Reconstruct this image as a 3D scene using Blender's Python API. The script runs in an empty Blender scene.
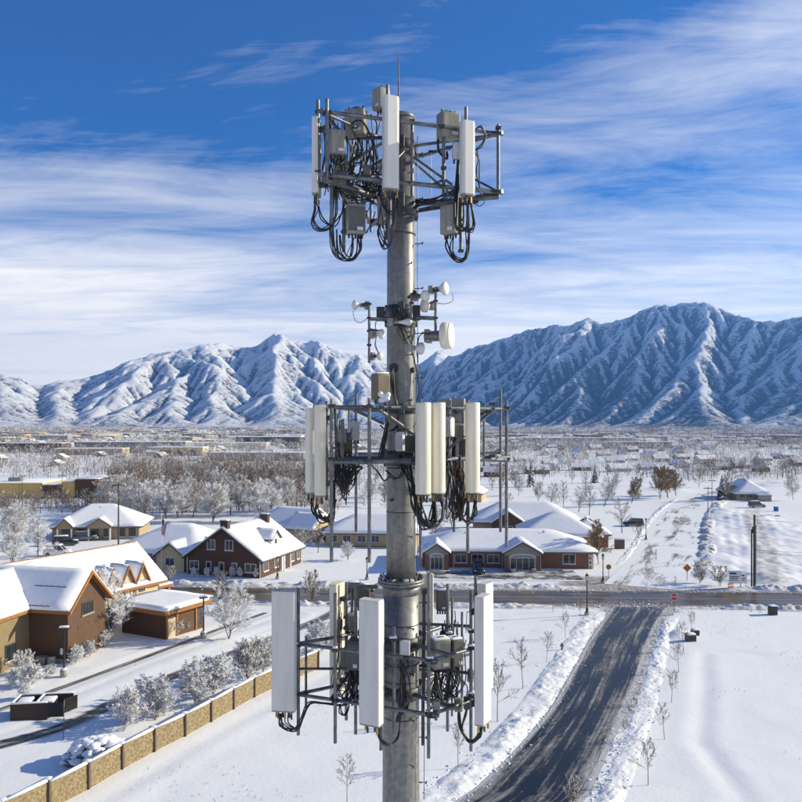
import bpy, bmesh, math, random
import numpy as np
from mathutils import Vector, Matrix

# ------------------------------------------------------------------ camera, sky, sun, exposure
SC = bpy.context.scene
COL = SC.collection
R = math.radians
CAMZ, F, CX, HY = 23.0, 800.0, 401.0, 424.0       # camera height, focal length and horizon of the 802 px photograph
cam_d = bpy.data.cameras.new("camera"); cam = bpy.data.objects.new("camera", cam_d); COL.objects.link(cam)
cam.location = (0, 0, CAMZ); cam.rotation_euler = (R(90), 0, 0)
cam_d.sensor_width = 36.0; cam_d.lens = 36.0 * F / 802.0
cam_d.shift_y = (HY - 401.0) / 802.0
cam_d.clip_start = 0.2; cam_d.clip_end = 30000
SC.camera = cam
SUN_EL, SUN_AZ = R(22.0), R(12.0)                  # azimuth counted from +X towards +Y
SUNV = Vector((math.cos(SUN_EL) * math.cos(SUN_AZ), math.cos(SUN_EL) * math.sin(SUN_AZ), math.sin(SUN_EL)))
sun_d = bpy.data.lights.new("sun", 'SUN'); sun = bpy.data.objects.new("sun", sun_d); COL.objects.link(sun)
sun_d.energy = 5.0; sun_d.angle = R(0.53); sun_d.color = (1.0, 0.905, 0.68)
sun.location = (300, 60, 200); sun.rotation_euler = SUNV.to_track_quat('Z', 'Y').to_euler()
SC.view_settings.view_transform = 'Standard'; SC.view_settings.look = 'None'
SC.view_settings.gamma = 1.0; SC.view_settings.exposure = 0.58
SC.cycles.max_bounces = 6; SC.cycles.diffuse_bounces = 3; SC.cycles.volume_bounces = 0
SC.cycles.transparent_max_bounces = 8

W = bpy.data.worlds.new("World"); SC.world = W; W.use_nodes = True
nt = W.node_tree; N = nt.nodes; LK = nt.links; N.clear()
def nd(tree, typ, **kw):
    n = tree.nodes.new(typ)
    for k, v in kw.items():
        if k.startswith('i_'): n.inputs[k[2:]].default_value = v
        else: setattr(n, k, v)
    return n
def math_node(tree, op, a, b=None, clamp=False):
    n = tree.nodes.new('ShaderNodeMath'); n.operation = op; n.use_clamp = clamp
    for i, v in enumerate((a, b)):
        if v is None: continue
        if isinstance(v, (int, float)): n.inputs[i].default_value = v
        else: tree.links.new(v, n.inputs[i])
    return n.outputs[0]
def ramp(tree, fac, stops):
    n = tree.nodes.new('ShaderNodeValToRGB'); el = n.color_ramp.elements
    while len(el) < len(stops): el.new(0.5)
    for e, (p, c) in zip(el, stops):
        e.position = p; e.color = c if len(c) == 4 else (*c, 1)
    tree.links.new(fac, n.inputs[0]); return n.outputs[0]
def mix(tree, fac, a, b, mode='MIX'):
    n = tree.nodes.new('ShaderNodeMix'); n.data_type = 'RGBA'; n.blend_type = mode
    for s, v in ((n.inputs[0], fac), (n.inputs[6], a), (n.inputs[7], b)):
        if isinstance(v, (int, float)): s.default_value = v
        elif isinstance(v, (tuple, list)): s.default_value = v if len(v) == 4 else (*v, 1)
        else: tree.links.new(v, s)
    return n.outputs[2]
def noise(tree, vec, scale, detail=4, rough=.55, dist=0.0):
    n = tree.nodes.new('ShaderNodeTexNoise'); n.inputs['Scale'].default_value = scale
    n.inputs['Detail'].default_value = detail; n.inputs['Roughness'].default_value = rough
    n.inputs['Distortion'].default_value = dist
    if vec is not None: tree.links.new(vec, n.inputs['Vector'])
    return n.outputs[0]
sky = nd(nt, 'ShaderNodeTexSky', sky_type='NISHITA', sun_disc=False, sun_elevation=SUN_EL,
         sun_rotation=R(90) - SUN_AZ, altitude=1400, air_density=1.0, dust_density=0.3, ozone_density=2.5)
hsv = nd(nt, 'ShaderNodeHueSaturation', i_Hue=.505, i_Saturation=2.0, i_Value=1.0)
LK.new(mix(nt, 1.0, sky.outputs[0], (.26, .73, 1.15), 'MULTIPLY'), hsv.inputs['Color'])
tc = nd(nt, 'ShaderNodeTexCoord'); sp = nd(nt, 'ShaderNodeSeparateXYZ'); LK.new(tc.outputs['Generated'], sp.inputs[0])
zc = math_node(nt, 'MAXIMUM', sp.outputs[2], 0.0)
den = math_node(nt, 'ADD', zc, 0.10)
cu = math_node(nt, 'DIVIDE', sp.outputs[0], den); cv = math_node(nt, 'DIVIDE', sp.outputs[1], den)
cb = nd(nt, 'ShaderNodeCombineXYZ'); LK.new(cu, cb.inputs[0]); LK.new(cv, cb.inputs[1])
mp = nd(nt, 'ShaderNodeMapping'); mp.inputs['Rotation'].default_value = (0, 0, R(38)); mp.inputs['Scale'].default_value = (0.42, 1.0, 1)
mp.inputs['Location'].default_value = (4.6, 0.9, 0)
LK.new(cb.outputs[0], mp.inputs[0])
n1 = noise(nt, mp.outputs[0], 0.95, 10, .62, 1.1)
mp2 = nd(nt, 'ShaderNodeMapping'); mp2.inputs['Rotation'].default_value = (0, 0, R(46)); mp2.inputs['Scale'].default_value = (1.0, 2.8, 1)
LK.new(cb.outputs[0], mp2.inputs[0])
n2 = noise(nt, mp2.outputs[0], 1.1, 10, .68, .9)
cm = math_node(nt, 'ADD', math_node(nt, 'MULTIPLY', n1, 0.66), math_node(nt, 'MULTIPLY', n2, 0.34))
# the cirrus sheet is thicker towards the horizon and towards the sun side
thick = math_node(nt, 'SUBTRACT', 0.075, math_node(nt, 'MULTIPLY', zc, 0.36))
thick = math_node(nt, 'ADD', thick, math_node(nt, 'MULTIPLY', sp.outputs[0], 0.26))
cf = ramp(nt, math_node(nt, 'ADD', cm, thick), [(0.44, (0, 0, 0)), (0.56, (.27, .27, .27)), (0.74, (.66, .66, .66))])
wob = math_node(nt, 'MULTIPLY', math_node(nt, 'SUBTRACT', math_node(nt, 'ADD', math_node(nt, 'MULTIPLY', n1, .6), math_node(nt, 'MULTIPLY', n2, .4)), .5), -.50)
hz = ramp(nt, math_node(nt, 'ADD', zc, wob), [(0.0, (1, 1, 1)), (0.10, (.93, .93, .93)), (0.20, (.46, .46, .46)), (0.31, (.02, .02, .02))])
n3 = ramp(nt, noise(nt, mp2.outputs[0], 0.8, 5, .6, .4), [(0.26, (.78, .78, .78)), (0.50, (1, 1, 1))])
hz = math_node(nt, 'MULTIPLY', hz, n3)
cf = math_node(nt, 'MAXIMUM', cf, hz)
skc = mix(nt, cf, hsv.outputs[0], (12.5, 11.9, 10.9))
bg = nd(nt, 'ShaderNodeBackground'); bg.inputs[1].default_value = 0.080
LK.new(skc, bg.inputs[0]); out = nd(nt, 'ShaderNodeOutputWorld'); LK.new(bg.outputs[0], out.inputs[0])

# ------------------------------------------------------------------ helpers
def G(px, py):                                     # photograph pixel -> point on the flat ground
    d = CAMZ * F / (py - HY); return ((px - CX) * d / F, d)
def T(px, py, Y):                                  # photograph pixel at depth Y
    return Vector(((px - CX) * Y / F, Y, CAMZ + (HY - py) * Y / F))
def lin(r, g, b):
    f = lambda c: c / 12.92 if c <= .04045 else ((c + .055) / 1.055) ** 2.4
    return (f(r / 255), f(g / 255), f(b / 255))

def vnoise(x, y, seed=0):
    xi = np.floor(x).astype(np.int64); yi = np.floor(y).astype(np.int64); fx = x - xi; fy = y - yi
    fx = fx * fx * (3 - 2 * fx); fy = fy * fy * (3 - 2 * fy)
    def h(a, b):
        n = (a * 374761393 + b * 668265263 + seed * 974634777) & 0xFFFFFFFF
        n = ((n ^ (n >> 13)) * 1274126177) & 0xFFFFFFFF
        return ((n ^ (n >> 16)) & 0xFFFFFF) / float(0xFFFFFF)
    a, b, c, d = h(xi, yi), h(xi + 1, yi), h(xi, yi + 1), h(xi + 1, yi + 1)
    return (a * (1 - fx) + b * fx) * (1 - fy) + (c * (1 - fx) + d * fx) * fy
def fbm(x, y, oct=4, seed=0, gain=.5):
    s = 0; a = 1; t = 0
    for i in range(oct):
        s = s + a * vnoise(x * 2 ** i + 17.3 * i, y * 2 ** i - 9.1 * i, seed + i); t += a; a *= gain
    return s / t

def link(o, parent=None):
    COL.objects.link(o)
    if parent is not None: o.parent = parent
    return o
def tag(o, label=None, cat=None, group=None, kind=None):
    if label: o['label'] = label
    if cat: o['category'] = cat
    if group: o['group'] = group
    if kind: o['kind'] = kind
    return o
def empty(name, loc=(0, 0, 0), rz=0.0, label=None, cat=None, group=None):
    o = bpy.data.objects.new(name, None); o.location = loc; o.rotation_euler = (0, 0, rz); o.empty_display_size = .3
    return tag(link(o), label, cat, group)

class MB:
    """collects shapes, then links them as one mesh object"""
    def __init__(s): s.v = []; s.f = []; s.m = []; s.sm = []
    def add(s, vs, fs, mi=0, smooth=False, M=None):
        b = len(s.v)
        s.v += [tuple(M @ Vector(p)) for p in vs] if M is not None else [tuple(p) for p in vs]
        for f in fs: s.f.append([b + i for i in f]); s.m.append(mi); s.sm.append(smooth)
        return s
    def box(s, x0, x1, y0, y1, z0, z1, mi=0, M=None):
        return s.add([(x0,y0,z0),(x1,y0,z0),(x1,y1,z0),(x0,y1,z0),(x0,y0,z1),(x1,y0,z1),(x1,y1,z1),(x0,y1,z1)],
                     [(3,2,1,0),(4,5,6,7),(0,1,5,4),(1,2,6,5),(2,3,7,6),(3,0,4,7)], mi, False, M)
    def rbox(s, x0, x1, y0, y1, z0, z1, r, mi=0, M=None, seg=2):
        bm = bmesh.new(); bmesh.ops.create_cube(bm, size=1)
        for v in bm.verts:
            v.co = Vector(((x0+x1)/2 + v.co.x*(x1-x0), (y0+y1)/2 + v.co.y*(y1-y0), (z0+z1)/2 + v.co.z*(z1-z0)))
        bmesh.ops.bevel(bm, geom=list(bm.edges), offset=r, segments=seg, affect='EDGES', profile=.5)
        bm.verts.index_update()
        s.add([v.co.copy() for v in bm.verts], [[v.index for v in f.verts] for f in bm.faces], mi, seg > 1, M); bm.free(); return s
    def cyl(s, p0, p1, r0, r1=None, n=8, mi=0, caps=True, smooth=True):
        r1 = r0 if r1 is None else r1
        p0 = Vector(p0); p1 = Vector(p1); d = (p1 - p0)
        if d.length < 1e-6: return s
        d.normalize(); u = d.orthogonal().normalized(); w = d.cross(u)
        vs = []; fs = []
        for p, r in ((p0, r0), (p1, r1)):
            for k in range(n):
                a = 2 * math.pi * k / n; vs.append(p + (u * math.cos(a) + w * math.sin(a)) * r)
        for k in range(n): fs.append((k, (k+1) % n, n + (k+1) % n, n + k))
        s.add(vs, fs, mi, smooth)
        if caps:
            s.add(vs[:n], [tuple(range(n))[::-1]], mi); s.add(vs[n:], [tuple(range(n))], mi)
        return s
    def tube(s, pts, r, n=6, mi=0, r1=None):
        pts = [Vector(p) for p in pts]; r1 = r if r1 is None else r1; m = len(pts); vs = []; fs = []
        u = None
        for i, p in enumerate(pts):
            d = (pts[min(i+1, m-1)] - pts[max(i-1, 0)])
            d = d.normalized() if d.length > 1e-9 else Vector((0, 0, 1))
            u = d.orthogonal().normalized() if u is None else (u - d * u.dot(d)).normalized() if (u - d * u.dot(d)).length > 1e-4 else d.orthogonal().normalized()
            w = d.cross(u); rr = r + (r1 - r) * i / max(1, m - 1)
            for k in range(n):
                a = 2 * math.pi * k / n; vs.append(p + (u * math.cos(a) + w * math.sin(a)) * rr)
        for i in range(m - 1):
            for k in range(n):
                fs.append((i*n + k, i*n + (k+1) % n, (i+1)*n + (k+1) % n, (i+1)*n + k))
        fs.append(tuple(range(n))[::-1]); fs.append(tuple(range((m-1)*n, m*n)))
        return s.add(vs, fs, mi, True)
    def lathe(s, prof, n=24, mi=0, M=None, smooth=True):     # prof: (radius, z) from the bottom up
        vs = []; fs = []
        for r, z in prof:
            for k in range(n):
                a = 2 * math.pi * k / n; vs.append((r * math.cos(a), r * math.sin(a), z))
        for i in range(len(prof) - 1):
            for k in range(n): fs.append((i*n + k, i*n + (k+1) % n, (i+1)*n + (k+1) % n, (i+1)*n + k))
        fs.append(tuple(range(n))[::-1]); fs.append(tuple(range((len(prof)-1)*n, len(prof)*n)))
        return s.add(vs, fs, mi, smooth, M)
    def prism(s, poly, z0, z1, mi=0, M=None, smooth=False):
        n = len(poly)
        vs = [(x, y, z0) for x, y in poly] + [(x, y, z1) for x, y in poly]
        fs = [tuple(range(n))[::-1], tuple(range(n, 2*n))]
        s.add(vs, fs, mi, False, M)
        return s.add(vs, [(k, (k+1) % n, n + (k+1) % n, n + k) for k in range(n)], mi, smooth, M)
    def mesh(s, name, mats):
        me = bpy.data.meshes.new(name); me.from_pydata(s.v, [], s.f)
        for m in (mats if isinstance(mats, (list, tuple)) else [mats]): me.materials.append(m)
        me.polygons.foreach_set('material_index', s.m); me.polygons.foreach_set('use_smooth', s.sm)
        me.update(); return me
    def build(s, name, mats, parent=None, label=None, cat=None, group=None, kind=None):
        o = bpy.data.objects.new(name, s.mesh(name, mats)); return tag(link(o, parent), label, cat, group, kind)

def np_mesh(name, verts, quads=None, tris=None, mats=(), smooth=True, mi=None, uv=None, attrs=None):
    me = bpy.data.meshes.new(name); nv = len(verts)
    parts = [np.asarray(a) for a in (quads, tris) if a is not None and len(a)]
    me.vertices.add(nv); me.vertices.foreach_set('co', np.asarray(verts, np.float32).ravel())
    sizes = np.concatenate([np.full(len(a), a.shape[1], np.int32) for a in parts])
    idx = np.concatenate([a.ravel() for a in parts]).astype(np.int32)
    me.loops.add(len(idx)); me.loops.foreach_set('vertex_index', idx)
    me.polygons.add(len(sizes)); st = np.concatenate([[0], np.cumsum(sizes)[:-1]]).astype(np.int32)
    me.polygons.foreach_set('loop_start', st); me.polygons.foreach_set('loop_total', sizes)
    me.polygons.foreach_set('use_smooth', np.full(len(sizes), smooth, bool))
    for m in mats: me.materials.append(m)
    if mi is not None: me.polygons.foreach_set('material_index', np.asarray(mi, np.int32))
    if uv is not None:
        l = me.uv_layers.new(name='UVMap'); l.data.foreach_set('uv', np.asarray(uv, np.float32)[idx].ravel())
    for k, a in (attrs or {}).items():
        at = me.attributes.new(k, 'FLOAT', 'POINT'); at.data.foreach_set('value', np.asarray(a, np.float32))
    me.update(); me.validate(); return me
def grid_quads(nx, ny):                            # vertex index = j*nx + i
    i, j = np.meshgrid(np.arange(nx - 1), np.arange(ny - 1)); a = (j * nx + i).ravel()
    return np.stack([a, a + 1, a + 1 + nx, a + nx], 1)

def smooth_path(pts, step):
    """Catmull-Rom through pts, resampled about every step metres"""
    P = [Vector((*p, 0)) if len(p) == 2 else Vector(p) for p in pts]; outp = []
    for i in range(len(P) - 1):
        p0 = P[i-1] if i else P[0] * 2 - P[1]; p1 = P[i]; p2 = P[i+1]; p3 = P[i+2] if i + 2 < len(P) else P[i+1] * 2 - P[i]
        n = max(2, int((p2 - p1).length / step))
        for k in range(n):
            t = k / n
            outp.append(.5 * ((2*p1) + (p2-p0)*t + (2*p0 - 5*p1 + 4*p2 - p3)*t*t + (3*p1 - p0 - 3*p2 + p3)*t**3))
    outp.append(P[-1]); return outp

# ------------------------------------------------------------------ materials
def material(name, col, rough=.6, metal=0.0, col2=None, scale=4.0, lo=.35, hi=.65, bump=0.0, bscale=None, spec=.5, detail=5, stretch=None, coat=0):
    m = bpy.data.materials.new(name); m.use_nodes = True; t = m.node_tree; b = t.nodes['Principled BSDF']
    b.inputs['Base Color'].default_value = (*col, 1); b.inputs['Roughness'].default_value = rough
    b.inputs['Metallic'].default_value = metal; b.inputs['Specular IOR Level'].default_value = spec
    if coat: b.inputs['Coat Weight'].default_value = coat
    vec = None
    if col2 is not None or bump:
        c = t.nodes.new('ShaderNodeTexCoord'); vec = c.outputs['Object']
        if stretch:
            k = t.nodes.new('ShaderNodeMapping'); k.inputs['Scale'].default_value = stretch; t.links.new(vec, k.inputs[0]); vec = k.outputs[0]
    if col2 is not None:
        f = noise(t, vec, scale, detail, .6)
        t.links.new(ramp(t, f, [(lo, col), (hi, col2)]), b.inputs['Base Color'])
    if bump:
        bp = t.nodes.new('ShaderNodeBump'); bp.inputs['Strength'].default_value = 1.0; bp.inputs['Distance'].default_value = bump
        t.links.new(noise(t, vec, bscale or scale, 5, .6), bp.inputs['Height']); t.links.new(bp.outputs[0], b.inputs['Normal'])
    return m
M = {}
M['snow'] = material('snow', (.85, .855, .86), .65, 0, (.80, .81, .825), 1.2, bump=.04, bscale=1.6, spec=.25)
M['roof_snow'] = material('roof_snow', (.86, .865, .87), .65, 0, (.82, .83, .84), .8, bump=.035, bscale=.9, spec=.25)
M['galv'] = material('galvanised_steel', lin(124, 125, 126), .48, .55, lin(86, 88, 91), 5, bump=.0, spec=.5)
M['galv_dark'] = material('weathered_steel', lin(84, 86, 90), .55, .5, lin(54, 56, 60), 6)
M['radome'] = material('antenna_white', lin(208, 206, 200), .5, 0, lin(192, 189, 182), 1.0, .42, .78, spec=.4, stretch=(7, 7, .9), detail=8)
M['radome_warm'] = material('antenna_cream', lin(224, 217, 198), .45, 0, lin(196, 187, 165), 1.0, .42, .76, spec=.4, stretch=(7, 7, .9), detail=8)
M['radio'] = material('radio_grey', lin(146, 145, 138), .5, 0, lin(118, 116, 108), 1.5, spec=.4, stretch=(5, 5, 1.2), detail=7)
M['radio_white'] = material('radio_white', lin(208, 208, 208), .5, 0, lin(192, 193, 195), 4, spec=.4)
M['radio_dark'] = material('radio_dark_grey', lin(88, 88, 86), .55, 0, lin(70, 70, 70), 4)
M['black'] = material('black_rubber', (.012, .012, .013), .5, 0, (.022, .022, .023), 8)
M['black_metal'] = material('black_painted_metal', (.018, .018, .019), .42, .2, (.03, .03, .03), 6)
M['rust'] = material('rust', lin(150, 92, 40), .8, 0, lin(96, 62, 38), 20)
M['brass'] = material('connector_brass', lin(170, 140, 80), .35, .8)
M['glass'] = material('window_glass', (.018, .022, .028), .08, 0, (.035, .04, .05), .6, spec=.6)
M['frame_white'] = material('window_frame_white', (.62, .61, .58), .5, 0, (.54, .53, .5), 3)
M['frame_dark'] = material('window_frame_dark', (.05, .045, .04), .5, 0, (.07, .06, .05), 3)
M['concrete'] = material('concrete', (.36, .34, .31), .85, 0, (.26, .25, .23), 3, bump=.01, bscale=12)
M['bark'] = material('bark', (.085, .062, .048), .9, 0, (.05, .04, .034), 5)
M['twig'] = material('bare_twigs', (.22, .165, .12), .9, 0, (.15, .11, .085), 3)
M['twig_gold'] = material('golden_twigs', (.30, .195, .085), .9, 0, (.20, .13, .06), 3)
M['twig_grey'] = material('grey_twigs', (.25, .215, .185), .9, 0, (.17, .145, .125), 3)
M['frost'] = material('hoar_frost', (.86, .86, .87), .8, 0, (.74, .74, .75), 2, spec=.2)
M['needle'] = material('conifer_needles', (.030, .045, .028), .9, 0, (.05, .062, .045), 2)
M['orange'] = material('orange_sign_face', lin(214, 122, 24), .5, 0, lin(200, 108, 20), 8)
M['red'] = material('red_sign_face', lin(172, 34, 28), .5, 0, lin(158, 30, 26), 8)
M['white'] = material('white_paint', (.78, .78, .77), .5, 0, (.7, .7, .7), 5)
M['wood_pole'] = material('utility_pole_wood', (.10, .085, .07), .9, 0, (.06, .052, .045), 4, stretch=(6, 6, .3))
M['orange_fascia'] = material('orange_brown_fascia', lin(156, 104, 50), .65, 0, lin(128, 84, 42), 5)
M['blue'] = material('blue_plastic', lin(30, 90, 170), .5, 0, lin(26, 78, 150), 3)

def brick_mat(name, c1, c2, mortar, scale=1.0):
    m = bpy.data.materials.new(name); m.use_nodes = True; t = m.node_tree; b = t.nodes['Principled BSDF']
    c = t.nodes.new('ShaderNodeTexCoord'); s = t.nodes.new('ShaderNodeSeparateXYZ'); t.links.new(c.outputs['Object'], s.inputs[0])
    k = t.nodes.new('ShaderNodeCombineXYZ'); t.links.new(math_node(t, 'ADD', s.outputs[0], s.outputs[1]), k.inputs[0]); t.links.new(s.outputs[2], k.inputs[1])
    br = t.nodes.new('ShaderNodeTexBrick'); t.links.new(k.outputs[0], br.inputs['Vector'])
    br.inputs['Scale'].default_value = 3.2 * scale; br.inputs['Color1'].default_value = (*c1, 1); br.inputs['Color2'].default_value = (*c2, 1)
    br.inputs['Mortar'].default_value = (*mortar, 1); br.inputs['Mortar Size'].default_value = .03
    f = noise(t, c.outputs['Object'], 1.5, 5, .6)
    t.links.new(mix(t, .35, br.outputs['Color'], ramp(t, f, [(.3, (.35, .3, .28)), (.7, (1, 1, 1))]), 'MULTIPLY'), b.inputs['Base Color'])
    b.inputs['Roughness'].default_value = .85; return m
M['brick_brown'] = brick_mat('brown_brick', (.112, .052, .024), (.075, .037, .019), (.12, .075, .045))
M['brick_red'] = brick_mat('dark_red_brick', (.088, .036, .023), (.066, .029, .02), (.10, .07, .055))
M['brick_lit'] = brick_mat('red_brown_brick', (.22, .078, .042), (.17, .06, .035), (.24, .145, .10))  # brighter brick: light on the office front is put into the colour
M['tan'] = material('tan_siding', (.44, .33, .19), .8, 0, (.38, .28, .16), 2)
M['cream'] = material('cream_stucco', (.55, .44, .27), .85, 0, (.48, .38, .22), 2)
M['ochre'] = material('ochre_panels', (.58, .40, .14), .85, 0, (.52, .35, .12), 1)
M['grey_siding'] = material('grey_siding', (.30, .28, .26), .85, 0, (.24, .23, .22), 2)
M['dark_roof'] = material('roof_edge_brown', (.10, .07, .05), .85, 0, (.07, .05, .04), 3)
M['shingle'] = material('roof_edge_grey', (.16, .14, .13), .9, 0, (.11, .10, .09), 3)
M['wall_stone'] = material('precast_stone_wall', (.32, .245, .13), .9, 0, (.14, .105, .058), 6.5, .36, .64, bump=.05, bscale=5, detail=8)
M['wall_post'] = material('wall_post', (.115, .085, .06), .9, 0, (.075, .055, .04), 4)
M['soil'] = material('mulch', (.06, .04, .03), .95, 0, (.1, .075, .06), 5)
M['car_black'] = material('car_paint_black', (.012, .013, .016), .25, 0, spec=.6, coat=.8)
M['car_blue'] = material('car_paint_blue', (.012, .05, .14), .25, 0, spec=.6, coat=.8)
M['car_grey'] = material('car_paint_grey', (.16, .165, .17), .3, .2, spec=.6, coat=.8)
M['car_white'] = material('car_paint_white', (.70, .70, .70), .3, 0, spec=.6, coat=.8)
M['lamp_glass'] = material('lamp_glass', (.7, .68, .62), .3, 0)
# ------------------------------------------------------------------ mountains (heightfield carved by running water)
def sky_line(px, pts):
    a = np.array(pts, float); return np.interp(px, a[:, 0], a[:, 1])
LEFT = [(-120,374),(0,371),(20,376),(38,383),(55,379),(80,377),(110,367),(125,359),(150,352),(175,349),(200,344),(222,341),(238,346),
        (252,346),(264,338),(275,331),(288,337),(302,341),(318,339),(330,346),(345,351),(365,354),(385,362),(405,366),(420,362),(433,352),(441,349),(452,353),(470,366),(500,388),(560,410),(640,424),(900,424)]
RIGHT = [(-120,424),(300,424),(350,412),(385,392),(410,380),(424,373),(440,362),(455,354),(470,345),(485,341),(500,337),(515,333),(530,328),(545,326),(555,322),(565,323),(578,318),
         (590,316),(598,321),(612,320),(625,316),(636,310),(650,306),(660,303),(672,304),(684,300),(695,301),(702,300),(712,303),(725,309),(735,312),(748,316),(762,319),(775,319),(788,316),(802,315),(860,322),(960,330)]
def erode(h, E, s, n_it, K, lapc, up):
    """water carves: flow gathers downhill, valleys deepen with the flow, slopes creep"""
    ny, nx = h.shape; n = nx * ny; idx = np.arange(n).reshape(ny, nx); ii = np.arange(n)
    offs = [(-1, 0, 1), (1, 0, 1), (0, -1, 1), (0, 1, 1), (-1, -1, 1.414), (-1, 1, 1.414), (1, -1, 1.414), (1, 1, 1.414)]
    for it in range(n_it):
        hp = np.pad(h, 1, mode='edge'); best = np.zeros_like(h); rec = idx.copy(); hr = h.copy(); dist = np.ones_like(h)
        for oy, ox, d in offs:
            nb = hp[1+oy:1+oy+ny, 1+ox:1+ox+nx]; sl = (h - nb) / d; ok = sl > best
            yy = np.clip(np.arange(ny) + oy, 0, ny - 1)[:, None]; xx = np.clip(np.arange(nx) + ox, 0, nx - 1)[None, :]
            rec = np.where(ok, yy * nx + xx, rec); hr = np.where(ok, nb, hr); best = np.where(ok, sl, best); dist = np.where(ok, d, dist)
        acc = np.ones(n); r = rec.ravel().copy()
        for k in range(9):
            mv = r != ii
            if not mv.any(): break
            acc = acc + np.bincount(r[mv], weights=acc[mv], minlength=n); r = r[r]
        Fk = K * (acc.reshape(ny, nx) * s * s) ** .5 / (dist * s)
        h = (h + Fk * hr) / (1 + Fk) + E * up
        h = np.where(E < 2, np.minimum(h, 4), h)
        h = h + ((np.roll(h, 1, 0) + np.roll(h, -1, 0) + np.roll(h, 1, 1) + np.roll(h, -1, 1)) / 4 - h) * lapc
        h[0, :] = 0
    return h
def build_mountains():
    prev = None
    for dx, n_it, K, lapc in ((56.0, 42, .034, .06), (28.0, 20, .036, .05), (14.0, 12, .036, .035)):
        xs = np.arange(-5200, 5200, dx); ys = np.arange(3500, 9500, dx)
        X, Y = np.meshgrid(xs, ys); ny, nx = X.shape
        px = CX + F * X / Y
        wx = (fbm(X / 900, Y / 900, 3, 5) - .5) * 900; wy = (fbm(X / 900, Y / 900, 3, 9) - .5) * 900
        def rng(pts, D0, Dr, seed):
            q = np.clip(px, -150, 950); base = np.interp(q, *D0); crest = np.interp(q, *Dr)
            d0 = base + wy * .8; dr = crest + (fbm(px / 90, px * 0, 3, seed) - .5) * 900 + wx * .4
            z = (HY - sky_line(px + wx * .006, pts)) * crest / F
            t = (Y - d0) / (dr - d0)
            p = np.where(t < 1, np.clip(t, 0, 1) ** 1.25, np.clip(1 - (t - 1) * 1.1, 0, 1))
            return z * p
        EL = rng(LEFT, ([-150, 450], [4000, 5300]), ([-150, 0, 420, 950], [5900, 6300, 8300, 9000]), 3)
        ER = rng(RIGHT, ([300, 420, 802, 950], [5600, 5200, 3950, 3700]), ([300, 410, 802, 950], [8400, 7700, 5700, 5100]), 4)
        E = np.maximum(EL, ER); right = (ER > EL).astype(float)
        if prev is None:
            rid = 1 - np.abs(2 * fbm(X / 620 + wx / 1100, Y / 620 + wy / 1100, 5, 27) - 1)
            h = E * (.50 + .8 * (fbm(X / 900, Y / 900, 5, 21) - .3) + .30 * rid) + fbm(X / 90, Y / 90, 2, 8) * 8
        else:
            px_, py_, hp_ = prev
            t_ = np.stack([np.interp(xs, px_, row) for row in hp_]); h = np.stack([np.interp(ys, py_, c) for c in t_.T], 1)
            h = h + (fbm(X / (dx * 2.5), Y / (dx * 2.5), 3, int(dx)) - .5) * dx * .55 * np.clip(h / 150, 0, 1)
        h = erode(h, E, dx / 14.0, n_it, K, lapc, .011)
        prev = (xs, ys, h)
    h = np.maximum(h, 0) * np.clip((Y - 3500) / 300, 0, 1)
    # bring the crest line to its surveyed height, azimuth by azimuth
    bins = np.arange(-90, 910, 3.0); b = np.clip(((px + 90) / 3).astype(int), 0, len(bins) - 1)
    t = h / Y; mx = np.zeros(len(bins)); np.maximum.at(mx, b.ravel(), t.ravel())
    tgt = (HY - np.minimum(sky_line(bins, LEFT), sky_line(bins, RIGHT))) / F
    fac = np.where(mx > 1e-3, tgt / np.maximum(mx, 1e-3), 1.0)
    kk = np.exp(-np.linspace(-2, 2, 7) ** 2); kk /= kk.sum()
    fac = np.convolve(np.pad(fac, 3, mode='edge'), kk, 'valid')
    print('crest factor', round(float(fac.min()), 2), round(float(fac.max()), 2))
    h = h * np.interp(px, bins, fac)
    h += ((.5 - np.abs(fbm(X / 90, Y / 90, 4, 33) - .5) * 2) * (10 + 26 * np.clip(h / 900, 0, 1)) + (fbm(X / 34, Y / 34, 3, 35) - .5) * 12) * np.clip(h / 200, 0, 1)
    gy, gx = np.gradient(h, dx); steep = np.sqrt(gx * gx + gy * gy)
    sm = h.copy()
    for _ in range(6): sm = (np.roll(sm, 1, 0) + np.roll(sm, -1, 0) + np.roll(sm, 1, 1) + np.roll(sm, -1, 1)) / 4
    curv = np.clip((h - sm) / 8, -1, 1)
    v = np.stack([X.ravel(), Y.ravel(), (h - 6).ravel() + 4], 1)
    me = np_mesh('mountain_range', v, quads=grid_quads(nx, ny), mats=[mountain_mat()], attrs={'steep': steep.ravel(), 'curv': curv.ravel(), 'side': right.ravel()})
    o = bpy.data.objects.new('mountain_range', me); link(o); tag(o, 'snow dusted mountain range with rugged peaks across the valley', kind='structure')
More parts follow.
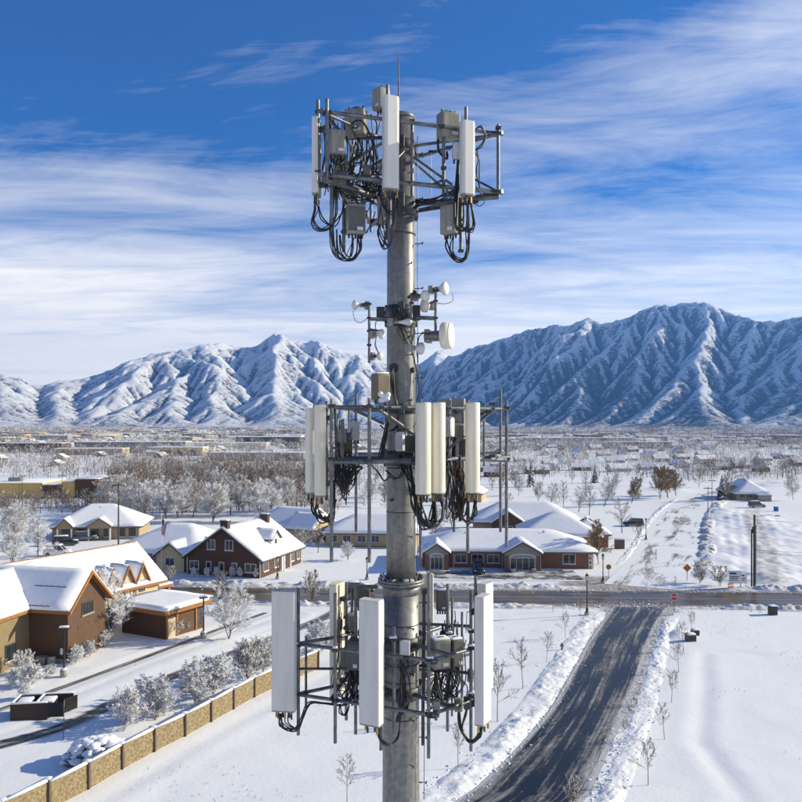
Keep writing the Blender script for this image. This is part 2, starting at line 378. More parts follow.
def mountain_mat():
    m = bpy.data.materials.new('snowy_mountain'); m.use_nodes = True; t = m.node_tree; b = t.nodes['Principled BSDF']
    c = t.nodes.new('ShaderNodeTexCoord'); v = c.outputs['Object']; s = t.nodes.new('ShaderNodeSeparateXYZ'); t.links.new(v, s.inputs[0])
    at = lambda k: nd(t, 'ShaderNodeAttribute', attribute_name=k).outputs['Fac']
    n1 = noise(t, v, 1 / 260, 6, .65); n2 = noise(t, v, 1 / 24, 5, .75); n3 = noise(t, v, 1 / 900, 3, .5)
    alt = math_node(t, 'MULTIPLY', s.outputs[2], 1 / 1000)
    f = math_node(t, 'ADD', .66, math_node(t, 'MULTIPLY', alt, .22))
    f = math_node(t, 'ADD', f, math_node(t, 'MULTIPLY', math_node(t, 'SUBTRACT', n1, .5), 1.3))
    f = math_node(t, 'ADD', f, math_node(t, 'MULTIPLY', math_node(t, 'SUBTRACT', n2, .5), 2.0))
    f = math_node(t, 'ADD', f, math_node(t, 'MULTIPLY', math_node(t, 'SUBTRACT', n3, .5), .6))
    f = math_node(t, 'SUBTRACT', f, math_node(t, 'MULTIPLY', at('steep'), .15))
    f = math_node(t, 'ADD', f, math_node(t, 'MULTIPLY', at('curv'), .30))
    f = math_node(t, 'SUBTRACT', f, math_node(t, 'MULTIPLY', at('side'), .23))
    f = math_node(t, 'ADD', f, math_node(t, 'MULTIPLY', math_node(t, 'SUBTRACT', noise(t, v, 1 / 9, 4, .75), .5), 1.3))
    col = ramp(t, f, [(.20, (.062, .055, .050)), (.40, (.20, .185, .17)), (.55, (.58, .585, .60)), (.74, (.82, .83, .85))])
    t.links.new(col, b.inputs['Base Color']); b.inputs['Roughness'].default_value = .85; b.inputs['Specular IOR Level'].default_value = .15
    bp = t.nodes.new('ShaderNodeBump'); bp.inputs['Strength'].default_value = 1; bp.inputs['Distance'].default_value = 11
    t.links.new(noise(t, v, 1 / 32, 8, .78), bp.inputs['Height']); t.links.new(bp.outputs[0], b.inputs['Normal'])
    return m
build_mountains()

# ------------------------------------------------------------------ roads, ground
DRIVE_L = [(613,607),(600,625),(590.5,639),(573,670),(553,705),(524.6,740),(494,771),(459,799)]
DRIVE_R = [(668,607),(655,628),(650,643),(639,678),(625.6,714),(612,744),(599,775),(586,799)]
dl = [G(*p) for p in DRIVE_L] + [(-2.2, 43.0), (-9.5, 36.0)]
dr = [G(*p) for p in DRIVE_R] + [(6.6, 42.0), (0.2, 34.0)]
DL = smooth_path(dl, .7); DR = smooth_path(dr, .7)
DRIVE_C = [((a[0]+b[0])/2, (a[1]+b[1])/2) for a, b in zip(dl, dr)]
crossY = lambda x: 107.2 - .0468 * x
CROSS_C = [(-260, crossY(-260)), (230, crossY(230))]
NORTH_C = [(34.2, 112.8), (37.4, 120), (42.2, 130.5), (49.5, 148.4), (62.6, 182), (76.2, 214), (91.7, 245), (112, 276), (150, 320)]
NORTH_P = smooth_path(NORTH_C, 1.0)
KERB = [(-38.5, 53.0), (-34, 61), (-29.9, 69.2), (-25.0, 79.5), (-20.3, 89.8), (-16.5, 97.5)]
WET = [(-40, 46.5), (-28.7, 57.3), (-25.2, 61.5), (-21.2, 71.9), (-14.0, 85.2), (-9.5, 94), (-7, 101)]

def pdist(x, y, pts):
    """distance to a polyline and the side (+ to the right of its direction)"""
    d = np.full(np.shape(x), 1e9); sg = np.zeros(np.shape(x))
    for (ax, ay), (bx, by) in zip(pts[:-1], pts[1:]):
        vx, vy = bx - ax, by - ay; L2 = vx * vx + vy * vy
        t = np.clip(((x - ax) * vx + (y - ay) * vy) / L2, 0, 1)
        ex = x - ax - t * vx; ey = y - ay - t * vy; e = np.hypot(ex, ey)
        cl = e < d; d = np.where(cl, e, d); sg = np.where(cl, np.sign(ex * vy - ey * vx), sg)
    return d, sg
def sstep(a, b, x):
    t = np.clip((x - a) / (b - a), 0, 1); return t * t * (3 - 2 * t)
MOUNDS = [(772, 581, 4.5, .95), (759, 552, 6, .9), (744, 520, 7, 1.3), (715, 541, 4, .8), (708, 575, 3.2, .6), (690, 552, 3, .55), (720, 560, 4, .7),
          (650, 541, 3, .4), (672, 571, 3.6, .5), (670, 549, 3.4, .5), (655, 634, 2.0, .8), (640, 590, 1.5, .2), (668, 634, 1.8, .6), (780, 530, 9, .8), (722, 513, 6, 1.0), (700, 530, 4, .6),
          (540, 578, 3, .5), (520, 579, 3, .35), (563, 575, 3, .45), (664, 490, 7, 1.3)]
def gz(x, y):
    x = np.asarray(x, float); y = np.asarray(y, float)
    dd, _ = pdist(x, y, DRIVE_C); dn, sn = pdist(x, y, [tuple(p[:2]) for p in NORTH_P[::6]]); dc = np.abs(y - (107.2 - .0468 * x))
    dk, _ = pdist(x, y, KERB); dw, _ = pdist(x, y, WET)
    near = sstep(400, 200, y)
    h = (fbm(x / 30, y / 30, 3, 2) - .5) * .55 + (fbm(x / 5, y / 5, 3, 6) - .5) * .06
    # rutted building plot east of the side road
    plot = sstep(7, 10, dn) * (sn > 0) * sstep(113, 117, y) * sstep(235, 205, y) * sstep(110, 80, x)
    rut = (.35 + 1.3 * fbm(x / 9, y / 9, 2, 66)) * np.sin(dn * 2 * math.pi / 2.2 + 2.6 * fbm(x / 14, y / 14, 2, 31)) * .055 * sstep(24, 17, dn)
    h += plot * (rut + (fbm(x / 5, y / 5, 5, 41) - .45) * .75 * sstep(15, 19, dn) * sstep(36, 24, dn) + (fbm(x / 1.7, y / 1.7, 4, 43) - .5) * .6)
    for mx, my, r, a in MOUNDS:
        cx, cy = G(mx, my); q = ((x - cx) ** 2 + (y - cy) ** 2) / (r * r)
        h += a * np.exp(-q) * (.7 + .6 * fbm(x / 1.3, y / 1.3, 3, 77))
    # old wheel lines in the field east of the drive, and drift lines west of it
    tr, _ = pdist(x, y, [G(703, 655), G(704, 690), G(700, 740), (21, 49), (15, 42)])
    h -= (.05 + .08 * fbm(x / 7, y / 7, 2, 12)) * np.exp(-(tr / .6) ** 2) - .03 * np.exp(-((tr - 1.4) / .6) ** 2)
    t2, _ = pdist(x, y, [G(706, 652), G(740, 652), G(762, 655)]); h -= .07 * np.exp(-(t2 / .7) ** 2)
    t3, _ = pdist(x, y, [(-19, 47), (-13.4, 60), (-5.5, 76)]); h += .07 * np.exp(-((t3 - 1.2) / .9) ** 2)
    ang = .32; u = x * math.cos(ang) + y * math.sin(ang)
    h += (fbm(u / 9, (y * math.cos(ang) - x * math.sin(ang)) / 2.4, 3, 91) - .5) * .07 * sstep(104, 96, y)
    # lightly tracked lawn left of the cross street
    lv = sstep(62, 100, y) * sstep(-6, -10, x)
    h += (fbm(x / 1.6, y / 1.6, 3, 55) - .5) * .05 * near
    st, _ = pdist(x, y, [((a[0]+b[0])/2, (a[1]+b[1])/2) for a, b in zip(KERB[1:], WET[1:6])])
    ruts = np.sin(st * 2 * math.pi / 1.7) * .05 * sstep(3.6, 2.8, st); h += ruts
    keep = sstep(4.2, 6.2, dd) * sstep(4.5, 6.0, dc) * (1 - .85 * sstep(7.5, 6.0, dn)) * sstep(.6, 1.4, dk) * sstep(1.2, 2.2, dw)
    pk = 1 - sstep(4, 0, np.maximum(np.maximum(3.0 - x, x - 28), np.maximum(116.5 - y, y - 128.5)))
    h = (h * keep * pk) * near
    return h - .02 * (1 - keep * pk)
def axis(a0, a1, st, lo, hi, g):
    c = list(np.arange(a0, a1, st)); s = st
    while c[-1] < hi: s *= g; c.append(c[-1] + s)
    s = st; f = []
    p = a0
    while p > lo: s *= g; p -= s; f.append(p)
    return np.array(f[::-1] + c)
gx_ = axis(-48, 96, .55, -9500, 9500, 1.16)
gy_ = np.concatenate([axis(36, 128, .5, -3000, 128, 1.18)[:-1], axis(128, 250, 1.1, 127, 9800, 1.09)[1:]])
gy_ = np.unique(np.round(gy_, 3))
GX, GY = np.meshgrid(gx_, gy_)
GZ = gz(GX, GY)
dc = np.abs(GY - (107.2 - .0468 * GX)); dd, _ = pdist(GX, GY, DRIVE_C)
dn, sn = pdist(GX, GY, [tuple(p[:2]) for p in NORTH_P[::6]])
dirt = .9 * sstep(8.5, 4.6, dc) * (GY < 400)
dirt = np.maximum(dirt, .8 * sstep(5, 1, np.hypot(GX - 30, GY - 113.5) - 5))
dirt = np.maximum(dirt, .55 * sstep(21, 17.5, dn) * sstep(12.5, 15, dn) * (sn > 0) * (GY > 113) * (GY < 215))
dirt = np.maximum(dirt, .7 * sstep(5.4, 3.8, dd) * (GY > 60))
def ground_mat():
    m = bpy.data.materials.new('snow_ground'); m.use_nodes = True; t = m.node_tree; b = t.nodes['Principled BSDF']
    v = t.nodes.new('ShaderNodeTexCoord').outputs['Object']
    d = nd(t, 'ShaderNodeAttribute', attribute_name='dirt').outputs['Fac']
    n = noise(t, v, .9, 6, .7); nf = noise(t, v, .02, 6, .65)
    k = math_node(t, 'ADD', d, math_node(t, 'MULTIPLY', math_node(t, 'SUBTRACT', n, .5), 1.5))
    k = math_node(t, 'MULTIPLY', k, ramp(t, d, [(0.02, (0, 0, 0)), (.2, (1, 1, 1))]))
    clean = ramp(t, nf, [(.3, (.85, .855, .86)), (.7, (.82, .83, .84))])
    b.inputs['Roughness'].default_value = .6; b.inputs['Specular IOR Level'].default_value = .25
    t.links.new(mix(t, ramp(t, k, [(.30, (0, 0, 0)), (.95, (1, 1, 1))]), clean, (.24, .19, .145)), b.inputs['Base Color'])
    bp = t.nodes.new('ShaderNodeBump'); bp.inputs['Strength'].default_value = 1; bp.inputs['Distance'].default_value = .022
    t.links.new(noise(t, v, 2.4, 7, .65), bp.inputs['Height']); t.links.new(bp.outputs[0], b.inputs['Normal'])
    return m
me = np_mesh('snowy_ground', np.stack([GX.ravel(), GY.ravel(), GZ.ravel()], 1), quads=grid_quads(len(gx_), len(gy_)), mats=[ground_mat()], attrs={'dirt': dirt.ravel()})
tag(link(bpy.data.objects.new('snowy_ground', me)), 'snow covered ground', kind='structure')

def road_mat(name, wet, patch, cover, streak_u, streak_v, lo, hi, brown=None, line=None):
    """asphalt with packed snow and slush dragged along it; UV = (across 0..1, metres along)"""
    m = bpy.data.materials.new(name); m.use_nodes = True; t = m.node_tree; b = t.nodes['Principled BSDF']
    uv = t.nodes.new('ShaderNodeTexCoord').outputs['UV']; s = t.nodes.new('ShaderNodeSeparateXYZ'); t.links.new(uv, s.inputs[0])
    k = t.nodes.new('ShaderNodeMapping'); k.inputs['Scale'].default_value = (streak_u, streak_v, 1); t.links.new(uv, k.inputs[0])
    n = noise(t, k.outputs[0], 1.0, 7, .68, .5)
    k2 = t.nodes.new('ShaderNodeMapping'); k2.inputs['Scale'].default_value = (3, .12, 1); t.links.new(uv, k2.inputs[0])
    n2 = noise(t, k2.outputs[0], 1.0, 5, .6, .3)
    ed = math_node(t, 'ABSOLUTE', math_node(t, 'SUBTRACT', s.outputs[0], .5))
    edge = math_node(t, 'MULTIPLY', math_node(t, 'POWER', math_node(t, 'MULTIPLY', ed, 2.0), 9), .42)
    k3 = t.nodes.new('ShaderNodeMapping'); k3.inputs['Scale'].default_value = (22, 1.6, 1); t.links.new(uv, k3.inputs[0])
    edge = math_node(t, 'ADD', edge, math_node(t, 'MULTIPLY', math_node(t, 'SUBTRACT', noise(t, k3.outputs[0], 1.0, 5, .7), .5), .22))
    f = math_node(t, 'ADD', math_node(t, 'ADD', math_node(t, 'MULTIPLY', n, .62), math_node(t, 'MULTIPLY', n2, .38)), edge)
    asp = ramp(t, n2, [(.35, wet), (.65, patch)])
    if brown is not None: asp = mix(t, ramp(t, noise(t, k2.outputs[0], 1.7, 5, .6), [(.42, (0, 0, 0)), (.6, (1, 1, 1))]), asp, brown)
    if line is not None:
        lm = math_node(t, 'LESS_THAN', math_node(t, 'ABSOLUTE', math_node(t, 'SUBTRACT', s.outputs[0], .5)), .018)
        asp = mix(t, math_node(t, 'MULTIPLY', lm, .75), asp, line)
    fm = ramp(t, f, [(lo, (0, 0, 0)), (hi, (1, 1, 1))])
    t.links.new(mix(t, fm, asp, cover), b.inputs['Base Color'])
    t.links.new(ramp(t, fm, [(0, (.32, .32, .32)), (.5, (.8, .8, .8))]), b.inputs['Roughness'])
    b.inputs['Specular IOR Level'].default_value = .28
    bp = t.nodes.new('ShaderNodeBump'); bp.inputs['Strength'].default_value = 1; bp.inputs['Distance'].default_value = .04
    t.links.new(fm, bp.inputs['Height']); t.links.new(bp.outputs[0], b.inputs['Normal'])
    return m
def strip(name, left, right, z, mat, label, nu=7, follow=False):
    v = []; uv = []; s = 0; nl = len(left)
    for i in range(nl):
        a, b = Vector(left[i][:2]), Vector(right[i][:2])
        if i: s += ((a + b) / 2 - pc).length
        pc = (a + b) / 2
        for k in range(nu):
            p = a.lerp(b, k / (nu - 1)); v.append((p.x, p.y, z)); uv.append((k / (nu - 1), s))
    v = np.array(v)
    if follow: v[:, 2] = z + np.maximum(gz(v[:, 0], v[:, 1]), 0)
    me = np_mesh(name, v, quads=grid_quads(nu, nl)[:, ::1], mats=[mat], uv=np.array(uv))
    return tag(link(bpy.data.objects.new(name, me)), label, kind='structure')
def offset_line(pts, l, r):
    L = []; Rr = []
    for i, p in enumerate(pts):
        d = (pts[min(i+1, len(pts)-1)] - pts[max(i-1, 0)]); d.z = 0; d.normalize(); nrm = Vector((d.y, -d.x, 0))
        L.append(p - nrm * l); Rr.append(p + nrm * r)
    return L, Rr
n = min(len(DL), len(DR))
def resample(P, n):
    P = [Vector(p) for p in P]; acc = [0]
    for a, b in zip(P[:-1], P[1:]): acc.append(acc[-1] + (b - a).length)
    o = []; j = 0
    for i in range(n):
        s = acc[-1] * i / (n - 1)
        while j < len(P) - 2 and acc[j+1] < s: j += 1
        o.append(P[j].lerp(P[j+1], (s - acc[j]) / max(1e-6, acc[j+1] - acc[j])))
    return o
DLr, DRr = resample(DL, 120), resample(DR, 120)
asph = road_mat('wet_asphalt_with_slush', (.008, .009, .010), (.024, .024, .025), (.46, .46, .47), 11, .038, .50, .68)
strip('driveway', DLr, DRr, .012, asph, 'wet asphalt driveway curving to the tower', 11)
cp = [Vector((x, crossY(x), 0)) for x in range(-260, 232, 4)]
l, r = offset_line(cp, 4.5, 4.5)
crossm = road_mat('slushy_street', (.030, .030, .032), (.07, .065, .06), (.38, .33, .28), 9, .03, .60, .78, (.15, .105, .06), (.42, .28, .08))
strip('cross_street', l, r, .008, crossm, 'cross street with brown slush', 11)
l, r = offset_line(NORTH_P, 5.5, 5.5)
northm = road_mat('snowpacked_side_road', (.15, .115, .075), (.26, .215, .16), (.78, .80, .83), 4.6, .045, .40, .50)
strip('side_road', l, r, .016, northm, 'snow packed side road with brown wheel tracks', 11)
slush = road_mat('wet_kerb_slush', (.05, .044, .038), (.11, .095, .08), (.62, .61, .60), 2.4, .22, .47, .66)
l, r = offset_line(smooth_path(KERB, 1), .42, .42); strip('wet_gutter', l, r, .012, slush, 'wet gutter strip along the snowy street', 4)
l, r = offset_line(smooth_path(WET, 1), 1.0, .8); strip('wet_lane', l, r, .012, slush, 'wet lane beside the stone wall', 5)
park = road_mat('parking_slush', (.07, .065, .06), (.16, .15, .14), (.74, .75, .77), 2.6, .35, .44, .58)
strip('parking_area', [(4, 117.4, 0), (16, 117.2, 0), (27, 117.0, 0)][::-1], [(4, 126.6, 0), (16, 126.6, 0), (27, 126.6, 0)][::-1], .014, park, 'slushy parking area in front of the brick office', 9)

def snow_bank(name, path, width, height, seed, label, taper=True, lump=.8, dirty=False):
    """ploughed windrow: a lumpy ridge of clods following a path"""
    P = smooth_path(path, .22); nu = 17; v = []
    for i, p in enumerate(P):
        d = P[min(i+1, len(P)-1)] - P[max(i-1, 0)]; d.z = 0; d.normalize(); nr = Vector((d.y, -d.x, 0))
        for k in range(nu):
            u = k / (nu - 1) * 2 - 1; q = p + nr * (u * width / 2); v.append((q.x, q.y, u, i / len(P)))
    v = np.array(v); x, y, u, s = v.T
    uo = np.clip(u + .25 * (fbm(s * 40, u * 0, 2, seed + 9) - .5), -1, 1)
    prof = np.clip(1 - uo * uo, 0, 1) ** .9 * (.35 + .65 * sstep(.30, .62, fbm(x / 1.4, y / 1.4, 3, seed + 13)))
    prof[np.abs(u) > .99] = 0
    a = fbm(x / .55, y / .55, 3, seed); c = np.abs(fbm(x / .24, y / .24, 3, seed + 7) - .5) * 2; big = fbm(x / 5, y / 5, 2, seed + 3)
    gap = fbm(s * len(P) * .22 / 4.5, u * .8, 2, seed + 5); z = prof * height * (1.5 * gap + .5 * big + lump * (a - .3)) + prof * c * .34 * lump * (.3 + gap)
    if taper: z *= np.clip(np.minimum(s, 1 - s) * 14, 0, 1)
    me = np_mesh(name, np.stack([x, y, z - .035 + .0], 1), quads=grid_quads(nu, len(P)), mats=[M['bank_dirty'] if dirty else M['bank_clean']])
    tag(link(bpy.data.objects.new(name, me)), label, kind='structure')
M['bank_clean'] = material('ploughed_snow', (.83, .84, .85), .75, 0, (.62, .60, .57), 1.1, .52, .80, bump=.05, bscale=4, spec=.2, detail=8)
M['bank_dirty'] = material('ploughed_dirty_snow', (.72, .73, .75), .8, 0, (.40, .35, .29), 1.5, .42, .72, bump=.06, bscale=2.5, spec=.2)
offl = lambda pts, o: [tuple(q[:2]) for q in offset_line([Vector(p) for p in pts], -o, o)[1]]
snow_bank('snow_bank', offl(DLr[4:112:6], 1.35), 2.6, .12, 11, 'ploughed snow bank along the west side of the driveway', lump=1.0)
snow_bank('snow_bank', offl(DRr[4:112:6], -1.25), 1.7, .09, 23, 'ploughed snow bank along the east side of the driveway')
snow_bank('snow_bank', [(33.5, 100), (60, 98.6), (100, 96.8), (170, 93.5)], 2.2, .35, 31, 'low snow bank along the near side of the cross street', dirty=True)
snow_bank('snow_bank', [(22.5, 100.5), (0, 101.6), (-30, 103), (-80, 105.4), (-150, 109)], 2.2, .35, 37, 'low snow bank beside the cross street west of the driveway', dirty=True)
snow_bank('snow_bank', [(43, 111.4), (70, 110.1), (120, 107.6), (170, 105.2)], 2.6, .45, 41, 'snow bank along the far side of the cross street', dirty=True)
snow_bank('snow_bank', [(26, 112.2), (0, 113.4), (-30, 114.6), (-60, 116)], 2.6, .4, 43, 'snow bank along the verge before the brick office', dirty=True)
snow_bank('snow_bank', offl(NORTH_P[14:150:8], 6.8), 3.4, .5, 47, 'snow bank along the east side of the side road', dirty=True)
snow_bank('snow_bank', offl(NORTH_P[14:150:8], -6.2), 1.6, .12, 53, 'snow bank along the west side of the side road')

def clods(name, path, width, n, label, mats, seed, smin=.02, smax=.085):
    """broken lumps of ploughed snow and slush strewn along a verge"""
    P = resample([Vector((p[0], p[1], 0)) for p in path], 400); g = random.Random(seed); ico = bmesh.new(); bmesh.ops.create_icosphere(ico, subdivisions=1, radius=1)
    iv = np.array([v.co[:] for v in ico.verts]); it = np.array([[v.index for v in f.verts] for f in ico.faces]); ico.free(); V_ = []; T_ = []; mi = []
    gr = np.random.default_rng(seed)
    for k in range(n):
        i = g.randrange(1, 399); d = P[i+1 if i < 399 else i] - P[i-1]; d.normalize(); o = g.gauss(0, .5) * width; q = P[i] + Vector((d.y, -d.x, 0)) * o
        s_ = smin + (smax - smin) * g.random() ** 2.5; dd_ = iv * (1 + gr.normal(0, .16, (len(iv), 1))) * np.array([s_ * g.uniform(.8, 1.5), s_ * g.uniform(.8, 1.5), s_ * g.uniform(.55, .9)])
        a = g.uniform(0, 6.28); c, sn = math.cos(a), math.sin(a); x_ = dd_[:, 0] * c - dd_[:, 1] * sn; y_ = dd_[:, 0] * sn + dd_[:, 1] * c
        T_.append(it + len(V_) * len(iv)); V_.append(np.stack([x_ + q.x, y_ + q.y, dd_[:, 2] + s_ * .25], 1)); mi += [0 if g.random() < .72 else 1] * len(it)
    V_ = np.concatenate(V_); V_[:, 2] += np.maximum(gz(V_[:, 0], V_[:, 1]), 0)
    me = np_mesh(name, V_, tris=np.concatenate(T_), mats=mats, mi=mi, smooth=False); tag(link(bpy.data.objects.new(name, me)), label, kind='stuff')
cm2 = [M['bank_clean'], M['bank_dirty']]
clods('snow_clods', offl(DLr[2:118:3], .2), 1.0, 1500, 'broken snow clods along the west edge of the driveway', cm2, 5)
clods('snow_clods', offl(DLr[2:118:3], 1.5), 1.5, 1200, 'snow clods thrown over the west bank of the driveway', cm2, 6)
clods('snow_clods', offl(DRr[2:118:3], -.3), .9, 1400, 'broken snow clods along the east edge of the driveway', cm2, 7)
clods('snow_clods', offl(DRr[2:118:3], -1.1), 1.0, 1500, 'snow clods thrown over the east bank of the driveway', cm2, 8)
clods('snow_clods', [Vector((*p, 0)) for p in ((20, 101.6), (60, 99.6), (110, 97.4))], 2.0, 900, 'slush lumps along the near side of the cross street', cm2, 9, .04, .13)
clods('snow_clods', [Vector((*p, 0)) for p in ((-30, 113.2), (30, 110.6), (110, 106.8))], 2.0, 1200, 'slush lumps along the far side of the cross street', cm2, 10, .04, .14)
clods('snow_clods', [Vector((*p, 0)) for p in ((24.5, 101.5), (28, 103.0), (33, 101))], 3.2, 500, 'slush lumps across the mouth of the driveway', cm2, 11, .02, .08)

# far highway, seen edge on across the valley
hw = [(-520, 690), (-260, 640), (-60, 700), (40, 800), (220, 830), (520, 800), (1000, 760)]
hm = material('highway_surface', (.16, .14, .12), .8, 0, (.22, .19, .165), .2)
l, r = offset_line(smooth_path(hw, 12), 10, 10); strip('highway', l, r, .35, hm, 'distant highway across the valley floor', 3)
l, r = offset_line(smooth_path([(-95, 330), (-70, 365), (-45, 410), (-20, 480), (0, 560)], 5), 4, 4); strip('far_road', l, r, .15, hm, 'distant cleared road between the snowy fields', 3)
# ------------------------------------------------------------------ the monopole
rnd = random.Random(4)
M['radio_brown'] = material('radio_weathered_brown', lin(118, 108, 90), .6, 0, lin(92, 84, 70), 3)
TY = 16.5
tower = empty('cell_tower', (0, TY, 0), 0, 'tall galvanised steel monopole carrying three tiers of antenna frames', 'tower')
def wb(mb, name, mats, root, label=None):
    """link a mesh built in world coordinates under a thing that stands at root.location"""
    L = root.location; mb.v = [(x - L.x, y - L.y, z - L.z) for x, y, z in mb.v]
    return mb.build(name, mats, root, label)
def pole_mat():
    m = bpy.data.materials.new('monopole_steel'); m.use_nodes = True; t = m.node_tree; b = t.nodes['Principled BSDF']
    v = t.nodes.new('ShaderNodeTexCoord').outputs['Object']
    k = t.nodes.new('ShaderNodeMapping'); k.inputs['Scale'].default_value = (5, 5, .35); t.links.new(v, k.inputs[0])
    n1 = noise(t, k.outputs[0], 1.0, 6, .65); n2 = noise(t, v, 9, 5, .7); n3 = noise(t, v, 1.3, 4, .6)
    c = ramp(t, math_node(t, 'ADD', math_node(t, 'MULTIPLY', n1, .5), math_node(t, 'MULTIPLY', n2, .5)), [(.34, lin(90, 91, 92)), (.5, lin(122, 122, 120)), (.66, lin(150, 148, 144))])
    rs = ramp(t, noise(t, k.outputs[0], .55, 6, .7), [(.70, (0, 0, 0)), (.76, (.8, .8, .8))])
    t.links.new(mix(t, rs, mix(t, .25, c, ramp(t, n3, [(.35, (.66, .65, .63)), (.65, (1, 1, 1))]), 'MULTIPLY'), lin(140, 96, 52)), b.inputs['Base Color'])
    b.inputs['Metallic'].default_value = .45; b.inputs['Roughness'].default_value = .46
    bp = t.nodes.new('ShaderNodeBump'); bp.inputs['Strength'].default_value = .5; bp.inputs['Distance'].default_value = .006
    t.links.new(n2, bp.inputs['Height']); t.links.new(bp.outputs[0], b.inputs['Normal'])
    return m
M['pole'] = pole_mat()
ZF = 19.78                                          # flange joint
pm = MB(); at = Matrix.Translation((0, TY, 0))
pm.lathe([(.50, -.1), (.455, 4), (.40, 12), (.372, 17.2), (.372, ZF - .05)], 40, 0, at)
wb(pm, 'lower_pole', M['pole'], tower)
pm = MB(); pm.lathe([(.302, ZF + .04), (.300, 21), (.292, 25.5), (.272, 29.28)], 36, 0, at); pm.lathe([(.285, 29.28), (.285, 29.33), (.21, 29.38)], 28, 0, at)
wb(pm, 'upper_pole', M['pole'], tower)
pm = MB(); pm.lathe([(.48, ZF - .07), (.48, ZF - .015)], 40, 0, at); pm.lathe([(.475, ZF - .01), (.475, ZF + .04)], 40, 0, at)
pm.lathe([(.372, ZF - .28), (.40, ZF - .08)], 40, 0, at)
fl = wb(pm, 'flange', M['pole'], tower)
for k in range(20):
    a = 2 * math.pi * (k + .3) / 20; c = Vector((.425 * math.cos(a), TY + .425 * math.sin(a), 0))
    b = MB().cyl(c + Vector((0, 0, ZF + .04)), c + Vector((0, 0, ZF + .075)), .033, n=6).cyl(c + Vector((0, 0, ZF + .075)), c + Vector((0, 0, ZF + .115)), .017, n=6)
    b.v = [(x, y - TY, z) for x, y, z in b.v]; b.build('flange_bolt', M['galv_dark'], fl)
sb = MB(); r_ = random.Random(2)
for k in range(16):
    a = r_.uniform(2.4, 5.3); q = Vector((.385 * math.cos(a), TY + .385 * math.sin(a), ZF + .06)); s_ = r_.uniform(.03, .06)
    sb.rbox(q.x - s_, q.x + s_, q.y - s_, q.y + s_, ZF + .035, ZF + .06 + r_.uniform(0, .03), .018)
wb(sb, 'flange_snow', M['snow'], tower)['kind'] = 'stuff'
for z in (17.0, 17.75, 18.1, 18.9, 21.2, 22.1, 25.0, 26.9):
    rr = .374 if z < ZF else .300
    wb(MB().lathe([(rr + .002, z - .012), (rr + .007, z), (rr + .002, z + .012)], 40, 0, at), 'band', M['galv_dark'], tower)
pg_me = MB().cyl((0, 0, 0), (.16, 0, 0), .010, n=6).cyl((.155, 0, -.02), (.165, 0, .03), .016, n=6).mesh('step_peg', M['galv_dark'])
for k in range(30):
    z = 15.2 + k * .46; rr = (.372 if z < ZF else .295)
    if abs(z - ZF) < .2: continue
    o = link(bpy.data.objects.new('step_peg', pg_me), tower); a = R(-14 if k % 2 else -62)
    o.location = (rr * math.cos(a), rr * math.sin(a), z); o.rotation_euler = (0, 0, a)
wb(MB().tube([T(424, 800, 16.3), T(424.5, 730, 16.3), T(424.5, 715, 16.3)], .008, 5), 'safety_cable', M['galv'], tower)
wb(MB().tube([(.34, TY - .12, z) for z in np.arange(19.9, 29.2, .5)], .009, 5), 'safety_cable', M['galv'], tower)
wb(MB().cyl(T(398.6, 100, 16.5), T(398.6, 55, 16.5), .016, .007, 6).cyl(T(398.6, 118, 16.5), T(398.6, 96, 16.5), .026, n=8), 'lightning_rod', M['galv_dark'], tower)

def pipe(px, y0, y1, Y, r=.034, name='mount_pipe', mat='galv'):
    return wb(MB().cyl(T(px, y1, Y), T(px, y0, Y), r, n=12), name, M[mat], tower)
def bar(p0, p1, r=.034, name='frame_rail', mat='galv', n=10):
    return wb(MB().cyl(p0, p1, r, n=n), name, M[mat], tower)
def clamp(p, s=.06):
    p = Vector(p); b = MB().rbox(p.x - s, p.x + s, p.y - s, p.y + s, p.z - s * .45, p.z + s * .45, .008, seg=1)
    for k in (-1, 1):
        b.cyl((p.x + k * s * .75, p.y - s * 1.7, p.z), (p.x + k * s * .75, p.y + s * 1.7, p.z), s * .14, n=6)
        b.cyl((p.x + k * s * .75, p.y - s * 1.35, p.z), (p.x + k * s * .75, p.y - s * 1.0, p.z), s * .28, n=6)
    return wb(b, 'clamp', M['galv_dark'], tower)
def rail_cap(p, s=.05): return wb(MB().rbox(p[0]-s, p[0]+s, p[1]-s, p[1]+s, p[2]-s, p[2]+s, .01, seg=1), 'rail_end', M['galv_dark'], tower)
V = Vector
def on(A, B, t, z): return V((A[0] + (B[0]-A[0]) * t, A[1] + (B[1]-A[1]) * t, z))
def collar(z, h=.22, r=.33):
    b = MB().lathe([(r - .03, z - h/2), (r, z - h/2 + .01), (r, z + h/2 - .01), (r - .03, z + h/2)], 32, 0, at)
    for k in range(3):
        a = R(30 + 120 * k); b.rbox(r * math.cos(a) - .07, r * math.cos(a) + .07, TY + r * math.sin(a) - .07, TY + r * math.sin(a) + .07, z - h*.6, z + h*.6, .01, seg=1)
    return wb(b, 'pole_collar', M['galv_dark'], tower)

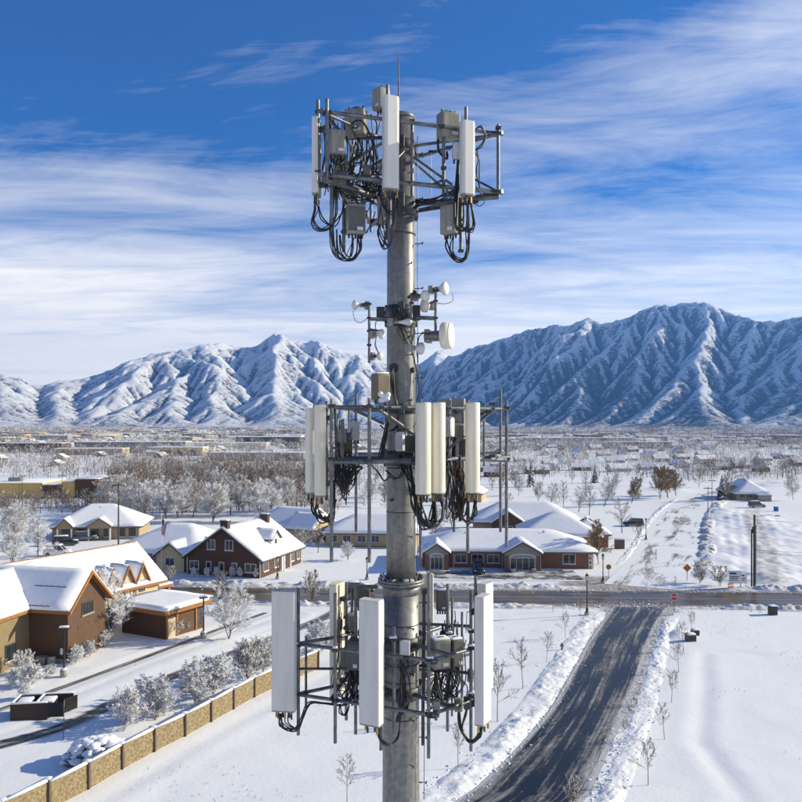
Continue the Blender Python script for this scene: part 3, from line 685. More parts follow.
# --- top frame: a triangle of pipes round the pole
A1, B1, C1 = (-1.45, 14.98), (1.96, 16.12), (-.69, 18.45); zt, zb = 28.85, 27.67
for z, r in ((zt, .036), (zb, .044)):
    for P, Q in ((A1, B1), (B1, C1), (C1, A1)):
        d = (V(Q) - V(P)).normalized() * .10
        bar(V((P[0] - d.x, P[1] - d.y, z)), V((Q[0] + d.x, Q[1] + d.y, z)), r)
for P in (A1, B1, C1):
    u = (V((P[0], P[1])) - V((0, TY))).normalized(); s0 = V((u.x * .27, TY + u.y * .27, 27.52))
    bar(s0, V((P[0], P[1], 27.58)), .052, 'standoff_arm')
    bar(V((u.x * .27, TY + u.y * .27, 27.36)), V((P[0] * .8, TY + (P[1] - TY) * .8, 27.50)), .030, 'brace', 'galv_dark')
    bar(V((u.x * .27, TY + u.y * .27, 28.72)), V((P[0], P[1], 28.83)), .030, 'standoff_arm')
for P, Q in ((A1, B1), (B1, C1), (C1, A1)):
    m_ = on(P, Q, .5, zb); u = (V((m_.x, m_.y)) - V((0, TY))).normalized()
    bar(V((u.x * .27, TY + u.y * .27, 28.55)), on(P, Q, .30, zb + .06), .026, 'brace')
    bar(V((u.x * .27, TY + u.y * .27, 28.55)), on(P, Q, .72, zb + .06), .026, 'brace')
    for t_ in (.03, .36, .66, .97):
        clamp(on(P, Q, t_, zt)); clamp(on(P, Q, t_, zb))
bar(T(345, 165, 15.9), T(384, 142, 15.7), .028, 'brace'); bar(T(343, 138.5, 16.4), T(384, 137.5, 15.9), .036, 'frame_rail', 'galv_dark')
bar(T(335, 178, 15.3), T(382, 199, 16.1), .034, 'brace', 'galv_dark'); bar(T(341, 196, 16.4), T(384, 194.5, 16.2), .034, 'frame_rail', 'galv_dark')
bar(T(337, 180, 15.3), T(366, 212, 16.3), .03, 'brace', 'galv_dark'); bar(T(330, 176, 15.2), T(347, 204, 16.0), .03, 'brace', 'galv_dark')
bar(T(431, 152, 16.9), T(431, 196, 16.9), .010, 'tie_rod', 'radome'); bar(T(474, 179, 16.9), T(497, 191, 16.2), .022, 'brace', 'galv_dark')
collar(28.72, .2, .30); collar(27.45, .36, .335)
for a in ((318, 100, 180, 15.25), (327, 99, 182, 14.95), (331.5, 180, 224, 15.2), (343.8, 190, 252, 15.6), (498.2, 124.5, 198, 16.12), (443.6, 118, 195, 15.85), (466, 107, 200, 15.72), (460.8, 200, 252, 15.8),
          (387.5, 85, 240, 15.62), (381.5, 190, 226, 15.9), (412, 122, 196, 16.0), (371, 150, 232, 18.4), (353, 140, 205, 17.2)):
    pipe(*a)
for a in ((498.2, 128, 16.1), (498.2, 192, 16.1), (318, 112, 15.25), (318, 172, 15.25), (443.6, 168, 15.8), (343.8, 232, 15.55), (466, 127, 15.7), (460.8, 251, 15.75), (412, 121, 16.0), (412, 183, 16.0), (431, 152, 16.9), (372, 158, 15.9)): clamp(T(*a), .055)

# --- middle frame
FA, FB = (-.78, 14.98), (2.30, 16.98); LA, LB = (-1.34, 15.05), (-1.03, 18.45); BA, BB = (-1.05, 18.75), (2.42, 19.2); mt, mb_ = 23.32, 22.29
for z, r in ((mt, .036), (mb_, .048)):
    for P, Q in ((FA, FB), (LA, LB), (BA, BB), ((-1.34, 15.12), (-.60, 15.12))): bar(V((*P, z)), V((*Q, z)), r)
    for P, Q, t_ in ((FA, FB, .5), (LA, LB, .5), (BA, BB, .4)):
        m_ = on(P, Q, t_, z); u = (V((m_.x, m_.y)) - V((0, TY))).normalized(); bar(V((u.x * .28, TY + u.y * .28, z)), m_, .046 if z < 23 else .032, 'standoff_arm')
bar(T(376, 407.5, 15.15), T(414, 434, 16.1), .036, 'brace'); bar(T(497, 407.5, 16.9), T(470, 430, 16.6), .034, 'brace'); bar(T(497, 407, 16.9), T(472, 418, 17.2), .03, 'brace', 'galv_dark')
bar(T(335, 404, 15.2), T(337, 460, 15.2), .03, 'frame_post', 'galv_dark'); bar(T(352, 409, 16.3), T(384, 424, 16.4), .03, 'brace'); bar(T(446, 451, 16.0), T(464, 436, 16.1), .028, 'brace')
bar(T(478, 459, 16.5), T(508, 460, 16.95), .05, 'frame_rail'); bar(T(344, 459, 15.6), T(414, 462, 15.6), .055, 'frame_rail', 'galv_dark')
for a in ((331.5, 399, 562, 15.05), (369.3, 398, 562.5, 15.0), (420.5, 399, 558, 15.55), (467.8, 400, 553, 16.1), (506.5, 401, 547, 16.95), (356, 394, 532, 18.3), (500.5, 390, 532, 19.1), (342.5, 419, 462, 15.9), (454, 397, 532, 19.0), (326.5, 401, 500, 15.5)):
    pipe(*a)
for a in ((331.5, 406, 15.05), (331.5, 459, 15.05), (369.3, 406, 15.0), (369.3, 461, 15.0), (506.5, 408, 16.95), (506.5, 459, 16.95), (500.5, 409, 18.9), (467.8, 406, 16.1), (420.5, 461, 15.5), (356, 411, 18.2), (492, 404, 16.8), (492, 456, 16.6)): clamp(T(*a), .065)
for a in ((336, 448, 15.1),): clamp(T(*a), .05)
collar(23.3, .18, .325); collar(22.3, .3, .335)

# --- lower frame
Lp, Np, Rp, Bp, Kp = (-2.10, 16.1), (.56, 14.98), (1.40, 15.75), (1.52, 17.5), (-.35, 17.75); lu, ld = 18.575, 17.56
for z in (lu, ld):
    d = (V(Np) - V(Lp)).normalized() * .16
    for P, Q in ((Lp, (Np[0] + d.x, Np[1] + d.y)), (Np, Rp), (Rp, Bp), (Bp, (.25, 17.75)), (Lp, (-1.25, 16.68)), ((-1.25, 16.68), Kp)): bar(V((*P, z)), V((*Q, z)), .036)
    for q in ((-.76, 15.54), (1.0, 15.4), (.9, 17.62), (-.9, 17.0)):
        u = (V(q) - V((0, TY))).normalized(); bar(V((u.x * .36, TY + u.y * .36, z - .04)), V((*q, z - .04)), .045, 'standoff_arm')
collar(lu - .05, .26, .41); collar(ld - .05, .26, .41)
for a in ((298.3, 588, 735, 16.1), (335.2, 593, 743, 15.72), (346.3, 582, 720, 16.9), (355.6, 586, 734, 16.5), (381, 600, 750, 15.3), (393.8, 627, 733, 15.45), (428.6, 573, 758, 15.0), (447.6, 584, 731, 16.6), (471, 590, 751, 15.7), (475.5, 576, 700, 17.2), (436, 640, 720, 16.2)):
    pipe(*a)
for a in ((298.3, 645, 16.1), (298.3, 694, 16.1), (335.2, 650, 15.7), (335.2, 701, 15.7), (428.6, 660, 15.0), (428.6, 714, 15.0), (471, 648, 15.7), (471, 696, 15.7), (447.6, 626, 16.6), (393.8, 640, 15.4), (346.3, 617, 16.9), (346.3, 628, 16.8), (355.6, 660, 16.4), (471, 631, 15.7), (434, 662, 15.1), (432, 716, 15.0)): clamp(T(*a), .062)
bar(T(348, 586, 17.3), T(378, 587, 17.3), .045, 'frame_rail'); bar(T(352, 585, 17.3), T(352, 640, 17.3), .03, 'frame_post'); bar(T(427, 716, 15), T(437, 715, 15.05), .05, 'rail_end', 'galv_dark')
bar(T(330, 700, 15.7), T(350, 672, 16.6), .028, 'brace', 'galv_dark'); bar(T(430, 716, 15.0), T(398, 708, 16.2), .034, 'brace', 'galv_dark'); bar(T(458, 672, 16), T(466, 640, 15.8), .012, 'tie_rod')
bar(T(466, 633, 15.8), T(467, 612, 15.8), .008, 'tie_rod')

# cables -------------------------------------------------------------
def curve_pts(pts, step=.07):
    return smooth_path([tuple(p) for p in pts], step)
def cables(root, pts, n=3, spread=.045, r=.014, name='cable', mat='black', sag=0.0, seed=0):
    q = random.Random(seed * 77 + len(pts) + int(pts[0][0] * 10))
    for k in range(n):
        j = [T(*p) + V((q.uniform(-1, 1), q.uniform(-1, 1), q.uniform(-1, 1))) * spread * (.35 if i in (0, len(pts)-1) else 1.0) for i, p in enumerate(pts)]
        wb(MB().tube(curve_pts(j), r * q.uniform(.85, 1.15), 6), name, M[mat], root)

# antennas, radios, dishes ---------------------------------------------
def frame_of(yaw):
    a = R(yaw); return V((math.sin(a), -math.cos(a), 0)), V((math.cos(a), math.sin(a), 0))
def basis(c, yaw):                                  # local x = right, local y = away from the front, local z = up
    f, r = frame_of(yaw); return Matrix(((r.x, -f.x, 0, c[0]), (r.y, -f.y, 0, c[1]), (0, 0, 1, c[2]), (0, 0, 0, 1)))
def panel(px, y0, y1, Y, w, d, yaw, label, mat='radome', nconn=4, round_=.35, snow=False):
    top, bot = T(px, y0, Y), T(px, y1, Y); h = top.z - bot.z
    root = empty('panel_antenna', bot, 0, label, 'antenna', 'panel antennas on the tower')
    B = basis(bot, yaw); hw, hd = w / 2, d / 2; k = []
    c = round_ * d                                  # rounded front corners
    for i in range(5): a = math.pi * (1 - i / 8) ; k.append((-hw + c + c * math.cos(a), -hd + c - c * math.sin(a)))
    for i in range(5): a = math.pi / 2 * (1 - i / 4); k.append((hw - c + c * math.cos(a), -hd + c - c * math.sin(a)))
    k += [(hw, hd - .01), (hw - .01, hd), (-hw + .01, hd), (-hw, hd - .01)]
    mb = MB().prism(k, .03, h - .03, 0, B, False)
    wb(mb, 'radome', M[mat], root)
    ins = [(x * .97, y * .97) for x, y in k]
    wb(MB().prism(ins, h - .032, h, 0, B), 'top_cap', M[mat], root); wb(MB().prism(ins, 0, .032, 0, B), 'bottom_cap', M['radio'], root)
    for t_ in (.14, .86):
        z = h * t_; b = MB().box(-.055, .055, hd - .004, hd + .10, z - .045, z + .045, 0, B).box(-.08, .08, hd + .10, hd + .125, z - .06, z + .06, 0, B)
        b.cyl(B @ V((-.06, hd + .05, z)), B @ V((-.06, hd + .22, z)), .008, n=6).cyl(B @ V((.06, hd + .05, z)), B @ V((.06, hd + .22, z)), .008, n=6)
        wb(b, 'tilt_bracket', M['galv_dark'], root)
    for i in range(nconn):
        x = (i - (nconn - 1) / 2) * w * .7 / max(1, nconn - 1); y = (-.25 if i % 2 else .2) * d
        wb(MB().cyl(B @ V((x, y, .004)), B @ V((x, y, -.05)), .016, n=8).cyl(B @ V((x, y, -.05)), B @ V((x, y, -.14)), .021, n=8), 'connector', M['galv_dark'] if i % 3 else M['brass'], root)
    if snow: wb(MB().rbox(-hw * .9, hw * .9, -hd * .9, hd * .9, h - .005, h + .03, .013, 0, B), 'snow_cap', M['snow'], root)
    return root
def tube_antenna(px, y0, y1, Y, dia, label, seams=True):
    top, bot = T(px, y0, Y), T(px, y1, Y); h = top.z - bot.z; r = dia / 2
    root = empty('tube_antenna', bot, 0, label, 'antenna', 'tubular antennas on the middle frame')
    Mx = Matrix.Translation(bot)
    wb(MB().lathe([(r * .97, .03), (r, .06), (r, h - .035), (r * .985, h - .012), (r * .93, h)], 28, 0, Mx), 'radome', M['radome_warm'], root)
    wb(MB().lathe([(r * .9, 0), (r * .95, .032)], 28, 0, Mx), 'bottom_cap', M['radio_dark'], root)
    for t_ in (.12, .88):
        z = bot.z + h * t_; b = MB().box(bot.x - .05, bot.x + .05, bot.y + r * .8, bot.y + r + .14, z - .04, z + .04)
        wb(b, 'tilt_bracket', M['galv_dark'], root)
    for i in range(6):
        a = 2 * math.pi * i / 6 + .3; x, y = bot.x + r * .62 * math.cos(a), bot.y + r * .62 * math.sin(a)
        wb(MB().cyl((x, y, bot.z), (x, y, bot.z - .13), .020, n=8), 'connector', M['galv_dark'] if i % 3 else M['brass'], root)
    return root
def radio(px, py, Y, w, h, d, yaw, label, mat='radio', fins=True, nconn=4, top=False, front=None, snow=False):
    c = T(px, py, Y); bot = V((c.x, c.y, c.z - h / 2)); root = empty('radio_unit', bot, 0, label, 'radio unit', 'radio units on the tower frames')
    B = basis(bot, yaw); hw, hd = w / 2, d / 2
    wb(MB().rbox(-hw, hw, -hd, hd, 0, h, min(.018, d * .12), 0, B), 'housing', M[mat], root)
    if fins:
        b = MB()
        nf = max(5, int(w / .045))
        for i in range(nf): x = -hw * .86 + i * (w * .86) / (nf - 1); b.box(x - .006, x + .006, -hd - .03, -hd + .003, h * .10, h * .90, 0, B)
        wb(b, 'cooling_fins', M[front or mat], root)
    else:
        wb(MB().rbox(-hw * .86, hw * .86, -hd - .012, -hd + .004, h * .08, h * .92, .005, 0, B, 1), 'cover_plate', M[front or mat], root)
        wb(MB().box(hw * .05, hw * .7, -hd - .016, -hd - .011, h * .10, h * .22, 0, B), 'data_plate', M['radio_white'], root)
    b = MB().tube([B @ V((-.07, -hd * .2, h - .005)), B @ V((-.07, -hd * .2, h + .045)), B @ V((.07, -hd * .2, h + .045)), B @ V((.07, -hd * .2, h - .005))], .010, 6)
    wb(b, 'handle', M['galv_dark'], root)
    wb(MB().box(-.06, .06, hd - .003, hd + .09, h * .25, h * .75, 0, B), 'mounting_bracket', M['galv_dark'], root)
    for i in range(nconn):
        x = (i - (nconn - 1) / 2) * w * .72 / max(1, nconn - 1)
        z0, z1 = (h, h + .07) if top else (.003, -.08)
        wb(MB().cyl(B @ V((x, 0, z0)), B @ V((x, 0, z1)), .019, n=8), 'connector', M['galv_dark'] if i % 2 else M['black'], root)
    if snow: wb(MB().rbox(-hw * .9, hw * .9, -hd * .9, hd * .9, h - .005, h + .035, .015, 0, B), 'snow_cap', M['snow'], root)
    return root

P_ = 'panel antenna '
a1 = panel(316.3, 119, 196, 15.35, .30, .125, -97, 'slim white panel antenna edge-on at the far left of the top frame', nconn=3)
a2 = panel(391, 96.5, 190.5, 15.25, .315, .15, 24, 'tall white panel antenna in front of the pole top', round_=.45)
a3 = panel(467.6, 121.5, 196, 15.5, .285, .15, 24, 'shorter white panel antenna at the right of the top frame', round_=.4, nconn=5)
cables(a1, [(316, 200, 15.4), (316, 210, 15.4), (313.5, 222, 15.4), (320, 230, 15.35), (331, 227, 15.3), (335, 212, 15.3), (336, 186, 15.3)], 4, .05)
cables(a1, [(318, 206, 15.4), (322, 219, 15.4), (333, 224, 15.4), (341, 214, 15.5), (344, 200, 15.6)], 2, .05)
cables(a2, [(386, 195, 15.3), (383, 205, 15.4), (381, 225, 15.5), (385, 243, 15.5), (391, 244, 15.4), (393, 225, 15.3), (392, 197, 15.3)], 3, .05)
cables(a2, [(395, 195, 15.3), (397, 205, 15.4), (391, 213, 15.5), (383, 204, 15.6), (379, 185, 15.8)], 2, .05)
cables(a2, [(389, 196, 15.3), (388, 210, 15.4), (386, 236, 15.5), (384, 246, 15.5)], 2, .05)
cables(a3, [(462, 199, 15.5), (461, 215, 15.5), (463, 228, 15.5), (470, 231, 15.5), (474, 222, 15.5), (471, 200, 15.5)], 4, .05)
cables(a3, [(458, 160, 15.8), (457.5, 190, 15.7), (456.5, 215, 15.6), (458.5, 230, 15.6), (466, 226, 15.6), (468, 200, 15.5)], 3, .04, .018)
cables(a3, [(474, 131, 15.8), (480, 126, 15.8), (485, 135, 15.9), (481, 146, 15.9), (476, 151, 15.9), (479, 160, 15.9), (477, 172, 15.9), (480, 188, 16)], 2, .05)
cables(a3, [(476, 186, 15.8), (482, 196, 15.8), (484, 201, 15.8), (479, 207, 15.8), (474, 203, 15.8)], 1, .02, .010)
r1 = radio(356, 123, 15.75, .40, .50, .26, -14, 'light grey radio unit hung near the left end of the top rail', fins=False, top=True, nconn=3)
r2 = radio(336.6, 143, 15.25, .30, .46, .22, 18, 'beige radio unit beside the two left pipes of the top frame', fins=False, nconn=4)
r3 = radio(355.5, 220, 15.5, .36, .56, .24, 14, 'dark flat radio box hanging below the left half of the top frame', 'radio', False, 5, front='radio_dark')
r4 = radio(448.3, 126.5, 15.95, .40, .50, .28, 24, 'light grey radio unit behind the right side of the top rail', fins=False, top=True, nconn=4)
r5 = radio(450.5, 220.5, 15.85, .34, .56, .26, -34, 'grey radio box hanging under the right arm of the top frame', fins=False, nconn=5)
r6 = radio(381, 100, 15.9, .26, .42, .26, -50, 'pale radio unit mounted behind the top of the tall front panel', 'radio', False, 3)
r7 = radio(384.5, 211, 15.75, .26, .52, .20, -8, 'narrow pale radio unit just below the tall front panel', 'radio', False, 4)
r8 = radio(341, 163, 15.6, .22, .34, .18, 25, 'small weathered junction unit between the left pipes and the rail', 'radio', True, 4)
r9 = radio(456.5, 152, 15.75, .14, .30, .16, 5, 'slim pale filter box tucked behind the right top panel', 'radio_white', False, 2)
cables(r1, [(356, 138, 15.6), (353, 124, 15.5), (361, 120, 15.5), (369, 132, 15.6), (372, 150, 15.7), (373, 175, 15.8)], 2, .03)
cables(r1, [(358, 138, 15.75), (360, 150, 15.7), (354, 160, 15.7), (350, 178, 15.7)], 3, .05)
cables(r2, [(331, 152, 15.25), (331, 160, 15.2), (337, 166, 15.2), (343, 160, 15.3), (344, 150, 15.4)], 2, .04)
cables(r2, [(340, 155, 15.3), (343, 170, 15.4), (340, 180, 15.4), (345, 190, 15.6)], 3, .05)
cables(r3, [(361, 236, 15.5), (361, 250, 15.5), (352, 259, 15.45), (340, 257, 15.4), (333, 247, 15.4), (332, 220, 15.4), (333, 195, 15.4)], 4, .05)
cables(r3, [(353, 236, 15.5), (353, 250, 15.5), (348, 258, 15.5), (341, 251, 15.5), (340, 235, 15.55)], 2, .04)
cables(r3, [(357, 236, 15.5), (358, 254, 15.5), (347, 260, 15.45), (337, 252, 15.4), (336, 230, 15.4)], 2, .04)
cables(r4, [(438, 140, 15.9), (440, 150, 15.9), (446, 158, 15.9), (447, 152, 15.9)], 3, .05)
cables(r4, [(444, 150, 15.9), (445, 175, 15.9), (440, 182, 15.9), (433, 184, 16)], 2, .03)
cables(r5, [(447, 237, 15.8), (448, 248, 15.75), (455, 260, 15.7), (463, 261, 15.7), (468, 252, 15.7), (469, 225, 15.7)], 4, .045)
cables(r5, [(453, 237, 15.8), (452, 250, 15.75), (458, 258, 15.7), (465, 255, 15.7), (466, 230, 15.7)], 2, .04)
cables(r7, [(380, 224, 15.7), (379, 236, 15.6), (385, 249, 15.6), (392, 240, 15.6), (394, 215, 15.5), (393, 198, 15.4)], 2, .03)
q = random.Random(91)                              # the tangle behind the left half of the top frame
for k in range(26):
    x0 = q.uniform(344, 384); y0 = q.uniform(112, 160); Yk = q.uniform(15.6, 17.2)
    cables(tower, [(x0, y0, Yk), (x0 + q.uniform(-8, 8), y0 + q.uniform(14, 30), Yk), (x0 + q.uniform(-14, 14), q.uniform(168, 186), Yk - .1), (x0 + q.uniform(-6, 10), q.uniform(192, 206), Yk)], 1, .02, q.uniform(.010, .017), seed=k)
for k in range(14):
    x0 = q.uniform(335, 352); x1 = q.uniform(366, 396)
    cables(tower, [(x0, q.uniform(176, 192), 15.6), ((x0 + x1) / 2 - 8, q.uniform(182, 200), 15.8), ((x0 + x1) / 2 + 8, q.uniform(178, 198), 15.9), (x1, q.uniform(180, 200), 16.1)], 1, .02, q.uniform(.012, .018), seed=k + 40)
for k in range(7):
    cables(tower, [(q.uniform(414, 420), q.uniform(200, 208), 16.3), (430, q.uniform(196, 206), 16.1), (445, q.uniform(194, 204), 15.9), (458, q.uniform(188, 196), 15.8)], 1, .03, .014, seed=k + 70)
cables(tower, [(345, 258, 15.4), (360, 228, 15.6), (372, 205, 15.8), (378, 190, 16)], 1, .02, .008)
cables(tower, [(366, 233, 15.7), (372, 222, 15.8), (375, 212, 15.9)], 2, .03, .012)
for sx, sy0, sy1, Yk in ((383, 235, 250, 15.5), (388, 240, 250, 15.45)): pass

for k in range(16):                               # jumpers strapped down the left pipes, and small clamps and couplers in the tangle
    x0 = q.uniform(322, 346); Yk = q.uniform(15.2, 15.9)
    cables(tower, [(x0, q.uniform(118, 135), Yk), (x0 + q.uniform(-3, 3), 150, Yk), (x0 + q.uniform(-3, 5), 172, Yk), (x0 + q.uniform(-4, 8), q.uniform(186, 202), Yk + .1)], 1, .02, q.uniform(.009, .015), seed=k + 400)
def rail_clamps(n_, segs, zs, lo=.04, hi=.06):
    for k in range(n_):
        P, Q = q.choice(segs); clamp(on(P, Q, q.random(), q.choice(zs)), q.uniform(lo, hi))
rail_clamps(26, ((A1, B1), (B1, C1), (C1, A1), (A1, C1)), (zt, zb))
for k in range(9):
    p = on(A1, C1, q.random() * .8, zb) + V((.08, 0, q.uniform(-.12, .25))) if k % 2 else on(A1, B1, q.uniform(.05, .45), zb) + V((0, .08, q.uniform(-.15, .2))); s_ = q.uniform(.05, .10)
    wb(MB().rbox(p.x - s_, p.x + s_, p.y - .05, p.y + .05, p.z - s_ * 1.3, p.z + s_ * 1.3, .012, seg=1), 'junction_box', M['radio_dark' if k % 3 else 'galv_dark'], tower)
rail_clamps(12, ((FA, FB), (BA, BB)), (mt, mb_))
rail_clamps(12, ((FA, FB), (LA, LB)), (mt, mb_))
rail_clamps(16, ((Lp, Np), (Np, Rp), (Rp, Bp), (Lp, (-1.25, 16.68)), ((-1.25, 16.68), Kp)), (lu, ld))
for k in range(7):
    p = on(*q.choice(((Np, Rp), (Rp, Bp), ((-1.25, 16.68), Kp))), q.random(), q.choice((lu, ld))) + V((0, .07, q.uniform(-.1, .1))); s_ = q.uniform(.05, .09)
    wb(MB().rbox(p.x - s_, p.x + s_, p.y - .06, p.y + .06, p.z - s_ * 1.6, p.z + s_ * 1.6, .012, seg=1), 'junction_box', M['radio_dark' if k % 2 else 'radio'], tower)
# --- microwave dishes in the middle of the pole
def dish(px, py, Y, dia, depth, yaw, label, cone=False, back=.16, mat='radome', pitch=0):
    """round dish facing yaw; flat or domed cover, drum or cone behind, radio box at the back"""
    c = T(px, py, Y); root = empty('microwave_dish', c, 0, label, 'dish antenna', 'microwave dishes on the pole')
    f, r = frame_of(yaw); B = basis(c, yaw) @ Matrix.Rotation(R(90 + pitch), 4, 'X')   # local z along the front
    q = dia / 2
    if cone: prof = [(q * .34, -depth), (q * .42, -depth * .7), (q * .9, -.03), (q, 0)]
    else: prof = [(q * .55, -depth), (q * .92, -depth * .86), (q, -depth * .7), (q, 0)]
    wb(MB().lathe(prof, 28, 0, B), 'shroud', M[mat], root)
    wb(MB().lathe([(q * .985, .001), (q * .95, .02), (q * .6, .045), (q * .2, .055)], 28, 0, B), 'cover', M['radome'], root)
    wb(MB().lathe([(q * .36, -depth - back), (q * .40, -depth - back + .02), (q * .40, -depth - .01)], 16, 0, B), 'feed_housing', M['radio'], root)
    s = max(.07, q * .45)
    wb(MB().rbox(-s, s, -s * 1.1, s * 1.1, -depth - back - .11, -depth - back - .004, .015, 0, B), 'radio_box', M['radio'], root)
    return root
ds1 = dish(354.5, 305.2, 15.9, .20, .10, -80, 'small white dish radio on the far left bracket, facing left', True, .10)
ds2 = dish(381.5, 334, 15.75, .20, .10, 62, 'small dish beside the left edge of the pole below the bracket', True, .06)
ds3 = dish(380, 356, 15.9, .18, .09, 60, 'small weathered dish lowest on the left bracket', True, .05)
ds4 = dish(425.5, 295.5, 15.7, .23, .13, 48, 'white cone dish at the top right of the pole bracket', True, .08)
ds5 = dish(445, 288.5, 15.7, .27, .15, 58, 'highest white cone dish on the outer right pipe', True, .09)
ds6 = dish(424, 305.5, 15.9, .27, .08, -62, 'round white dish under the top cone dish, facing left', False, .06)
ds7 = dish(450.5, 335.5, 15.7, .53, .20, 72, 'large drum shaped dish facing right on the outer right pipe', False, .20, 'radome_warm')
ds8 = dish(421, 348.5, 15.7, .25, .14, 118, 'white dish below the drum dish, facing away from the camera', True, .08)
ds9 = dish(409.5, 322, 15.75, .16, .22, 84, 'white horn radio strapped across the front of the pole', True, .10, 'radio_white')
for a in ((369.2, 303, 363, 15.85, .026), (411.4, 293, 352, 15.75, .026), (435.6, 287, 340, 15.75, .028)): pipe(*a)
bar(T(416, 317.5, 15.9), T(436, 318.5, 15.75), .042, 'bracket_arm'); bar(T(369, 319, 15.85), T(388, 319, 16.0), .036, 'bracket_arm'); bar(T(369, 329, 15.85), T(380, 331, 15.8), .02, 'bracket_arm', 'galv_dark')
bar(T(424, 336, 15.75), T(438, 336, 15.72), .075, 'bracket_arm'); bar(T(369, 356, 15.85), T(378, 356, 15.9), .022, 'bracket_arm', 'galv_dark'); bar(T(362, 304.5, 15.86), T(370, 304.5, 15.85), .03, 'bracket_arm', 'galv_dark')
bar(T(430, 303, 15.8), T(436, 301, 15.75), .022, 'bracket_arm', 'galv_dark'); bar(T(437, 290, 15.75), T(441, 290, 15.72), .025, 'bracket_arm', 'galv_dark'); bar(T(411, 294, 15.75), T(419, 296, 15.72), .028, 'bracket_arm', 'galv_dark')
bar(T(408, 298, 15.8), T(416, 291, 15.75), .03, 'bracket_arm', 'black_metal'); bar(T(411, 349, 15.75), T(417, 349, 15.72), .022, 'bracket_arm', 'galv_dark')
zc_ = T(0, 313, 16.5).z
collar(zc_, .30, .305); collar(zc_ - .22, .08, .31)
for a in ((381, 314, 16.1, .09, .14), (416.5, 313, 16.1, .08, .15)):
    p = T(*a[:3]); wb(MB().rbox(p.x - a[3], p.x + a[3], p.y - .07, p.y + .07, p.z - a[4], p.z + a[4], .012, seg=1), 'bracket_plate', M['black_metal'], tower)
for a in ((369.2, 304, 15.85), (369.2, 318, 15.85), (369.2, 331, 15.85), (369.2, 345, 15.85), (435.6, 291, 15.75), (435.6, 301, 15.75), (435.6, 318, 15.75), (435.6, 335, 15.72), (411.4, 303, 15.75), (411.4, 319, 15.75)): clamp(T(*a), .045)
cables(ds1, [(353, 311, 15.9), (355, 320, 15.9), (361, 323, 15.9), (367, 318, 15.88)], 1, .01, .006)
cables(ds5, [(452, 293, 15.7), (453, 300, 15.7), (446, 304, 15.7), (437, 303, 15.75)], 1, .01, .006)
cables(ds7, [(425, 332, 15.8), (418, 338, 15.9), (417, 350, 16), (418, 362, 16.1)], 2, .03, .010)
for k in range(9):
    x0 = q.uniform(388, 415); cables(tower, [(x0, q.uniform(303, 312), 16.12), (x0 + q.uniform(-6, 6), q.uniform(312, 322), 16.05), (q.uniform(396, 416), q.uniform(318, 330), 16.08), (q.uniform(402, 412), q.uniform(330, 345), 16.15)], 1, .02, .009, seed=k + 90)
cables(tower, [(378, 316, 16), (374, 325, 15.95), (378, 334, 15.9), (375, 345, 15.9), (379, 354, 15.95)], 2, .03, .007)
cables(tower, [(399, 325, 16.2), (403, 333, 16.19), (409, 345, 16.2), (412, 352, 16.2), (415, 362, 16.25), (418, 375, 16.3), (419, 392, 16.3), (417, 402, 16.3)], 2, .015, .014)
for px, py, s_ in ((394, 368, .085), (407, 357, 0), (413.5, 370, .05), (391.5, 500, .03)):
    if s_:
        p = T(px, py, 16.24 if px < 410 else 16.3); f = V((p.x, p.y - TY, 0)).normalized(); c0 = V((f.x * .285, TY + f.y * .285, p.z)); c1 = c0 + f * .045
        b = MB().cyl(c0, c1, s_ * 1.15, n=20); wb(b, 'port_rim', M['galv_dark'], tower); wb(MB().cyl(c0, c1 + f * .004, s_ * .9, n=20), 'port_hole', M['black'], tower)
cables(tower, [(393, 369, 16.14), (392, 378, 16.08), (393, 392, 16.08), (397, 408, 16.1), (399, 430, 16.12), (397, 458, 16.1)], 6, .035, .015)
r10 = radio(380.5, 387, 15.95, .30, .52, .26, 30, 'brown tinted equipment box on the left of the pole above the middle frame', 'radio_brown', False, 3, snow=True)
sb = MB()
for k in range(7):
    p = T(384 + q.uniform(-4, 5), 398 + q.uniform(-4, 4), 15.75); sb.lathe([(.02, -.05), (.055, -.02), (.05, .03), (.015, .055)], 10, 0, Matrix.Translation(p))
wb(sb, 'rime_ice', M['frost'], tower)

# --- middle frame equipment
m1 = panel(311.2, 408, 493.5, 15.75, .30, .19, -66, 'rear of two cream panel antennas at the left end of the middle frame', 'radome_warm', 4, .4)
m2 = panel(319.8, 405, 496.5, 15.25, .30, .185, -74, 'front of two cream panel antennas at the left end of the middle frame', 'radome_warm', 4, .4)
m3 = tube_antenna(423.2, 402.5, 495.5, 15.22, .300, 'cream tubular antenna nearest the pole, left of the touching pair')
m4 = tube_antenna(438.0, 402.5, 494.5, 15.50, .292, 'cream tubular antenna on the right of the touching pair')
m5 = tube_antenna(472.6, 402.5, 494, 15.85, .292, 'cream tubular antenna standing alone right of the pair')
m6 = panel(445, 399, 488, 18.6, .30, .14, 153, 'grey backed panel antenna seen from behind, left of the rear two', 'radio')
m7 = panel(459, 398.5, 488, 18.45, .30, .14, 153, 'grey backed panel antenna seen from behind, right of the rear two', 'radio')
m8 = radio(354.3, 431, 16.6, .22, .38, .14, 6, 'white finned radio unit on the far left pipe of the middle frame', 'radio_white', True, 3)
m9 = radio(401.5, 441.5, 15.85, .16, .38, .22, -22, 'white radio unit with dark body in front of the pole at the middle frame', 'radio_white', True, 4)
m10 = radio(409.5, 444, 15.95, .20, .34, .20, 10, 'dark radio unit wedged between the pole and the tubular pair', 'radio_dark', True, 4)
m11 = radio(449, 427, 16.3, .18, .40, .2, -25, 'pale radio unit in the gap right of the tubular pair', 'radio_white', True, 3)
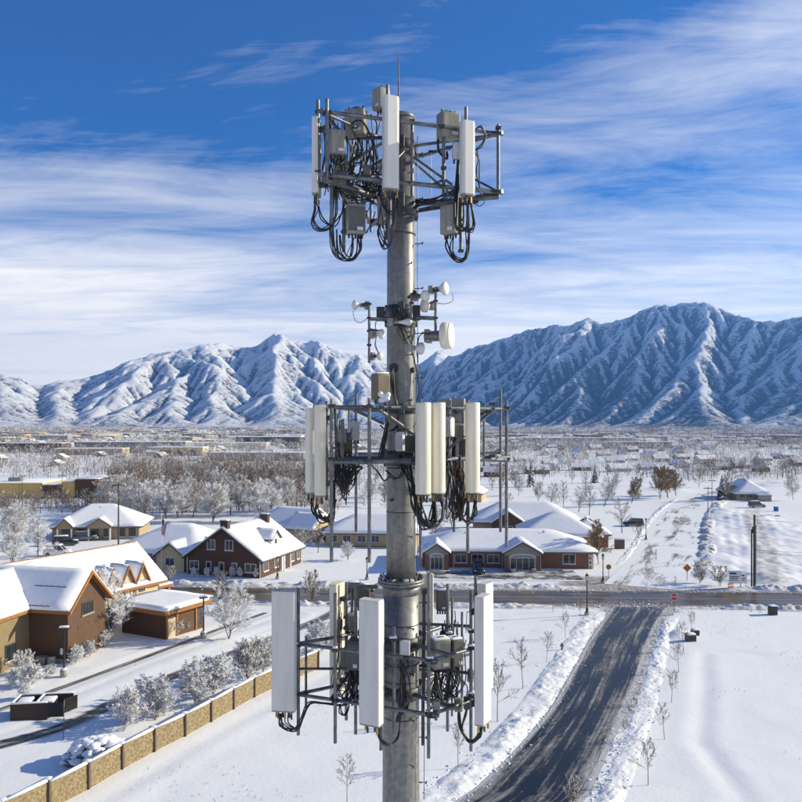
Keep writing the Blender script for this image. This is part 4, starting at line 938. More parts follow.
m12 = radio(457, 431, 16.5, .22, .30, .2, 10, 'weathered brown radio unit behind the lone tubular antenna', 'radio', True, 4)
m13 = radio(343, 436, 15.95, .10, .28, .12, -60, 'slim grey amplifier on the short pipe of the left middle frame', 'radio', True, 2)
for rt, pts, n_ in ((m2, [(318, 500, 15.3), (317, 510, 15.3), (322, 519, 15.3), (330, 519, 15.3), (333, 505, 15.35), (334, 480, 15.5)], 4),
    (m1, [(312, 498, 15.6), (313, 512, 15.5), (323, 522, 15.4), (331, 515, 15.5), (336, 500, 15.6)], 3),
    (m3, [(418, 499, 15.3), (418, 515, 15.25), (424, 527, 15.25), (433, 525, 15.3), (436, 512, 15.4), (434, 498, 15.5)], 5),
    (m3, [(421, 499, 15.25), (424, 515, 15.2), (431, 526, 15.25), (440, 518, 15.35), (443, 499, 15.5)], 4),
    (m3, [(416, 500, 15.4), (413, 488, 15.6), (410, 470, 15.8), (408, 455, 15.9)], 4),
    (m4, [(434, 499, 15.5), (432, 514, 15.4), (425, 524, 15.4), (419, 512, 15.5), (415, 490, 15.7)], 4),
    (m4, [(441, 499, 15.5), (445, 510, 15.6), (449, 500, 15.7), (450, 475, 15.9)], 3),
    (m5, [(468, 499, 15.85), (467, 514, 15.8), (471, 522, 15.8), (475, 512, 15.85), (475, 499, 15.85)], 4),
    (m5, [(466, 499, 15.85), (462, 512, 15.9), (466, 523, 15.9), (472, 517, 15.9), (476, 500, 15.85)], 3),
    (m12, [(455, 438, 16.4), (453, 455, 16.3), (457, 475, 16.2), (461, 495, 16.1), (458, 515, 16.1)], 4),
    (m11, [(448, 438, 16.2), (447, 460, 16.1), (452, 485, 16), (449, 508, 16)], 4)):
    cables(rt, pts, n_, .055, .0145)
for k in range(14):
    x0 = q.uniform(446, 462); cables(tower, [(x0, q.uniform(455, 470), 16.2), (x0 + q.uniform(-5, 5), q.uniform(475, 490), 16.1), (x0 + q.uniform(-5, 5), q.uniform(495, 510), 16.1), (x0 + q.uniform(-4, 6), q.uniform(512, 524), 16.1), (x0 + q.uniform(2, 9), q.uniform(490, 505), 16)], 1, .02, .013, mat='black' if k % 5 else 'rust', seed=k + 120)
for k in range(14):
    x0 = q.uniform(334, 345); cables(tower, [(x0, q.uniform(460, 468), 15.5), (x0 + q.uniform(-2, 5), q.uniform(472, 484), 15.4), (x0 + q.uniform(2, 9), q.uniform(482, 494), 15.4), (x0 + q.uniform(6, 13), q.uniform(470, 484), 15.5), (x0 + q.uniform(8, 22), q.uniform(462, 468), 15.6)], 1, .02, .0145, seed=k + 150)
for k in range(5):
    cables(tower, [(386, q.uniform(404, 412), 16.0), (387 + q.uniform(-2, 3), 425, 15.95), (382 + q.uniform(-2, 3), 445, 15.9), (379 + q.uniform(-2, 3), 462, 15.9)], 1, .02, .016, seed=k + 180)
cables(tower, [(371, 465, 15.3), (378, 473, 15.4), (384, 480, 15.5), (390, 476, 15.7)], 2, .02, .012)
cables(tower, [(386, 470, 15.9), (394, 479, 16.0), (401, 476, 16.0), (404, 466, 16)], 3, .04, .012)
cables(tower, [(400, 455, 15.9), (404, 470, 15.8), (411, 485, 15.7), (414, 500, 15.6), (417, 515, 15.5)], 5, .06, .016)
cables(tower, [(380, 425, 16), (385, 430, 16), (392, 430, 16.1), (399, 423, 16.15)], 2, .02, .014)

# --- lower frame equipment
l1 = panel(284, 591, 711, 15.85, .475, .17, -9, 'big pale panel antenna at the far left of the lowest frame', round_=.2, nconn=6)
l2 = panel(337.5, 582.5, 695, 17.0, .46, .17, -112, 'panel antenna behind the far left one, its tan back in sun', 'radome_warm', round_=.2)
l3 = panel(371.4, 599, 724.5, 14.72, .42, .22, -27, 'big pale panel antenna directly in front of the pole on the lowest frame', round_=.12, nconn=4)
l4 = panel(483, 595, 723, 15.3, .40, .19, 62, 'front white panel antenna at the right end of the lowest frame', round_=.12)
l5 = panel(485.5, 582.5, 690, 17.1, .36, .20, 56, 'white panel antenna half hidden behind the front right one', round_=.12)
l6 = panel(425.6, 573.5, 690, 18.3, .36, .14, 175, 'cream backed panel antenna peeking out behind the pole', 'radome_warm', round_=.2)
e1 = radio(441.3, 600, 17.0, .22, .44, .18, 6, 'dark grey radio unit high on the lower frame right of the flange', 'radio_dark', False, 4, snow=True)
e2 = radio(440, 653, 16.1, .36, .58, .30, 18, 'beige equipment box on the lower frame right of the pole', 'radio', False, 5, snow=True)
e3 = radio(454.5, 652, 16.2, .26, .56, .28, 30, 'dark brown equipment box beside the beige one', 'radio_dark', False, 4, front='radio_dark', snow=True)
e4 = radio(404.8, 649, 15.55, .20, .32, .10, 2, 'small white junction box on the short pipe before the pole', 'radio_white', False, 2)
e5 = radio(354.5, 654, 16.2, .26, .58, .3, -10, 'dark cabinet on the lower frame behind the front panel antenna', 'radio_dark', False, 5)
e6 = radio(363, 597, 17.3, .28, .42, .24, 10, 'grey radio unit with a dark side under the short bar left of the flange', 'radio_dark', False, 4)
e7 = radio(347.5, 660, 16.6, .18, .44, .18, -40, 'small grey filter behind the left pipes of the lowest frame', 'radio', True, 3)
cables(l1, [(280, 714, 15.9), (281, 724, 15.9), (288, 729, 15.9), (297, 729, 16.0), (303, 718, 16), (309, 704, 16), (325, 702, 15.9), (345, 704, 15.9), (355, 695, 16.1)], 3, .035, .016)
for k in range(4): cables(l1, [(279 + k * 3, 713, 15.9), (280 + k * 3, 722, 15.9), (286 + k * 3, 729, 15.9), (298, 730, 16)], 1, .02, .013, seed=k)
cables(l1, [(340, 704, 15.8), (340, 712, 15.8), (345, 715, 15.9), (349, 706, 16)], 3, .03, .013)
cables(l3, [(379, 726, 14.9), (380, 737, 14.9), (386, 744, 15), (394, 743, 15.3), (399, 734, 15.5), (401, 705, 15.7), (402, 680, 15.8), (404, 664, 15.8)], 3, .03, .016)
cables(l3, [(376, 726, 14.9), (377, 735, 14.9), (381, 741, 15), (389, 745, 15.1)], 2, .02, .011)
cables(l4, [(482, 726, 15.4), (480, 735, 15.4), (471, 742, 15.45), (463, 735, 15.6), (460, 722, 15.7), (459, 706, 15.8)], 4, .035, .016)
cables(l4, [(480, 727, 15.4), (477, 737, 15.4), (469, 741, 15.45), (463, 730, 15.6), (466, 715, 15.7), (468, 705, 15.8)], 3, .03, .015)
cables(e2, [(436, 668, 16), (437, 680, 15.9), (440, 695, 15.8), (445, 703, 15.8), (455, 705, 15.8), (460, 704, 15.8)], 3, .03, .018)
for k in range(22):
    x0 = q.uniform(431, 461); cables(tower, [(x0, q.uniform(664, 672), 16.1), (x0 + q.uniform(-4, 4), q.uniform(676, 686), 16), (x0 + q.uniform(-7, 7), q.uniform(686, 696), 15.9), (x0 + q.uniform(-5, 7), q.uniform(696, 706), 15.9)], 1, .02, q.uniform(.010, .017), mat='black' if k % 6 else 'galv_dark', seed=k + 220)
for k in range(12):
    x0 = q.uniform(347, 359); cables(tower, [(x0, q.uniform(668, 674), 16.2), (x0 + q.uniform(-3, 3), q.uniform(680, 690), 16.1), (x0 + q.uniform(-8, 3), q.uniform(692, 702), 16), (x0 - q.uniform(2, 12), q.uniform(698, 706), 15.9)], 1, .02, .0145, seed=k + 260)
for k in range(8):
    cables(tower, [(q.uniform(398, 408), q.uniform(660, 668), 15.9), (q.uniform(400, 412), 685, 15.95), (q.uniform(396, 410), 705, 15.95), (q.uniform(394, 402), 722, 16)], 1, .02, .013, seed=k + 290)
for k in range(6): cables(tower, [(418, 650, 16.15), (q.uniform(411, 416), 646, 16.05), (q.uniform(406, 410), 655, 16.0), (409, 668, 16)], 1, .02, .012, seed=k + 310)
for px, y0, y1 in ((424, 590, 640), (423.5, 640, 700), (423, 700, 745)):
    p = T(px, (y0 + y1) / 2, 16.6); wb(MB().box(p.x - .035, p.x + .035, p.y - .03, p.y + .03, T(0, y1, 16.6).z, T(0, y0, 16.6).z), 'cable_ladder', M['galv_dark'], tower)
for a in ((306, 636, 708, 16.4), (360, 618, 708, 17.0), (452, 598, 716, 17.2), (462, 612, 708, 16.5), (418, 612, 690, 17.3), (366, 640, 712, 16.0)): pipe(*a, .026)
for a in ((340, 420, 478, 16.6), (349, 402, 470, 17.0), (388, 404, 474, 17.3), (449, 404, 500, 17.0), (463, 404, 512, 16.6), (484, 404, 466, 17.0)): pipe(*a, .024)
for A_, B2, z in ((Lp, (-.3, 16.1), lu - .5), (Rp, (.4, 16.3), lu - .5), ((1.5, 17.5), (.3, 16.6), ld + .4)): bar(V((*A_, z)), V((*B2, z)), .026, 'brace', 'galv_dark')
e8 = radio(446, 640, 16.9, .22, .40, .2, -20, 'dark grey radio unit between the beige box and the right pipes', 'radio_dark', True, 4)
e9 = radio(352, 622, 16.9, .2, .36, .18, 15, 'grey radio unit above the dark cabinet behind the front panel', 'radio', True, 4)
m14 = radio(347, 446, 16.3, .2, .34, .18, 12, 'brown grey radio unit on the inner rail of the left middle frame', 'radio_brown', True, 4)
m15 = radio(464, 447, 16.4, .2, .34, .18, -8, 'dark radio unit low behind the lone tubular antenna', 'radio_dark', True, 4)
for k in range(14):
    x0 = q.uniform(436, 464); cables(tower, [(x0, q.uniform(610, 640), 16.8), (x0 + q.uniform(-5, 5), q.uniform(655, 668), 16.7), (x0 + q.uniform(-6, 6), q.uniform(680, 695), 16.5), (q.uniform(424, 440), q.uniform(690, 712), 16.5)], 1, .02, q.uniform(.009, .015), seed=k + 500)
for k in range(12):
    x0 = q.uniform(340, 362); cables(tower, [(x0, q.uniform(605, 640), 16.9), (x0 + q.uniform(-5, 5), q.uniform(650, 668), 16.7), (x0 + q.uniform(-6, 6), q.uniform(680, 695), 16.5), (q.uniform(346, 386), q.uniform(690, 708), 16.4)], 1, .02, q.uniform(.009, .015), seed=k + 530)
for k in range(12):
    x0 = q.uniform(334, 352); cables(tower, [(x0, q.uniform(412, 440), 16.4), (x0 + q.uniform(-4, 4), 452, 16.2), (x0 + q.uniform(-4, 6), q.uniform(466, 482), 15.9), (q.uniform(336, 350), q.uniform(486, 505), 15.7)], 1, .02, q.uniform(.009, .014), seed=k + 560)
sn = MB()
for px, py, Yk in ((430, 658, 15), (471, 646, 15.7), (468, 630, 15.7), (434, 660, 15.1), (471, 693, 15.7), (335, 648, 15.7), (393, 638, 15.4), (449, 633, 16.6), (298, 644, 16.1), (455, 459, 16), (450, 460, 16), (488, 456, 16.7), (498, 456, 16.8), (375, 177, 15.9)):
    p = T(px, py, Yk); w_ = q.uniform(.04, .08); sn.rbox(p.x - w_, p.x + w_, p.y - .05, p.y + .05, p.z - .005, p.z + .035, .016)
wb(sn, 'frame_snow', M['snow'], tower)['kind'] = 'stuff'
# ------------------------------------------------------------------ buildings
def roof_solid(x0, x1, y0, y1, ze, zr, axis, ha, hb, over, th, dz=0.0, inset=0.0, bev=0.0, lump=0.0, seed=0):
    """gable (ha=hb=0) or hipped roof slab; the ridge runs along axis"""
    sw = axis == 'y'
    if sw: x0, x1, y0, y1 = y0, y1, x0, x1
    m = (zr - ze) / ((y1 - y0) / 2); ov = over - inset
    X0, X1, Y0, Y1 = x0 - ov, x1 + ov, y0 - ov, y1 + ov; zE = ze - ov * m + dz; zR = zr + dz; ym = (y0 + y1) / 2
    ra = X0 + (ha + ov if ha else 0); rb = X1 - (hb + ov if hb else 0)
    low = [(X0, Y0, zE), (X1, Y0, zE), (X1, Y1, zE), (X0, Y1, zE), (ra, ym, zR), (rb, ym, zR)]
    vs = low + [(x, y, z + th) for x, y, z in low]
    fs = [(0, 1, 5, 4), (2, 3, 4, 5)] + ([(1, 2, 5)] if hb else []) + ([(3, 0, 4)] if ha else [])
    F_ = [tuple(i + 6 for i in f) for f in fs] + [tuple(f[::-1]) for f in fs] + [(0, 1, 7, 6), (2, 3, 9, 8)]
    F_ += [(1, 2, 8, 7)] if hb else [(1, 5, 11, 7), (5, 2, 8, 11)]
    F_ += [(3, 0, 6, 9)] if ha else [(3, 4, 10, 9), (4, 0, 6, 10)]
    if sw: vs = [(y, x, z) for x, y, z in vs]; F_ = [f[::-1] for f in F_]
    bm = bmesh.new(); bv = [bm.verts.new(v) for v in vs]
    for f in F_: bm.faces.new([bv[i] for i in f])
    if bev:
        bmesh.ops.bevel(bm, geom=[e for e in bm.edges if len(e.link_faces) == 2 and e.calc_face_angle(0) > .25], offset=bev, segments=3, affect='EDGES', profile=.6)
        for _ in range(3 if lump else 0):
            lg = [e for e in bm.edges if e.calc_length() > 1.1]
            bmesh.ops.subdivide_edges(bm, edges=lg, cuts=1, use_grid_fill=True)
        if lump:
            for v in bm.verts:
                if v.co.z > zE + th * .6:
                    v.co.z += lump * (float(fbm(np.array(v.co.x * .55), np.array(v.co.y * .55), 3, seed)) - .5)
    bmesh.ops.recalc_face_normals(bm, faces=list(bm.faces))
    bm.verts.index_update(); mb = MB(); mb.add([v.co.copy() for v in bm.verts], [[v.index for v in f.verts] for f in bm.faces], 0, bool(bev)); bm.free()
    return mb
def volume(root, x0, x1, y0, y1, z0, ze, zr, axis, wall, edge, over=.45, ha=0, hb=0, snow=.24, th=.16, name='wall', lump=.10, roof_name='roof', sub=False):
    """walls with gables, roof slab with a snow layer; returns (wall, roof)"""
    mb = MB(); hx = axis == 'x'
    def gable(zr_, hip): return not hip and zr_ > ze + .01
    mx, my = (x0 + x1) / 2, (y0 + y1) / 2
    if zr <= ze + .01: mb.box(x0, x1, y0, y1, z0, ze)
    elif hx:
        mb.add([(x0,y0,z0),(x1,y0,z0),(x1,y1,z0),(x0,y1,z0),(x0,y0,ze),(x1,y0,ze),(x1,y1,ze),(x0,y1,ze)], [(0,1,5,4),(2,3,7,6),(3,2,1,0)])
        for xx, h, fl in ((x0, ha, True), (x1, hb, False)):
            p = [(xx,y0,z0),(xx,y1,z0),(xx,y1,ze)] + ([(xx,my,zr)] if gable(zr, h) else []) + [(xx,y0,ze)]
            mb.add(p, [tuple(range(len(p)))[::-1 if fl else 1]])
    else:
        mb.add([(x0,y0,z0),(x1,y0,z0),(x1,y1,z0),(x0,y1,z0),(x0,y0,ze),(x1,y0,ze),(x1,y1,ze),(x0,y1,ze)], [(1,2,6,5),(3,0,4,7),(3,2,1,0)])
        for yy, h, fl in ((y0, ha, False), (y1, hb, True)):
            p = [(x0,yy,z0),(x1,yy,z0),(x1,yy,ze)] + ([(mx,yy,zr)] if gable(zr, h) else []) + [(x0,yy,ze)]
            mb.add(p, [tuple(range(len(p)))[::-1 if fl else 1]])
    w = mb.build(name, M[wall], root)
    par = w if sub else root
    rf = roof_solid(x0, x1, y0, y1, ze, max(zr, ze + .02), axis, ha, hb, over, th).build(roof_name, M[edge], par)
    if snow:
        sn = roof_solid(x0, x1, y0, y1, ze, max(zr, ze + .02), axis, ha, hb, over, snow, th - .03, .05, min(.11, snow * .45), lump, len(w.name) * 7 + int(x1 * 10) % 50)
        sn.build('roof_snow', M['roof_snow'], par if sub else rf)
    return w, rf
def face_mat(face, u, z, x0, x1, y0, y1):
    if face == 'f': return Matrix(((1,0,0,u),(0,1,0,y0),(0,0,1,z),(0,0,0,1)))
    if face == 'b': return Matrix(((-1,0,0,u),(0,-1,0,y1),(0,0,1,z),(0,0,0,1)))
    if face == 'r': return Matrix(((0,-1,0,x1),(1,0,0,u),(0,0,1,z),(0,0,0,1)))
    return Matrix(((0,1,0,x0),(-1,0,0,u),(0,0,1,z),(0,0,0,1)))
def window(root, dims, face, u, z, w, h, nx=2, nz=1, frame='frame_white', sill=True, name='window', snow=True):
    """u = middle along the wall, z = bottom; frame proud of the wall, panes set back in it"""
    B = face_mat(face, u, z, *dims); a = w / 2; t = min(.09, w * .12); mb = MB()
    mb.box(-a, a, -.07, .02, 0, t, 0, B).box(-a, a, -.07, .02, h - t, h, 0, B).box(-a, -a + t, -.068, .02, t, h - t, 0, B).box(a - t, a, -.068, .02, t, h - t, 0, B)
    for i in range(1, nx): x = -a + w * i / nx; mb.box(x - t * .3, x + t * .3, -.062, .02, t, h - t, 0, B)
    for i in range(1, nz): zz = h * i / nz; mb.box(-a + t, a - t, -.060, .02, zz - t * .3, zz + t * .3, 0, B)
    wn = mb.build(name, M[frame], root)
    MB().box(-a + t * .8, a - t * .8, -.03, .01, t * .8, h - t * .8, 0, B).build('pane', M['glass'], wn)
    if sill:
        MB().box(-a - .08, a + .08, -.15, .01, -.12, -.003, 0, B).build('sill', M['concrete'] if frame != 'frame_dark' else M['concrete'], wn)
        if snow: MB().rbox(-a - .06, a + .06, -.14, -.075, -.006, .06, .025, 0, B).build('sill_snow', M['snow'], wn)
    return wn
def door(root, dims, face, u, w, h, mat='frame_dark', glass=False):
    B = face_mat(face, u, 0, *dims); a = w / 2
    d = MB().box(-a - .08, -a, -.06, .02, 0, h + .08, 0, B).box(a, a + .08, -.06, .02, 0, h + .08, 0, B).box(-a, a, -.058, .02, h, h + .08, 0, B).build('door_frame', M['frame_white'], root)
    lf = MB().box(-a, a, -.03, .015, .01, h, 0, B).build('door', M['glass' if glass else mat], d)
    MB().box(a - .16, a - .12, -.09, -.031, h * .42, h * .55, 0, B).build('handle', M['galv'], d)
    return d
def house(name, label, xy, ang, group=None): return empty(name, (xy[0], xy[1], 0), ang, label, 'building', group)

# A: brown brick building with an orange trimmed gable (left edge)
cA = (-31.9, 76.6)
A = house('brick_building', 'brown brick building with an orange trimmed gable beside the snowy street', cA, R(-12.7))
dA = (-14, 0, 0, 6.1)
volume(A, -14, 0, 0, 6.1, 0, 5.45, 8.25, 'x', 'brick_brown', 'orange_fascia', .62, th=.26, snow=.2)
for s in (0, 1):                                   # barge boards on the gable
    y0_, y1_ = (-.62, 3.05) if s == 0 else (6.72, 3.05); zl = 5.45 - .62 * 2.8 / 3.05
    mb = MB(); ya, yb = (y0_, y1_)
    mb.add([(.58, ya, zl - .12), (.58, yb, 8.25 - .12), (.58, yb, 8.25 + .22), (.58, ya, zl + .22), (.70, ya, zl - .12), (.70, yb, 8.25 - .12), (.70, yb, 8.25 + .22), (.70, ya, zl + .22)],
           [(0,1,2,3),(7,6,5,4),(0,4,5,1),(1,5,6,2),(2,6,7,3),(3,7,4,0)] if s else [(3,2,1,0),(4,5,6,7),(1,5,4,0),(2,6,5,1),(3,7,6,2),(0,4,7,3)])
    mb.build('barge_board', M['orange_fascia'], A)
for k, (xa, xb, yf) in enumerate(((-4.6, -.9, .52), (-4.2, -1.6, .06))):    # snow guards half way up the slope
    t_ = yf; y = -.62 + t_ * 3.67; z = 5.45 - .57 + (y + .62) * (2.8 / 3.05) + .40
    MB().tube([(x, y, z + .05 + .03 * math.sin(x * 9)) for x in np.arange(xa, xb, .25)], .05, 5).build('snow_guard', M['dark_roof'], A)
window(A, dA, 'r', 3.1, 4.15, 1.9, 1.25, 4, 1, 'frame_dark', True, snow=False)
MB().box(-4.2, .05, -.10, -.002, .0, .45).build('plinth', M['concrete'], A)
for x, y, w_ in ((-2.4, -.5, 1.0), (-1.2, -.75, .5)):
    MB().rbox(x - w_ / 2, x + w_ / 2, y - .35, y + .3, .1, 1.35 if w_ > 1 else .8, .04, seg=1).build('utility_cabinet', M['radio'], A)
MB().box(-.75, -.5, -.12, -.002, .9, 1.5).build('meter_box', M['white'], A)
for y in (1.6, 3.2, 4.9): MB().box(.002, .05, y - .04, y + .04, 2.9 + y * .1, 3.0 + y * .1).build('weep_vent', M['black'], A)
M['tan_dark'] = material('olive_tan_stucco', (.235, .175, .095), .85, 0, (.20, .15, .08), 2)  # cream wing wall with its shade painted in as a darker colour
# cream wing that comes forward at the left edge
volume(A, -12.4, -4.25, -4.6, 5.9, 0, 5.3, 8.1, 'y', 'tan_dark', 'orange_fascia', .6, th=.26, snow=.2, name='wing_wall', roof_name='wing_roof')
dA2 = (-12.4, -4.25, -4.6, 5.9)
window(A, dA2, 'r', -2.6, .8, 1.5, 1.6, 2, 1, 'frame_dark'); window(A, dA2, 'f', -6.2, .9, 1.5, 1.6, 2, 1, 'frame_dark')
MB().box(-4.36, -4.17, -4.70, -4.5, 0, 5.0).build('corner_post', M['orange_fascia'], A)
# long rear wing with four dormers
B_ = house('dormer_building', 'long cream building with orange gabled dormers under a snowy roof', (-29.6, 97.6), R(-119))
L_, W_ = 19.5, 9.0                                  # local x runs along the street towards the camera, +y faces the street
dB = (0, L_, -W_, 0)
volume(B_, 0, L_, -W_, 0, 0, 4.3, 7.9, 'x', 'cream', 'orange_fascia', .8, th=.24, snow=.2, lump=.12)
for k, x in enumerate((2.9, 5.1, 7.3, 9.5)):
    w_, _ = volume(B_, x - .82, x + .82, -2.9, .30, 2.95, 4.75, 6.35, 'y', 'cream', 'orange_fascia', .24, th=.22, snow=.14, name='dormer', sub=True, lump=.05)
    for k2 in (-1, 1):
        e_ = x + k2 * 1.08; zl = 6.35 - 1.08 * 1.6 / .82; q_ = [(e_, zl - .10), (x, 6.25), (x, 6.60), (e_, zl + .24)]
        mb = MB().add([(u, .56, z) for u, z in q_] + [(u, .68, z) for u, z in q_], [(0,1,2,3),(7,6,5,4),(0,4,5,1),(1,5,6,2),(2,6,7,3),(3,7,4,0)] if k2 > 0 else [(3,2,1,0),(4,5,6,7),(1,5,4,0),(2,6,5,1),(3,7,6,2),(0,4,7,3)])
        mb.build('barge_board', M['orange_fascia'], w_)
    window(B_, (0, L_, -W_, .30), 'b', x, 3.15, .9, 1.3, 2, 1, 'frame_dark', False)
for x in (2.6, 6.4, 10.0, 13.6, 17.4): window(B_, dB, 'b', x, .9, 1.3, 1.5, 2, 1, 'frame_dark')
for xa, xb, f_ in ((.5, 19, .50), (-.5, 20, .985)):
    y = .8 - f_ * 5.3; z = 4.3 - .64 + f_ * 4.24 + .42
    MB().tube([(x, y, z + .04 * math.sin(x * 7)) for x in np.arange(xa, xb, .35)], .07, 5).build('snow_guard', M['orange_fascia'], B_)
window(B_, dB, 'l', -4.5, 1.2, 1.8, 1.8, 2, 1, 'frame_dark'); door(B_, dB, 'l', -7.2, 1.1, 2.1)
for y in (-.4, -3.0): MB().box(-2.2, -1.85, y - .18, y + .18, 0, 2.9).build('porch_post', M['orange_fascia'], B_)
MB().box(-2.5, -.0, -3.4, .1, 2.9, 3.15).build('porch_roof', M['orange_fascia'], B_)
MB().rbox(-2.45, -.05, -3.35, .05, 3.14, 3.36, .08).build('porch_snow', M['roof_snow'], B_)

# flat roofed brick annex
C2 = house('flat_roof_annex', 'low brown brick annex with a flat snowy roof and orange fascia', (-25.0, 84.9), R(62))
volume(C2, 0, 5.8, 0, 6.4, 0, 2.85, 2.85, 'x', 'brick_brown', 'orange_fascia', .85, th=.42, snow=.40, lump=.16)
dC2 = (0, 5.8, 0, 6.4)
door(C2, dC2, 'f', .9, .95, 2.1, 'cream'); window(C2, dC2, 'f', 5.2, .5, .7, 1.7, 1, 1, 'frame_dark', False)
MB().box(.05, .30, -.12, -.003, 0, 2.8).build('pilaster', M['orange_fascia'], C2); MB().box(1.55, 1.8, -.12, -.003, 0, 2.8).build('pilaster', M['orange_fascia'], C2)
MB().box(4.5, 4.75, -.12, -.003, 0, 2.8).build('pilaster', M['orange_fascia'], C2)
q = random.Random(6)

# dark brick house with a lit side and two chimneys
D_ = house('brick_house', 'dark red brick house with two chimneys and a small white dormer', (-32.9, 123.0), R(-17.5))
dD = (0, 12.6, 0, 14.2)
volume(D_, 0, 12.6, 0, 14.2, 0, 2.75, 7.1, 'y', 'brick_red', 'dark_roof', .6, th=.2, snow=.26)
for px_, zz, ww, hh in ((4.2, 3.9, 1.4, 1.55), (7.3, 3.9, 1.4, 1.55)): window(D_, dD, 'f', px_, zz, ww, hh, 2, 1)
for px_, ww in ((1.3, 1.6), (3.8, .9), (6.0, .9), (8.2, .9), (10.9, 1.9)): window(D_, dD, 'f', px_, .75, ww, 1.35, 2 if ww > 1 else 1, 1)
for y, ww in ((1.6, 1.6), (5.0, 1.2), (10.8, 1.2), (13.0, 1.0)): window(D_, dD, 'r', y, .8, ww, 1.4, 2, 1)
door(D_, dD, 'r', 7.6, 1.1, 2.1, 'white')
for y in (6.4, 8.8): MB().cyl((13.3, y, 0), (13.3, y, 2.3), .12, n=10).build('porch_column', M['white'], D_)
for xx, yy, z1, s_ in ((6.3, .55, 8.15, .62), (6.9, 12.4, 7.9, .7)):
    ch = MB().box(xx - s_, xx + s_, yy - .42, yy + .42, 5.5, z1).box(xx - s_ - .08, xx + s_ + .08, yy - .5, yy + .5, z1, z1 + .18).build('chimney', M['brick_red'], D_)
    MB().rbox(xx - s_, xx + s_, yy - .42, yy + .42, z1 + .17, z1 + .3, .05).build('chimney_snow', M['snow'], ch)
dw, _ = volume(D_, 8.4, 11.3, 6.1, 8.9, 3.2, 5.0, 6.2, 'x', 'white', 'dark_roof', .35, th=.14, snow=.2, name='dormer', sub=True)
window(D_, (8.4, 11.3, 6.1, 8.9), 'r', 7.5, 3.75, .9, 1.15, 1, 1, 'frame_white')
for x, z in ((.1, 0), (12.5, 0)): MB().cyl((x, -.1, 0), (x, -.1, 2.6), .05, n=6).build('downpipe', M['white'], D_)

# brick office with two gabled entrances (right of the pole)
E_ = house('brick_office', 'long low red brick office with two pale gabled entrances', (3.4, 128.6), R(-3))
dE = (0, 27.2, 0, 12.6)
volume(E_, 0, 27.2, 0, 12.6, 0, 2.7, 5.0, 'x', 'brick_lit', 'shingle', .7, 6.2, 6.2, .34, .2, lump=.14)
for xa, xb, top in ((.5, 4.2, 4.0), (13.0, 18.6, 4.35)):
    pw, _ = volume(E_, xa, xb, -2.4, 3.2, 0, 2.75, top, 'y', 'grey_siding', 'dark_roof', .45, th=.18, snow=.26, name='entrance', sub=True)
    dd_ = (xa, xb, -2.4, 3.2); m_ = (xa + xb) / 2; hw = (xb - xa) / 2
    arch = [(m_ + (hw - .75) * math.cos(a), -2.47, 2.05 + .55 * math.sin(a)) for a in np.linspace(math.pi, 0, 13)]
    MB().tube(arch, .09, 6).build('arch_trim', M['white'], pw)
    window(E_, dd_, 'f', m_, .05, (xb - xa) - 1.7, 2.0, 4 if xb - xa > 5 else 3, 1, 'frame_white', False, 'entrance_glazing')
    for x in (xa + .3, xb - .3):
        MB().box(x - .28, x + .28, -2.62, -2.41, 0, 2.35).build('brick_pier', M['brick_lit'], pw)
for x, ww in ((6.2, 2.0), (8.9, 2.0), (11.4, 2.0)): window(E_, dE, 'f', x, .75, ww, 1.45, 2, 1)
window(E_, dE, 'f', 23.4, .7, 2.0, 1.6, 2, 1)
for k in range(7):
    MB().box(26.85 - (k % 2) * .25, 27.24, -.03, .40 + (k % 2) * .2, .1 + k * .36, .38 + k * .36).build('quoin', M['frame_white'], E_)
for x in (5.0, 12.8, 18.9, 26.5): MB().cyl((x, -.09, 0), (x, -.09, 2.5), .05, n=6).build('downpipe', M['white'], E_)
for x in (14.2, 17.4): MB().rbox(x - .35, x + .35, -4.0, -3.3, 0, .55, .06).build('planter', M['concrete'], E_)

# further houses of the neighbourhood ------------------------------------
H1 = house('tan_house', 'low tan walled house with a long snowy roof left of the pole', (-14.2, 151), R(-4))
volume(H1, 0, 17, 0, 11, 0, 2.6, 5.2, 'x', 'tan', 'shingle', .7, 5, 5, .3, .2)
for x in (1.4, 4.0, 6.8, 9.4, 12.5, 15): window(H1, (0, 17, 0, 11), 'f', x, .7, 1.6, 1.4, 2, 1)
H2 = house('gabled_house', 'snowy roofed house with a sunlit yellow gable behind the brick house', (-31, 163), R(-28))
volume(H2, 0, 13, 0, 11, 0, 2.7, 5.6, 'x', 'cream', 'shingle', .6, 4, 0, .3, .2)
volume(H2, 10.5, 16.5, -1.2, 5.8, 0, 2.6, 5.0, 'x', 'cream', 'shingle', .5, 0, 0, .3, .2, name='gable_wing')
window(H2, (10.5, 16.5, -1.2, 5.8), 'r', 2.3, 1.0, 1.8, 1.4, 2, 1); window(H2, (0, 13, 0, 11), 'f', 3, .9, 1.6, 1.4, 2, 1); window(H2, (0, 13, 0, 11), 'f', 7, .9, 1.6, 1.4, 2, 1)
H3 = house('hip_roof_house', 'wide hip roofed house with grey walls left of the dark brick house', (-46.5, 129), R(-14))
volume(H3, 0, 15.5, 0, 14, 0, 2.6, 6.0, 'x', 'grey_siding', 'shingle', .7, 6.5, 5, .34, .2, lump=.16)
volume(H3, 8.8, 13.6, -1.6, 5, 0, 2.5, 4.3, 'y', 'cream', 'shingle', .5, th=.2, snow=.26, name='gable_wing')
for x in (2, 5, 7.5): window(H3, (0, 15.5, 0, 14), 'f', x, .8, 1.5, 1.4, 2, 1)
window(H3, (8.8, 13.6, -1.6, 5), 'f', 11.2, .8, 1.6, 1.4, 2, 1)
M['muted_tan'] = material('muted_tan_siding', (.36, .27, .16), .85, 0, (.30, .23, .14), 2)
